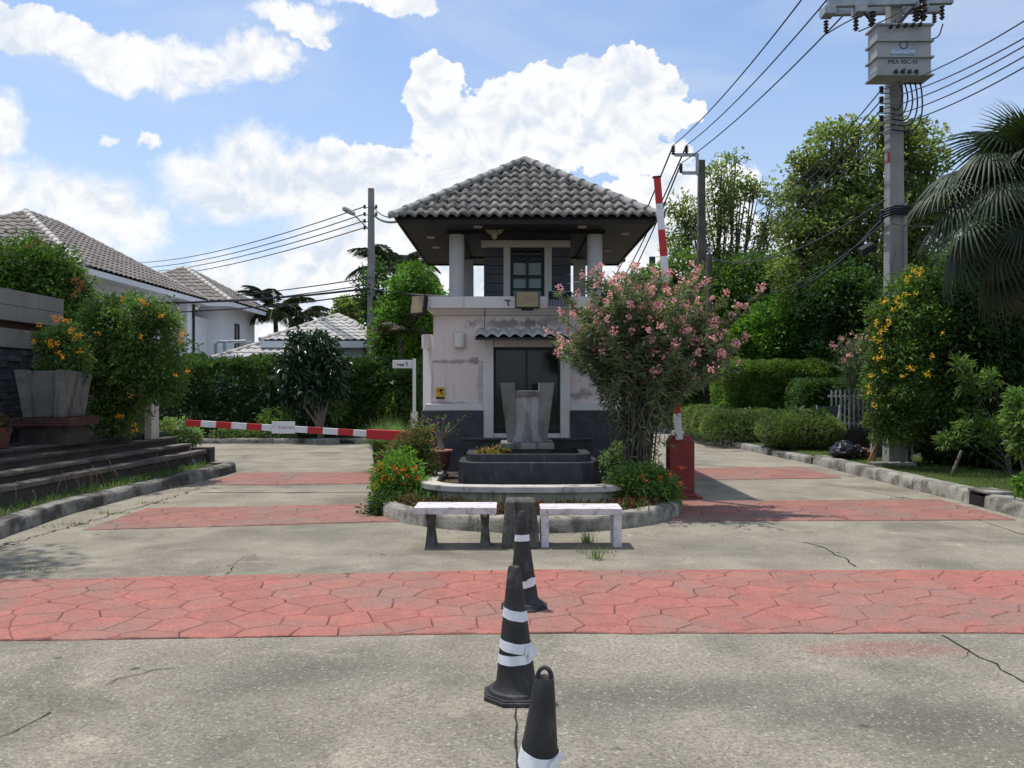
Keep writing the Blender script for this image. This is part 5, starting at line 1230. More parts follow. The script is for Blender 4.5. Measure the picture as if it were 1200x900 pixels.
# left-hand planting
tree('garden_tree', 'tall tree just outside the left edge that shades the terrace', 'tree', (-11.2, 12.2, .1),
     [(-9.7, 10.4, 9.6, 1.3, 1.3, .8), (-9.9, 12.4, 9.9, 1.4, 1.4, .9), (-10.2, 14.6, 10.4, 1.4, 1.5, .9), (-9.0, 8.6, 9.2, 1.2, 1.1, .7), (-7.9, 9.2, 9.4, .9, .9, .6), (-11.2, 11.0, 10.6, 1.6, 1.6, 1.0), (-10.9, 16.4, 10.8, 1.2, 1.2, .8)], lGen, 420, .45, 46, .16, .07, r0=.2)
tr, C, d = tree('broadleaf_tree', 'glossy dark green tree rising behind the beige entrance wall', 'tree', (-10.2, 16.6, .1), bl([(30, 320, 45, 38), (75, 350, 28, 40), (5, 335, 40, 36), (60, 312, 26, 20), (85, 385, 16, 45), (-40, 350, 50, 50)], 16.6), lGen, 620, .26, 40, .115, .05, r0=.1)
me, _, _ = crown_mesh('red_young_leaves', leafmat('leaf_red_young', [(.16, .07, .03), (.22, .10, .045)]), bl([(32, 288, 6, 4), (46, 285, 5, 3), (93, 330, 5, 8), (90, 342, 4, 5)], 15.9), 12, .05, 8, .08, .03, (-10.2, 16.6, .1)); link('young_leaves', me, tr)['kind'] = 'stuff'
t, C, d = tree('trumpetbush', 'airy shrub with yellow-orange trumpet flowers overhanging the terrace steps', 'shrub', (-6.9, 14.2, .65),
    bl([(150, 375, 46, 30), (180, 400, 34, 38), (130, 410, 40, 40), (165, 445, 40, 36), (120, 460, 30, 34), (195, 440, 18, 30), (140, 490, 24, 20), (190, 372, 18, 18), (115, 365, 22, 20)], 14.0), lGen, 620, .2, 34, .08, .034, r0=.06, shell=.35)
flowers(t, [P(x, y, 13.35) for x, y in ((168, 354), (171, 357), (165, 352), (190, 370), (213, 392), (215, 388), (217, 394), (212, 399), (115, 390), (143, 350), (165, 395), (142, 487), (139, 489), (158, 498), (155, 505), (160, 503), (154, 464), (205, 440), (219, 435))], fOrangeY, .05, 18, .026)
t, C, d = tree('trumpetbush', 'yellow-flowered bush spilling over the grey tapered planter', 'shrub', (-7.1, 12.8, 1.85), bl([(78, 405, 20, 28), (92, 425, 14, 20), (60, 400, 16, 14), (62, 432, 16, 14)], 12.9), lGen, 260, .11, 18, .07, .03, r0=.03, shell=.3)
flowers(t, [P(x, y, 12.3) for x, y in ((64, 372), (70, 373), (76, 375), (80, 377), (67, 376), (85, 386), (90, 392), (95, 393), (83, 388), (60, 405), (66, 403), (68, 413), (72, 418), (94, 412), (46, 381), (40, 400), (58, 400), (88, 396))], fOrangeY, .05, 18, .026)
bush('variegated_bush', 'rounded grey-green variegated bush at the end of the terrace steps', 'bush', bl([(203, 508, 28, 16), (190, 512, 18, 14), (220, 512, 14, 11)], 16.6), lVar, 330, .1, 14, .075, .035, .1)
for i, (px, w, lab) in enumerate(((265, 15, 'small pale-leaved shrub under the left end of the striped arm'), (290, 15, 'small pale-leaved shrub second from the left beneath the striped arm'), (330, 14, 'small pale-leaved shrub right below the white plate of the barrier'))):
    bush('variegated_bush', lab, 'bush', bl([(px, 511, w, 10), (px+7, 513, w*.7, 8)], 23.4), lVar, 120, .13, 12, .10, .05, .1)
# long dark hedge
def hedge(name, label, x0, x1, y0, y1, z0, z1, mat, n, L, W, round_=.3, lump=.12, group=None, core=True, cat='hedge', rot=0, ball=False):
    t = thing(name, label, cat, ((x0+x1)/2, (y0+y1)/2, z0), group)
    cxx, cyy, hz = (x0+x1)/2, (y0+y1)/2, (z1-z0); hx, hy = (x1-x0)/2, (y1-y0)/2
    H3 = np.array([hx, hy, hz/2]); rad = max(min(hx, hy, hz/2)*round_, .05)
    def place(k, sc):
        A = np.array([hy*hz/2, hy*hz/2, hx*hz/2*1.6, hx*hz/2, hx*hy*1.6, hx*hy*.15]); f = rg.choice(6, k, p=A/A.sum()); q = rg.uniform(-1, 1, (k, 3))
        ax = np.array([0, 0, 1, 1, 2, 2])[f]; sg = np.array([-1, 1, -1, 1, 1, -1])[f]; q[np.arange(k), ax] = sg; q = q*H3
        if ball: q = H3*unit(q/H3)*np.array([1, 1, 1.0]) if True else q; v = unit(q/H3**2); q = q*sc; return np.stack([q[:, 0], q[:, 1], q[:, 2]+hz/2], 1), v
        inn = np.clip(q, -(H3-rad), H3-rad); dv = q-inn; v = unit(dv); q = inn+v*rad
        q = q*sc; c, s_ = math.cos(rot), math.sin(rot); qx = q[:, 0]*c-q[:, 1]*s_; qy = q[:, 0]*s_+q[:, 1]*c
        return np.stack([qx, qy, q[:, 2]+hz/2], 1), v
    Pn, v = place(n, rg.uniform(.90, 1.0, (n, 1)))
    nz = np.array([noise.noise(Vector(p)*1.6)+.6*noise.noise(Vector(p)*4.5) for p in Pn+np.array([cxx, cyy, 0])])[:, None]
    Pn = Pn+v*nz*lump; D = v*.8+rg.normal(0, .6, (n, 3))+[0, 0, .25]
    V, T = leaves(Pn, D, L, W, .25); link('leaves', np_mesh('leaves', V, T, mat), t)['kind'] = 'stuff'
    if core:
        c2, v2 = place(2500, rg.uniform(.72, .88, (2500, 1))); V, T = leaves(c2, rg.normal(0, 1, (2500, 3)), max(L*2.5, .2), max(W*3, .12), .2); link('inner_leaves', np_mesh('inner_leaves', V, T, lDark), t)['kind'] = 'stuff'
    return t
hedge('hedge', 'tall dark green hedge behind the far kerb of the left lane', -11.6, -3.5, 23.9, 25.2, .1, 2.35, lDark, 34000, .12, .055, .2, .22)
hedge('hedge', 'bright leafy hedge top behind the street pole, at the left lane', -5.2, -2.6, 23.8, 25.0, .1, 2.1, lGen, 9000, .12, .05, .3, .25)
# glossy small tree in front of the hedge
tree('rubber_tree', 'small glossy dark-leaved tree with forked trunk in front of the hedge', 'tree', (-5.45, 23.6, .1), bl([(365, 408, 26, 18), (345, 430, 20, 24), (385, 432, 20, 24), (362, 452, 26, 20), (340, 455, 14, 16), (392, 452, 12, 16)], 23.5), lRubber, 420, .22, 13, .2, .085, r0=.07, bark=mBarkPale, curl=.35, up=.0, shell=.4)
for i, (x, y) in enumerate(((312, 492), (335, 490), (395, 480))):
    c = P(x, y, 23.3); bush('young_fern' if i < 2 else 'leafy_shrub', ('bright feathery sapling against the dark hedge, left of the arm plate', 'bright thin sapling standing just above the arm plate', 'low dark shrub right of the forked trunk')[i], 'plant', bl([(x, y, 9, 14)], 23.3), lGen, 26, .14, 10, .16, .03, .1, shell=.2)
# fountain grass
c = (P(456, 490, 15.6).x, 15.6, 0); t = thing('fountain_grass', 'arching pale green ornamental grass clump behind the barrier box', 'ornamental grass', (c[0], c[1], .0))
nb = 2600; a = rg.uniform(0, 2*np.pi, nb); rr0 = rg.random(nb)**.6*.28
pts = np.stack([np.cos(a)*rr0, np.sin(a)*rr0*.8, np.full(nb, .25)], 1); V, T = blades(pts, .85, .012, .8, 4, .8); link('blades', np_mesh('blades', V, T, lFount), t)['kind'] = 'stuff'
ob('grass_tub', MB().lathe([(.20, 0.001), (.26, .02), (.32, .30), (.30, .30), (.28, .26), (.01, .26)], (c[0], c[1], 0), 18, caps=False), mTerra, t, smooth=True)
# street name sign
t = thing('lane_sign', 'white lane sign plate numbered 1 on a slim white post beside the guardhouse', 'sign', P(486, 500, 15.2).xy.to_3d())
Ys = 15.2; x = P(485.5, 0, Ys).x
ob('post', MB().box(x-.028, x+.028, Ys-.028, Ys+.028, 0, P(0, 420.5, Ys).z).box(x-.06, x+.06, Ys-.06, Ys+.06, 0, 1.12), mBarW, t, bevel=.004)
pl0, pl1 = P(460, 431.5, Ys), P(484, 422, Ys)
ob('plate', MB().box(pl0.x, pl1.x-.01, Ys-.012, Ys+.012, pl0.z, pl1.z), mBarW, t, bevel=.006)
text('ซอย', 'lettering', mInk, t, P(469.5, 427.5, Ys-.016), .075, bold=.002); text('1', 'lettering', mInk, t, P(476.8, 426.6, Ys-.016), .10, bold=.004)

# ================================================================== HOUSES
def hip_roof(t, x0, x1, y0, y1, z, rise, along, mat, ridgemat, W=.3, Hh=.33, over=None, deck=None):
    w = min(x1-x0, y1-y0)/2
    if along == 'y': A, B = ((x0+x1)/2, y0+w, z+rise), ((x0+x1)/2, y1-w, z+rise)
    else: A, B = (x0+w, (y0+y1)/2, z+rise), (x1-w, (y0+y1)/2, z+rise)
    c = [(x0, y0, z), (x1, y0, z), (x1, y1, z), (x0, y1, z)]
    if along == 'y': faces = ((c[0], c[1], A, A), (c[1], c[2], A, B), (c[2], c[3], B, B), (c[3], c[0], B, A)); hips = ((c[0], A), (c[1], A), (c[2], B), (c[3], B))
    else: faces = ((c[0], c[1], A, B), (c[1], c[2], B, B), (c[2], c[3], B, A), (c[3], c[0], A, A)); hips = ((c[0], A), (c[1], B), (c[2], B), (c[3], A))
    for a, b, p, q in faces:
        fr, ev, sl, wl = frame_of(a, b, p); w2 = ev-(Vector(q)-Vector(a)).dot(fr[1])
        roof_tiles(t, fr, ev, sl, wl, w2, W, Hh, .045, .03, mat, parts=False, nx=4)
    for a, b in hips: ridge(t, a, b, .11, .35, ridgemat, joined=True)
    if (Vector(A)-Vector(B)).length > .3: ridge(t, A, B, .11, .35, ridgemat, joined=True)
    mb = MB(); mb.v = [(p[0], p[1], p[2]-.03) for p in c]+[(A[0], A[1], A[2]-.05), (B[0], B[1], B[2]-.05)]
    mb.f = [(0, 1, 4), (1, 2, 5, 4), (2, 3, 5), (3, 0, 4, 5)] if along == 'y' else [(0, 1, 5, 4), (1, 2, 5), (2, 3, 4, 5), (3, 0, 4)]
    ob('roof_deck', mb, mSoffit, t)
    i_ = .03; mb = MB(); mb.box(x0+i_, x1-i_, y0+i_, y1-i_, z-.10, z-.05); ob('eave_soffit', mb, mHouse, t)
    f_ = .04; mb = MB(); mb.box(x0, x1, y0-.0, y0+f_, z-.2, z-.035).box(x0, x1, y1-f_, y1, z-.2, z-.035).box(x0, x0+f_, y0+f_+.001, y1-f_-.001, z-.2, z-.035).box(x1-f_, x1, y0+f_+.001, y1-f_-.001, z-.2, z-.035); ob('gutter', mb, mHouse, t)
def window(t, x, y0, y1, z0, z1, face='x'):
    if face == 'x': w = ob('window', MB().box(x, x+.05, y0, y0+.07, z0, z1).box(x, x+.05, y1-.07, y1, z0, z1).box(x, x+.05, y0+.071, y1-.071, z1-.07, z1).box(x, x+.05, y0+.071, y1-.071, z0, z0+.07), mTeal, t); ob('pane', MB().box(x+.01, x+.02, y0+.071, y1-.071, z0+.071, z1-.071), mGlass, w)
    else: w = ob('window', MB().box(y0, y0+.07, x-.05, x, z0, z1).box(y1-.07, y1, x-.05, x, z0, z1).box(y0+.071, y1-.071, x-.05, x, z1-.07, z1).box(y0+.071, y1-.071, x-.05, x, z0, z0+.07), mTeal, t); ob('pane', MB().box(y0+.071, y1-.071, x-.02, x-.01, z0+.071, z1-.071), mGlass, w)
h1 = thing('house', 'large white house with grey-brown hip roof, nearest at the left', 'house', (-15, 26.6, 0))
hip_roof(h1, -18.6, -11.45, 22, 31.2, 4.82, 2.15, 'y', mTileStuff, mRidgePale)
ob('wall', MB().box(-17.9, -12.35, 22.8, 30.4, 0, 4.718), mHouse, h1)
ob('corner_column', MB().box(-12.1, -11.8, 30.1, 30.5, 0, 4.715), mHouse, h1)
ob('wall_band', MB().box(-17.93, -12.31, 22.77, 30.43, 4.3, 4.5), mHouse, h1)
window(h1, -12.349, 23.6, 24.8, 2.6, 4.0); window(h1, -12.349, 26.2, 27.6, 2.6, 4.0); window(h1, -12.349, 29.0, 29.8, 2.6, 4.1)
ob('downpipe', MB().tube([(-11.75, 30.55, 4.6), (-11.75, 30.55, 0)], .05, 6), mBlack, h1)
ob('porch_roof', MB().hexa([(-12.3, 30.0, 2.35), (-10.6, 30.0, 2.0), (-10.6, 31.6, 2.0), (-12.3, 31.6, 2.35), (-12.3, 30.0, 2.75), (-10.6, 30.0, 2.08), (-10.6, 31.6, 2.08), (-12.3, 31.6, 2.75)]), mHouse, h1)
h2 = thing('house', 'white two-storey house with brown hip roof, second from the left and behind', 'house', (-13.8, 35, 0))
hip_roof(h2, -16.8, -10.85, 32.0, 38.0, 4.88, 1.72, 'y', mTileStuff, mRidgePale)
ob('wall', MB().box(-16.0, -11.6, 32.9, 37.3, 0, 4.778), mHouse, h2)
fr, ev, sl, w = frame_of((-14.6, 31.0, 4.28), (-11.9, 31.0, 4.28), (-13.25, 32.6, 5.2)); roof_tiles(h2, fr, ev, sl, .0, .0, .3, .33, .045, .03, mTileStuff, parts=False, nx=4)
ob('wing_wall', MB().box(-14.4, -12.1, 31.3, 32.899, 0, 4.25), mHouse, h2)
ob('wing_gutter', MB().box(-14.62, -11.88, 30.95, 31.02, 4.12, 4.27), mGreyW, h2)
window(h2, -11.599, 34.6, 35.1, 2.6, 4.2)
h3 = thing('house', 'low house with pale grey tiled roof behind the hedge', 'house', (-6.2, 29.7, 0))
hip_roof(h3, -8.35, -4.1, 27.5, 31.9, 3.12, 1.0, 'y', mTilePale, mRidgePale, W=.25, Hh=.28)
ob('wall', MB().box(-8.0, -4.4, 28.0, 31.5, 0, 3.02), mHouse, h3)
ob('fascia_beam', MB().box(-8.3, -4.2, 27.3, 27.48, 2.86, 3.08), mHouse, h3)
a_, b_, c_ = Vector((-9.75, 26.9, 2.5)), Vector((-6.9, 26.9, 2.5)), Vector((-7.3, 28.4, 3.45))
fr, ev, sl, w = frame_of(a_, b_, c_); roof_tiles(h3, fr, ev, sl, w, ev-w, .25, .28, .045, .03, mTilePale, parts=False, nx=4); ridge(h3, a_, c_, .1, .3, mRidgePale, joined=True)
ob('wing_wall', MB().box(-9.5, -7.0, 27.0, 28.6, 0, 2.48), mHouse, h3)
ac = thing('air_duct', 'bent silver ducts with an air conditioner on the low roof between the houses', 'duct', (-9.8, 28, 0))
for k in range(2):
    x = -9.95+k*.3; ob('pipe', MB().tube([(x, 27.8, 2.3), (x, 27.8, 3.0), (x+.08, 27.8, 3.08), (x+.7, 27.8, 3.08+.02*k)], .055, 8), mSteel, ac, smooth=True)
ob('condenser_unit', MB().box(-9.2, -8.8, 27.9, 28.3, 2.45, 3.1), mGreyW, ac, bevel=.02)
ob('roof_slab', MB().box(-11.5, -8.6, 27.6, 29.5, 2.2, 2.3), mHouse, ac)
# ================================================================== POLES AND WIRES
class INS(list): pass
def insul(L, c, h=.16, r=.04, rot=None):
    mb = MB(); L.append(mb)
    prof = [(r*.5, 0)]
    for k in range(4): z = h*(k+.3)/4; prof += [(r*.55, z), (r, z+h*.06), (r*.55, z+h*.16)]
    prof.append((r*.4, h)); mb.lathe(prof, c, 10, rot=rot)
def smooth_path(pts, m=5):
    pts = [Vector(p) for p in pts]; out = []
    for i in range(len(pts)-1):
        p0, p1, p2, p3 = pts[max(i-1, 0)], pts[i], pts[i+1], pts[min(i+2, len(pts)-1)]
        for k in range(m):
            s = k/m; out.append(.5*((2*p1)+(p2-p0)*s+(2*p0-5*p1+4*p2-p3)*s*s+(3*p1-p0-3*p2+p3)*s**3))
    return out+[pts[-1]]
# left street pole with lamp
Yp = 26.0; xp = P(435, 0, Yp).x; zt_ = P(0, 221, Yp).z
t = thing('utility_pole', 'square concrete pole with a street lamp arm, left of the guardhouse', 'utility pole', (xp, Yp, 0))
ob('pole', MB().hexa([(xp-.13, Yp-.13, 0), (xp+.13, Yp-.13, 0), (xp+.13, Yp+.13, 0), (xp-.13, Yp+.13, 0), (xp-.085, Yp-.085, zt_), (xp+.085, Yp-.085, zt_), (xp+.085, Yp+.085, zt_), (xp-.085, Yp+.085, zt_)]), mPole, t)
ob('lamp_arm', MB().tube([(xp-.1, Yp-.1, P(0, 268, Yp).z), (xp-.4, Yp-.15, P(0, 257, Yp).z), P(413, 249.5, Yp-.2)], .022, 6), mSteel, t, smooth=True)
c = P(408, 247, Yp-.2); m_ = Matrix.Rotation(R(28), 3, 'Y')
ob('lamp_head', MB().lathe([(.02, -.24), (.07, -.20), (.085, -.02), (.075, .16), (.03, .2)], c, 12, rot=Matrix.Rotation(R(-62), 3, 'Y')), mGreyW, t, smooth=True)
LVp = []
mb = MB(); IL = []
for i, y in enumerate((243.5, 252, 260, 268)):
    z = P(0, y, Yp).z; mb.box(xp-.2, xp-.08, Yp-.16, Yp-.13, z-.03, z-.01); insul(IL, (xp-.18, Yp-.145, z-.06), .12, .05); LVp.append(Vector((xp-.2, Yp-.145, z)))
for y in (243.5, 252): z = P(0, y, Yp).z; insul(IL, (xp+.18, Yp-.145, z-.06), .12, .05); mb.box(xp+.08, xp+.2, Yp-.16, Yp-.13, z-.03, z-.01)
[ob('insulator', q, mInsul, t, smooth=True) for q in IL]; ob('insulator_bracket', mb, mSteel, t)
ob('cable_coil', MB().tube([(xp+.14+.10*math.cos(a)*.5, Yp-.16, P(0, 358, Yp).z+.28*math.sin(a)) for a in np.linspace(0, 6.28, 14)], .035, 6), mWire, t)
def wire(label, pts_or_a, b=None, sag=0.3, r=.012, group='overhead wires', n=14):
    if b is None: pts = pts_or_a
    else:
        a = Vector(pts_or_a); b = Vector(b); pts = []
        for k in range(n+1): s = k/n; p = a.lerp(b, s); p.z -= sag*4*s*(1-s); pts.append(p)
    o = ob('overhead_wire', MB().tube(pts, r, 5), mWire); tagit(o, label, 'wire', group); return o
nm = ('topmost', 'second', 'third', 'lowest')
for i, (a, yb) in enumerate(zip(LVp, (296, 302, 307, 313))):
    wire(f'{nm[i]} of the four thin wires running from the lamp pole down to the left', a, P(120-i*5, yb+10, 60), .7, .018)
for i, (yp, ye, ex) in enumerate(((318, 350, -60), (326, 356, -60))):
    wire(('upper', 'lower')[i]+' faint far wire crossing behind the white houses to the lamp pole', (xp, Yp-.15, P(0, yp+8, Yp).z), P(90, ye-8, 60), .6, .02)
bundle = [P(434, 338, Yp-.25), P(360, 346, Yp), P(280, 352, Yp+1), P(180, 356, Yp+2), P(60, 352, Yp+3)]
wire('thick cable bundle from the lamp pole across the front of the white houses', bundle, r=.035)
wire('second dark cable just below the thick bundle left of the lamp pole', [p+Vector((0, 0.1, -.14-.06*k)) for k, p in enumerate(bundle)], r=.022)
wire('cable from the lamp pole running right behind the guardhouse columns', [P(437, 339, Yp-.2), P(480, 345, 24), P(560, 350, 22), P(700, 343, 22), P(840, 336, 28)], r=.03)
wire('thin wire from the top of the lamp pole right to the guardhouse roof', P(438, 243, Yp-.15), P(470, 252, 17.2), .15, .016)
wire('dark wire just below, from the lamp pole to the guardhouse roof', P(438, 252, Yp-.15), P(472, 258, 17.2), .12, .03)
# bracket pole
Y2 = 30; x2 = P(822, 0, Y2).x; z2 = P(0, 188, Y2).z
t = thing('utility_pole', 'slim concrete pole with a bent two-arm steel bracket, among the trees', 'utility pole', (x2, Y2, 0))
ob('pole', MB().hexa([(x2-.2, Y2-.2, 0), (x2+.2, Y2-.2, 0), (x2+.2, Y2+.2, 0), (x2-.2, Y2+.2, 0), (x2-.11, Y2-.11, z2), (x2+.11, Y2-.11, z2), (x2+.11, Y2+.11, z2), (x2-.11, Y2+.11, z2)]), mPoleDark, t)
za, zb = P(0, 183.5, Y2).z, P(0, 204.5, Y2).z
mb = MB(); q0, q1 = P(789, 0, Y2).x, P(817, 0, Y2).x
mb.box(q0, q1, Y2-.28, Y2-.18, za-.05, za+.05).box(q1-.1, q1, Y2-.281, Y2-.179, zb-.051, za-.051).box(P(798, 0, Y2).x, q1-.101, Y2-.28, Y2-.18, zb-.05, zb+.05)
ob('bracket', mb, mSteel, t)
IL = []; I2 = []
for (px, py, zz) in ((789, 178, za), (804.5, 178, za), (798, 198, zb)):
    c = P(px, py, Y2-.23); insul(IL, (c.x, c.y, zz+.0), .32, .085); I2.append(Vector((c.x, c.y, zz+.34)))
[ob('insulator', q, mInsul, t, smooth=True) for q in IL]
ob('street_lamp_arm', MB().tube([P(829, 320, Y2-.3), P(831, 296, Y2-.5), P(836, 290, Y2-.6)], .04, 6), mSteel, t)
top3 = ((975, -48), (1010, -50), (1035, -32))
lab3 = ('leftmost', 'middle', 'rightmost')
for i, (a, q) in enumerate(zip(I2, top3)):
    wire(f'{lab3[i]} of three high wires climbing from the bracket pole out of the frame', a, P(q[0], q[1], 15.0), .25, .017)
    wire(f'{lab3[i]} of three wires dropping from the bracket pole behind the roof', a, P(690+i*9, 372, 62), .7, .03)
t = thing('utility_pole', 'short dark pole stub behind the oleander, left of the raised arm', 'utility pole', P(764, 420, 34).xy.to_3d())
ob('pole', MB().box(P(761, 0, 34).x, P(767.5, 0, 34).x, 33.9, 34.1, 0, P(0, 301, 34).z), mBoard, t)
t = thing('utility_pole', 'second weathered pole standing close beside the bracket pole', 'utility pole', P(831, 420, 28).xy.to_3d())
ob('pole', MB().lathe([(.13, 0), (.10, P(0, 298, 28).z)], (P(831, 0, 28).x, 28, 0), 10), mPoleDark, t)
# big transformer pole
Y1 = 15.4; x1_ = 7.11
t = thing('utility_pole', 'tall concrete pole carrying the grey transformer at the right verge', 'utility pole', (x1_, Y1, .14))
zT = P(0, -60, Y1).z
mb = MB(); mb.hexa([(x1_-.165, Y1-.15, 0), (x1_+.165, Y1-.15, 0), (x1_+.165, Y1+.15, 0), (x1_-.165, Y1+.15, 0), (x1_-.115, Y1-.11, zT), (x1_+.105, Y1-.11, zT), (x1_+.105, Y1+.11, zT), (x1_-.115, Y1+.11, zT)])
ob('pole', mb, mPole, t, bevel=.02)
zc = P(0, 8, Y1).z; xa, xb = P(965, 0, Y1).x, P(1110, 0, Y1).x
m_ = Matrix.Rotation(R(-1.5), 3, 'Y')
ob('crossarm', MB().rbox(((xa+xb)/2, Y1-.18, zc), (xb-xa, .1, .12), m_), mSteel, t, bevel=.004)
ob('crossarm', MB().rbox(((xa+xb)/2, Y1+.18, zc), (xb-xa, .1, .12), m_), mSteel, t, bevel=.004)
for (px, py) in ((973, 10), (1010, 8), (1082, 4)):
    c = P(px, py, Y1-.3); ob('fuse_mount', MB().box(c.x-.1, c.x+.1, Y1-.32, Y1-.05, c.z-.09, c.z+.06), mSteel, t, bevel=.01)
IL = []; tops = []
for (px, py, h, r) in ((968, 38, .22, .05), (1003, 36, .26, .055), (1022, 31, .28, .075), (1074, 25, .26, .075), (1082, 24, .42, .075), (1104, 23, .26, .05), (1095, 27, .18, .045)):
    c = P(px, py, Y1-.35); insul(IL, c, h, r); tops.append(c+Vector((0, 0, h)))
[ob('insulator', q, mInsul, t, smooth=True) for q in IL]
ob('fuse_tube', MB().tube([P(1054, 27, Y1-.4), P(1068, 10, Y1-.3)], .035, 8), mBlack, t)
ob('fuse_tube', MB().tube([P(1013, 15, Y1-.35), P(1022, 25, Y1-.4)], .03, 8), mBlack, t)
BL = []; I1 = []; IL = []
for y in (105, 117, 128, 139, 151):
    c = P(1033, y, Y1-.15); insul(IL, c-Vector((0, 0, .06)), .12, .05); BL.append(MB().box(c.x-.02, x1_-.1, c.y-.02, c.y+.02, c.z-.075, c.z-.06)); I1.append(c)
[ob('insulator', q, mInsul, t, smooth=True) for q in IL]; [ob('insulator_bracket', q, mSteel, t) for q in BL]
for k in range(5):
    mb = MB(); pts = [P(1049+k*8, 28 if k else 24, Y1-.55-.02*k), P(1051+k*7.6, 45, Y1-.62), P(1053+k*7.0+(k > 1)*2, 68, Y1-.62), P(1049+k*5.6, 87, Y1-.6), P(1055+k*6.0, 100, Y1-.45), P(1058+k*5.6, 112+k*5, Y1-.3), P(1053+k*4.4, 128+k*6, Y1-.2), P(1044, 126+k*6.5, Y1-.2)]
    mb.tube(smooth_path(pts), .014, 5); ob('service_cable', mb, mWire, t)
for pts in ([P(968, 40, Y1-.35), P(990, 27, Y1-.4), P(1015, 15, Y1-.35)], [P(1006, 37, Y1-.35), P(1040, 22, Y1-.4), P(1065, 7, Y1-.35)], [P(1105, 28, Y1-.35), P(1100, 42, Y1-.35), P(1091, 46, Y1-.35)]): ob('service_cable', MB().tube(smooth_path(pts), .012, 5), mWire, t)
ob('red_tag', MB().box(P(1040, 0, Y1-.17).x, P(1043, 0, Y1-.17).x, Y1-.165, Y1-.155, P(0, 190, Y1-.17).z, P(0, 178, Y1-.17).z), mInkRed, t)
mb = MB()
for k in range(4): z = P(0, 244+k*3, Y1).z; mb.tube([(x1_-.35, Y1-.2, z-.1), (x1_-.1, Y1-.22, z), (x1_+.25, Y1-.2, z-.02), (x1_+.6+k*.1, Y1-.3, z+.02)], .02, 5)
mb.box(P(1066, 0, Y1).x, P(1078, 0, Y1).x, Y1-.4, Y1-.2, P(0, 252, Y1).z, P(0, 243, Y1).z); mb.tube([P(1008, 296, Y1-.5), P(1022, 288, Y1-.5)], .09, 8)
ob('cable_clamps', mb, mWire, t)
ob('conduit', MB().tube([(x1_+.13, Y1-.16, P(0, 240, Y1).z), (x1_+.15, Y1-.17, .14)], .035, 7), mPole, t)
# transformer
Yt = 14.6; a, b = P(1028, 88, Yt), P(1091, 27, Yt)
t = thing('transformer', 'grey boxed transformer with ribbed edges hung high on the right pole', 'transformer', ((a.x+b.x)/2, Yt+.4, a.z))
D_ = 1.25; sk = -.28
def skb(x0, x1, y0, y1, z0, z1):
    f = lambda y: sk*(y-Yt)/D_*0
    return MB().box(x0, x1, y0, y1, z0, z1)
xr = b.x
ob('tank', MB().box(a.x, xr, Yt, Yt+.38, a.z+.0, b.z), mTrafo, t)
for zz in (88, 67, 48, 29):
    z = P(0, zz, Yt).z; ob('edge_rib', MB().box(a.x-.04, xr+.04, Yt-.045, Yt+.38+.04, z-.014, z+.014), mTrafo, t)
mb = MB()
for k in range(5): c = P(1043+k*8.6, 33-k*.6, Yt-.06); ob('bushing', MB().lathe([(.03, 0), (.035, .04), (.02, .08)], c, 10, rot=Matrix.Rotation(R(60), 3, 'X')), mBlack, t)
mb = MB()
for k in range(4): c = P(1050+k*8, 86, Yt-.05); ob('cable_gland', MB().lathe([(.035, 0), (.035, .06)], c, 10), mBlack, t)
ob('label_plate', MB().box(P(1044.5, 0, Yt).x, P(1072.5, 0, Yt).x, Yt-.012, Yt-.003, P(0, 64, Yt).z, P(0, 58, Yt).z), weather('label_blue', (.30, .42, .62), (.28, .4, .6), 4, None, bump=0), t)
text('4C-10 NG.IMC', 'lettering', mBarW, t, P(1058.5, 61, Yt-.014), .07, bold=.002)
text('MEA 50C-43', 'lettering', mInk, t, P(1058, 72.5, Yt-.004), .10); text('IA', 'lettering', mInk, t, P(1060, 81, Yt-.004), .07)
ob('emblem', MB().lathe([(.075, 0), (.075, .004), (.06, .004), (.06, .0)], P(1059, 52.5, Yt-.004), 16, caps=False, rot=Matrix.Rotation(R(90), 3, 'X')), mInkBlue, t)
nm5 = ('topmost', 'second', 'third', 'fourth', 'lowest')
far5 = ((860, 250), (852, 266), (850, 280), (848, 293), (846, 306)); near5 = ((1205, 14), (1205, 36), (1205, 45), (1205, 57.5), (1205, 70.5))
for i, c in enumerate(I1):
    e = P(far5[i][0], far5[i][1]+10, 29.8)
    wire(f'{nm5[i]} of the five wires running from the transformer pole back to the trees', c, e, .45, .013)
    e = P(near5[i][0]+40, near5[i][1]-18, 9.0)
    wire(f'{nm5[i]} of the five wires from the transformer pole to the upper right edge', c, e, .12, .0095)
wire('thick low cable strung from the transformer pole into the left trees', P(1036, 255, Y1-.2), P(900, 340, 29), .5, .03)
wire('thin low cable under the thick one beside the transformer pole', P(1036, 262, Y1-.2), P(860, 345, 29), .5, .02)
wire('dark cable crossing low from the transformer pole into the fan palm', P(1046, 262, Y1-.2), P(1240, 215, 11), .25, .012)
wire('pale service wire from the transformer pole through the trees to the bracket pole', P(1036, 235, Y1-.2), P(826, 300, 29.7), .6, .02)

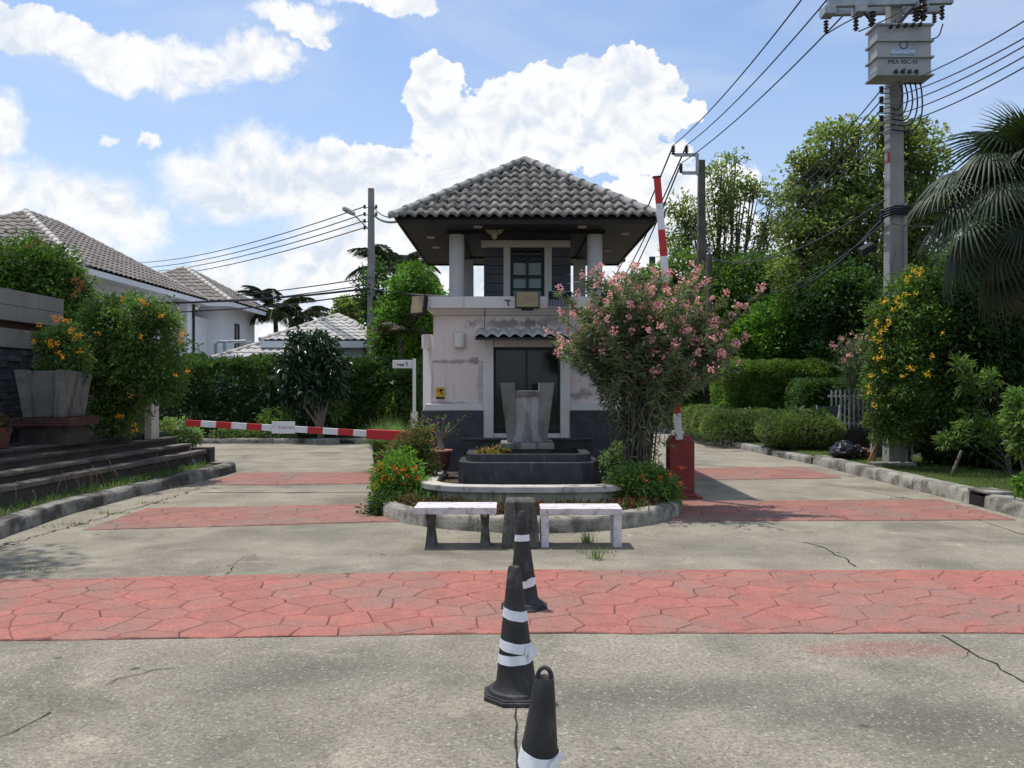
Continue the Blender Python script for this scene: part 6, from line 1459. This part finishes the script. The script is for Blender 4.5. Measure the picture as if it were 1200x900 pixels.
# ================================================================== TREES
tree('garden_tree', 'sparse tall tree with gaps of sky, behind the bracket pole', 'tree', (8.6, 35, .1),
     bl([(800, 245, 16, 22), (795, 285, 18, 24), (845, 205, 34, 15), (862, 190, 18, 8), (842, 232, 22, 14), (874, 228, 14, 12), (905, 235, 20, 10), (885, 222, 9, 8), (850, 262, 26, 16), (900, 268, 20, 16), (822, 275, 22, 20), (880, 300, 28, 18), (845, 305, 34, 16), (812, 262, 14, 12)], 34.5), lOlive, 170, .45, 44, .20, .09, r0=.13, shell=.25, twigs=3)
tree('garden_tree', 'low bushy tree between the raised barrier arm and the bracket pole', 'tree', (6.0, 32, .1),
     bl([(800, 320, 28, 26), (775, 330, 26, 22), (745, 345, 26, 24), (830, 345, 30, 24), (790, 360, 40, 30)], 31), lGen, 600, .28, 26, .17, .08, r0=.15)
tree('garden_tree', 'big full green tree standing behind the transformer pole', 'tree', (10.4, 25, .1),
     bl([(975, 165, 22, 16), (1000, 150, 18, 12), (1035, 158, 20, 14), (952, 185, 22, 16), (1098, 190, 14, 12), (1100, 235, 14, 18), (1095, 165, 10, 8), (925, 262, 14, 14), (1010, 205, 50, 30), (960, 215, 36, 28), (1060, 175, 26, 22), (1085, 210, 26, 32), (1040, 245, 60, 36), (965, 265, 46, 38), (1080, 270, 36, 40), (935, 240, 18, 20), (1015, 300, 62, 36), (960, 320, 50, 30), (1075, 330, 40, 36), (940, 195, 14, 12), (1070, 150, 14, 10)], 24.5), lOlive, 520, .42, 64, .16, .08, r0=.22, shell=.45)
tree('garden_tree', 'mid green tree filling the gap left of the big tree', 'tree', (8.6, 30, .1),
     bl([(880, 335, 46, 32), (925, 330, 36, 34), (850, 345, 34, 28), (905, 370, 60, 34), (840, 375, 34, 30)], 29.5), lGen, 480, .5, 70, .18, .08, r0=.18)
tree('garden_tree', 'bright leafy tree above the clipped hedge at the right', 'tree', (8.9, 26, .1),
     bl([(915, 375, 34, 22), (950, 365, 34, 22), (900, 400, 40, 26), (955, 400, 46, 26), (995, 395, 32, 26), (870, 400, 26, 24)], 25.5), lBright, 560, .4, 70, .14, .07, r0=.14)
tree('garden_tree', 'dark tree behind the fence filling below the big tree', 'tree', (11.8, 24, .1),
     bl([(1010, 365, 50, 40), (1060, 380, 50, 50), (980, 345, 40, 30), (1100, 360, 40, 60), (1050, 430, 60, 50), (1000, 430, 40, 40)], 23.5), lDark, 800, .5, 70, .16, .08, r0=.16)
tree('garden_tree', 'dark mass of evergreen at the right edge under the fan palm', 'tree', (9.0, 14.6, .14),
     bl([(1120, 400, 40, 60), (1165, 420, 50, 60), (1120, 470, 40, 50), (1170, 490, 50, 50), (1210, 420, 50, 90), (1150, 350, 40, 40), (1200, 340, 40, 50), (1230, 520, 60, 60)], 14.6), lDark, 1000, .34, 80, .11, .05, r0=.12, shell=.4)
tree('garden_tree', 'thin-leaved sapling with palmate leaves in front of the dark evergreens', 'tree', (8.1, 13.4, .14),
     bl([(1135, 445, 10, 22), (1160, 450, 8, 18), (1140, 490, 16, 8), (1128, 500, 12, 8), (1168, 498, 12, 8), (1125, 425, 10, 8), (1150, 510, 16, 8), (1110, 515, 12, 8)], 13.4), lGen, 110, .09, 12, .12, .032, r0=.012, bark=mBark, shell=.1)
bush('leafy_shrub', 'leafy shrub entering from the right edge above the drain', 'shrub', bl([(1196, 480, 12, 26), (1198, 515, 14, 18), (1215, 500, 30, 40)], 10.6), lGen, 240, .08, 14, .11, .035, .14)
bush('leafy_shrub', 'small bright sprig over the kerb at the lower right edge', 'shrub', bl([(1197, 570, 8, 12), (1210, 565, 12, 12)], 9.4), lBright, 40, .05, 8, .1, .04, .14)
tree('garden_tree', 'deep shaded undergrowth at the foot of the right-hand evergreens', 'shrub', (9.6, 15.6, .14),
     bl([(1110, 520, 30, 26), (1150, 535, 40, 26), (1195, 530, 40, 30), (1090, 500, 24, 30), (1230, 560, 50, 40), (1130, 500, 40, 30), (1180, 470, 40, 60)], 15.2), lDark, 1500, .17, 22, .11, .05, r0=.08, shell=.3)
tree('garden_tree', 'dense dark tree filling between pole and palm further back', 'tree', (12.5, 19, .14),
     bl([(1110, 430, 50, 90), (1170, 430, 60, 110), (1230, 400, 60, 120), (1070, 480, 30, 50), (1130, 330, 30, 50)], 18.5), lDark, 2400, .22, 22, .15, .07, r0=.16, shell=.35)
# yellow trumpet bush at the pole
t, C, d = tree('trumpetbush', 'tall bush covered in yellow flowers beside the transformer pole', 'shrub', (7.6, 15.9, .14),
     bl([(1075, 340, 24, 26), (1060, 375, 30, 30), (1045, 410, 28, 32), (1085, 385, 36, 36), (1065, 440, 40, 36), (1045, 465, 28, 34), (1095, 430, 34, 40), (1090, 470, 36, 30), (1040, 500, 20, 16), (1105, 350, 20, 30), (1060, 500, 24, 18)], 14.6), lGen, 720, .22, 56, .085, .035, r0=.06, shell=.4, bark=mBarkPale)
flowers(t, [P(x, y, 13.7) for x, y in ((1070, 317), (1075, 319), (1064, 325), (1078, 322), (1063, 329), (1073, 343), (1035, 354), (1040, 352), (1050, 354), (1056, 358), (1027, 380), (1032, 387), (1030, 391), (1037, 385), (1041, 375), (1042, 380), (1062, 345), (1026, 419), (1030, 420), (1034, 418), (1021, 440), (1037, 435), (1033, 410), (1065, 430), (1070, 433), (1086, 438), (1092, 417), (1089, 440), (1018, 453), (1019, 459), (1025, 475), (1058, 440), (1104, 390), (1046, 362), (1053, 348), (1080, 316), (1031, 400), (1024, 397), (1027, 377), (1173, 448))], fYellow, .05, 18, .028)
# pink oleander by the fence
tipsf = [P(x, y, 19.5+rnd.uniform(-.5, .5)) for x, y in ((985, 400), (992, 395), (1000, 398), (1008, 396), (1015, 402), (1022, 400), (978, 410), (1010, 415), (996, 420), (1020, 415), (985, 425), (1003, 408), (1015, 425), (990, 440))]
oleander('oleander', 'smaller oleander with pale pink flowers behind the white fence', (8.2, 19.7, .14), tipsf, 60, 9, fl=26, low_n=200)
# clipped hedges
hedge('clipped_hedge', 'low rounded clipped bush nearest the right kerb', 5.72, 7.72, 18.2, 20.5, .06, 1.06, lBox, 30000, .045, .02, .9, .05, ball=True)
hedge('clipped_hedge', 'long low clipped hedge following the right kerb into the distance', 5.0, 7.05, 21.0, 26.2, .1, .98, lBox, 30000, .05, .022, .95, .09, rot=.0)
hedge('clipped_hedge', 'tall light green clipped hedge behind the low rounded bushes', 5.75, 9.3, 22.4, 24.4, .5, 2.25, lHedge, 42000, .07, .032, .4, .16)
hedge('clipped_hedge', 'dark clipped hedge end beside the white picket fence', 7.3, 9.0, 20.9, 22.2, .14, 1.75, lDark, 9000, .08, .035, .4, .1)
# fence
t = thing('picket_fence', 'white metal picket fence behind the bin bag', 'fence', (8.3, 19.6, .14))
for k in range(12):
    x = 7.55+k*.105; ob('picket', MB().box(x, x+.035, 19.58, 19.61, .6, 1.5), mGreyW, t)
ob('rail', MB().box(7.5, 8.85, 19.612, 19.65, .68, .73), mGreyW, t); ob('rail', MB().box(7.5, 8.85, 19.612, 19.65, 1.33, 1.38), mGreyW, t)
ob('base_wall', MB().box(7.4, 9.0, 19.55, 19.75, .14, .57), mTerr, t)
ob('gate_post', MB().box(8.72, 8.86, 19.4, 19.54, .14, 1.6), mGreyW, t)
# things by the pole
t = thing('board', 'dark flat board leaning on the fence behind the broom', 'board', (7.6, 16.8, .14))
ob('panel', MB().rbox((7.62, 16.7, .60), (.62, .03, .92), Matrix.Rotation(R(-10), 3, 'X') @ Matrix.Rotation(R(4), 3, 'Y')), mBoard, t); ob('edge_strip', MB().rbox((7.27, 16.68, .62), (.02, .035, .98), Matrix.Rotation(R(-10), 3, 'X') @ Matrix.Rotation(R(10), 3, 'Y')), mGreyW, t)
t = thing('besom_broom', 'straw broom leaning against the base of the transformer pole', 'broom', (6.9, 15.6, .14))
hA, hB = P(1036, 491, 15.3), P(1027, 520, 15.3); ob('handle', MB().tube([hA, hB], .014, 7), mStraw, t)
mb = MB()
for k in range(46):
    e = P(1020.5+rnd.uniform(-5.5, 5.5), 535, 15.25+rnd.uniform(-.05, .05)); e.z = .15; s_ = hB+Vector((rnd.uniform(-.02, .02), rnd.uniform(-.02, .02), .05)); mb.tube([s_, e], [.006, .003], 4)
ob('bristles', mb, mStraw, t)
# bin bag: lumpy sack
t = thing('bin_bag', 'shiny black bin bag slumped on the grass left of the broom', 'bin bag', (6.55, 16.3, .14))
def sack(c, r, seed, sx=1, sy=1, sz=.6):
    mb = MB(); n, m = 30, 18
    for j in range(m+1):
        ph = math.pi*j/m
        for k in range(n):
            a = 2*math.pi*k/n; v = Vector((math.sin(ph)*math.cos(a), math.sin(ph)*math.sin(a), math.cos(ph)))
            q = 1+.22*noise.noise(v*2.2+Vector((seed, 0, 0)))+.16*(1-abs(noise.noise(v*4.5+Vector((0, seed, 0))))*2.2)
            if v.z > .75: q += (v.z-.75)*1.1
            z = c[2]+max(r*sz*q*v.z, -r*sz*.75); mb.v.append((c[0]+r*sx*q*v.x, c[1]+r*sy*q*v.y, z))
    for j in range(m):
        for k in range(n): k2 = (k+1) % n; mb.f.append((j*n+k, (j+1)*n+k, (j+1)*n+k2, j*n+k2))
    return mb
ob('sack', sack((6.55, 16.3, .30), .26, 3.1), mBag, t, smooth=True); ob('sack', sack((6.78, 16.35, .28), .20, 7.7), mBag, t, smooth=True)
t = thing('plastic_sack', 'orange-brown sack beside the black bag, behind the broom', 'sack', (6.9, 16.4, .14)); ob('sack', sack((6.98, 16.5, .24), .15, 5.3), weather('orange_sack', (.35, .10, .03), (.25, .07, .025), 6, None, bump=.4), t, smooth=True)
t = thing('stone_slab', 'pale concrete slab lying in the grass at the foot of the pole', 'slab', (6.9, 15.1, .14)); ob('slab', MB().rbox((6.92, 15.05, .175), (.75, .28, .07), Matrix.Rotation(R(-8), 3, 'Z')), mKerb, t, bevel=.012)
t = thing('stake', 'pale thin stake leaning in the dark right of the pole', 'stake', (7.5, 15.4, .14)); ob('shaft', MB().tube([P(1073, 497, 15.2), P(1068, 538, 15.2)], .022, 6), mGreyW, t)
t = thing('stake', 'short forked stake leaning under the dark shrubs by the kerb', 'stake', (7.6, 14.0, .14)); ob('shaft', MB().tube([P(1127, 528, 13.6), P(1115, 556, 13.6)], .025, 6), mBarkPale, t)
t = thing('garden_chair', 'dark folded garden chair half hidden by the rounded bush', 'chair', (7.5, 18.8, .14)); ob('backrest', MB().rbox((7.35, 19.2, .88), (.45, .03, .5), Matrix.Rotation(R(-12), 3, 'X')), mBoard, t); ob('frame', MB().tube([(7.62, 19.25, 1.15), (7.5, 19.1, .6), (7.5, 19.0, .15)], .015, 6).tube([(7.08, 19.25, 1.15), (7.1, 19.1, .6), (7.1, 19.0, .15)], .015, 6), mGreyW, t); ob('seat', MB().box(7.08, 7.55, 18.75, 19.1, .56, .59), mBoard, t)
t = thing('rag', 'crumpled pale blue plastic scrap lying on the left kerb end', 'litter', P(222, 545, 15.3)); ob('plastic_scrap', sack((-5.95, 15.2, .20), .10, 2.2, 1.4, .7, .5), weather('blue_plastic', (.18, .26, .32), (.12, .2, .27), 8, None, bump=.5), t, smooth=True)

# fan palm at the right edge
def fan_frond(mat, R_, nseg=46, spread=300, droop=.35):
    V, T, o = [], [], 0; L = []
    for k in range(nseg):
        a = R(-spread/2+spread*k/(nseg-1)); r_ = R_*(.75+.25*math.cos(a*.5))*rnd.uniform(.93, 1.05)
        d = np.array([math.cos(a), math.sin(a), 0]); s = np.array([-math.sin(a), math.cos(a), 0]); w0 = R_*.5*R(spread)/nseg*.8
        rows = [(.05, .3), (.35, .85), (.55, 1.0), (.78, .5), (1.0, .05)]
        for (f, w) in rows:
            z = -droop*r_*f*f*(1+abs(math.sin(a))*.3) + .02; c = d*r_*f*(1-.12*f*f*droop)+np.array([0, 0, z]); ww = w0*w
            V += [c-s*ww/2, c+np.array([0, 0, .02*w*R_]), c+s*ww/2]
        for j in range(4):
            b = o+j*3; T += [(b, b+1, b+4), (b, b+4, b+3), (b+1, b+2, b+5), (b+1, b+5, b+4)]
        o += 15
    return np_mesh('frond', np.array(V), np.array(T), mat)
def fan_palm(base, top, fr, label):
    t = thing('fan_palm', label, 'palm', base); base = Vector(base); top = Vector(top)
    ob('trunk', MB().tube([base-Vector((0, 0, .1)), base.lerp(top, .5), top], [.2, .17, .19], 14), mBark, t, smooth=True)
    green = [fan_frond(lPalm, 1.0, droop=q) for q in (.35, .6, .85)]; dry = [fan_frond(lPalmDry, .95, droop=q) for q in (1.0, 1.3)]
    for (az, el, ln, kind, sc) in fr:
        d = Vector((math.cos(el)*math.cos(az), math.cos(el)*math.sin(az), math.sin(el))); e = top+d*ln - Vector((0, 0, .15*ln*ln*math.cos(el)))
        pet = ob('petiole', MB().tube([top+d*.1, top+d*ln*.5+Vector((0, 0, .02)), e], [.025, .018, .014], 6), mBarkPale if kind == 'd' else lPalm, t)
        dd = (e-(top+d*ln*.5)).normalized(); dd = (dd-Vector((0, 0, .35))).normalized()
        side = dd.cross(Vector((0, 0, 1))).normalized(); up = side.cross(dd)
        m_ = Matrix((dd, -side, up)).transposed()
        o = link('frond', rnd.choice(dry if kind == 'd' else green), t, e-worldloc(t), m_.to_euler()); o.scale = (sc, sc, sc)
pf = []
for (az, el, ln, k) in ((180, 55, 1.0, 'g'), (165, 30, 1.1, 'g'), (200, 35, 1.1, 'g'), (185, 5, 1.15, 'g'), (150, 0, 1.1, 'g'), (215, 8, 1.1, 'g'), (240, 40, .9, 'g'), (260, 10, 1.0, 'g'), (280, 50, .9, 'g'), (300, 15, 1.0, 'g'), (340, 30, 1.0, 'g'), (20, 20, 1.0, 'g'), (90, 30, 1.0, 'g'), (120, 45, 1.0, 'g'), (90, 75, .8, 'g'), (190, -18, 1.1, 'g'), (230, -20, 1.1, 'g'), (160, -25, 1.1, 'g'), (265, -25, 1.1, 'g'), (300, -20, 1.0, 'g'), (180, -45, 1.0, 'd'), (205, -50, 1.05, 'd'), (235, -48, 1.0, 'd'), (255, -55, 1.0, 'd'), (280, -50, 1.0, 'd'), (150, -50, 1.0, 'd'), (220, -70, .9, 'd'), (310, -50, .9, 'd'), (170, 18, 1.25, 'g'), (195, -8, 1.2, 'g'), (175, -30, 1.15, 'g'), (210, -32, 1.1, 'g'), (190, -60, 1.2, 'g'), (160, -62, 1.1, 'd'), (245, -10, 1.1, 'g'), (225, 55, 1.0, 'g'), (185, 75, .8, 'g'), (200, 10, .6, 'g'), (230, 20, .55, 'g'), (170, 0, .6, 'g'), (250, -5, .6, 'g'), (185, 40, .7, 'g'), (210, -25, .7, 'g'), (175, -40, .75, 'd'), (240, -40, .7, 'g'), (260, 30, .7, 'g'), (195, -70, .9, 'd')):
    pf.append((R(az), R(el), ln*1.0, k, rnd.uniform(.72, .92)))
ptop = P(1216, 226, 12.0)
fan_palm((ptop.x+.1, 12.1, .14), ptop, pf, 'fan palm with drooping and dried fronds at the right edge')
# feather palms
def feather(mat, L=2.2, n=34, ll=.55):
    V, T, o = [], [], 0
    def c(s): return np.array([L*s*(1-.18*s*s), 0, L*(.42*s-.62*s*s)])
    rows = 9
    for j in range(rows+1):
        s = j/rows; p = c(s); w = .025*(1-s)+.006; V += [p+[0, -w, 0], p+[0, w, 0]]
    for j in range(rows): b = 2*j; T += [(b, b+1, b+3), (b, b+3, b+2)]
    V = [np.array(v) for v in V]; V = np.array(V); T = np.array(T)
    P0, D0, LL = [], [], []
    for k in range(n):
        s = .12+.88*k/(n-1); p = c(s); tg = c(min(s+.02, 1))-p if s < .98 else p-c(s-.02); tg = tg/np.linalg.norm(tg)
        for sd in (-1, 1): P0.append(p); D0.append(tg*.6+np.array([0, sd*.9, -.25])+rg.normal(0, .08, 3)); LL.append(ll*(math.sin(math.pi*min(.98, s*.85+.1))))
    v2, t2 = leaves(np.array(P0), np.array(D0), np.array(LL)[:, None], .03, .1, .9, .35)
    VV, TT = join([(V, T), (v2, t2)]); return np_mesh('frond', VV, TT, mat)
def feather_palm(label, base, h, n, L, mat=None, group=None):
    t = thing('feather_palm', label, 'palm', base, group); b = Vector(base); top = b+Vector((rnd.uniform(-.2, .2), 0, h))
    ob('trunk', MB().tube([b-Vector((0, 0, .1)), b.lerp(top, .5)+Vector((.05, 0, 0)), top], [.16, .12, .1], 10), mBark, t, smooth=True)
    me = feather(mat or lPalm, L, 48, L*.27)
    for k in range(n): link('frond', me, t, top-b, (R(rnd.uniform(-12, 12)), -R(rnd.uniform(-10, 55)), 2*math.pi*k/n+rnd.uniform(-.2, .2)))
    return t
c = P(325, 362, 38); feather_palm('bushy feather palm behind the low pale roof, left one of two', (c.x, 38, 0), c.z-.2, 14, 2.3, lPalm)
c = P(350, 372, 39); feather_palm('feather palm with a curling frond behind the low pale roof, right one of two', (c.x, 39, 0), c.z-.1, 13, 2.1, lPalm)
c = P(457, 308, 31); feather_palm('tall feather palm rising behind the lamp pole', (c.x, 31, 0), c.z-.3, 18, 2.2, lPalm)
c = P(468, 385, 24.6); feather_palm('short palm with a greyish skirt of dry fronds right of the lamp pole', (c.x, 24.6, 0), c.z-.2, 12, 1.1, lPalmDry)
tree('garden_tree', 'bright round-topped tree between lamp pole and guardhouse', 'tree', (-2.9, 25.5, .1), bl([(485, 335, 26, 26), (470, 365, 28, 26), (500, 365, 20, 26), (465, 400, 26, 30), (490, 405, 26, 34), (455, 430, 20, 26), (490, 450, 24, 30)], 25.2), lBright, 560, .34, 60, .13, .06, r0=.13, shell=.4)
tree('garden_tree', 'dark leafy tree trunk mass right behind the lane sign', 'tree', (-3.2, 27.5, .1), bl([(500, 400, 30, 60), (455, 440, 30, 50), (500, 470, 30, 40), (520, 430, 30, 60), (430, 460, 22, 30), (440, 350, 16, 40)], 27.2), lDark, 1700, .24, 22, .15, .07, r0=.16)
tree('garden_tree', 'small distant tree above the pale roof, left of the lamp pole', 'tree', (P(407, 0, 36).x, 36, .1), bl([(407, 360, 13, 13), (418, 368, 12, 14), (398, 372, 10, 12)], 36), lOlive, 200, .22, 20, .17, .08, r0=.1)
tree('garden_tree', 'rounded tree at the far end of the right lane behind the oleander', 'tree', (3.6, 42, .1), bl([(700, 420, 60, 50), (640, 440, 50, 40), (760, 400, 50, 60), (700, 470, 80, 30), (800, 430, 50, 50)], 44), lGen, 1500, .4, 22, .26, .12, r0=.2)
hedge('hedge', 'dark hedge closing the lane behind the clipped bushes', 4.6, 14.0, 27.6, 29.4, .14, 2.3, lDark, 20000, .13, .06, .2, .2)
# far-off wood closing the horizon
fb = []
for k in range(90):
    x = -190+k*4.3+rnd.uniform(-1, 1); y = 95+rnd.uniform(-6, 10)+abs(x)*.12; h = rnd.uniform(2.0, 3.6); fb.append((x, y, h*.75, rnd.uniform(3, 4.5), 3, h))
me, _, _ = crown_mesh('wood', lDark, fb, 5200, 1.0, 9, .9, .45, (0, 0, 0), shell=.6); tagit(link('wood', me), 'distant line of trees closing the horizon', 'wood', None, 'stuff')
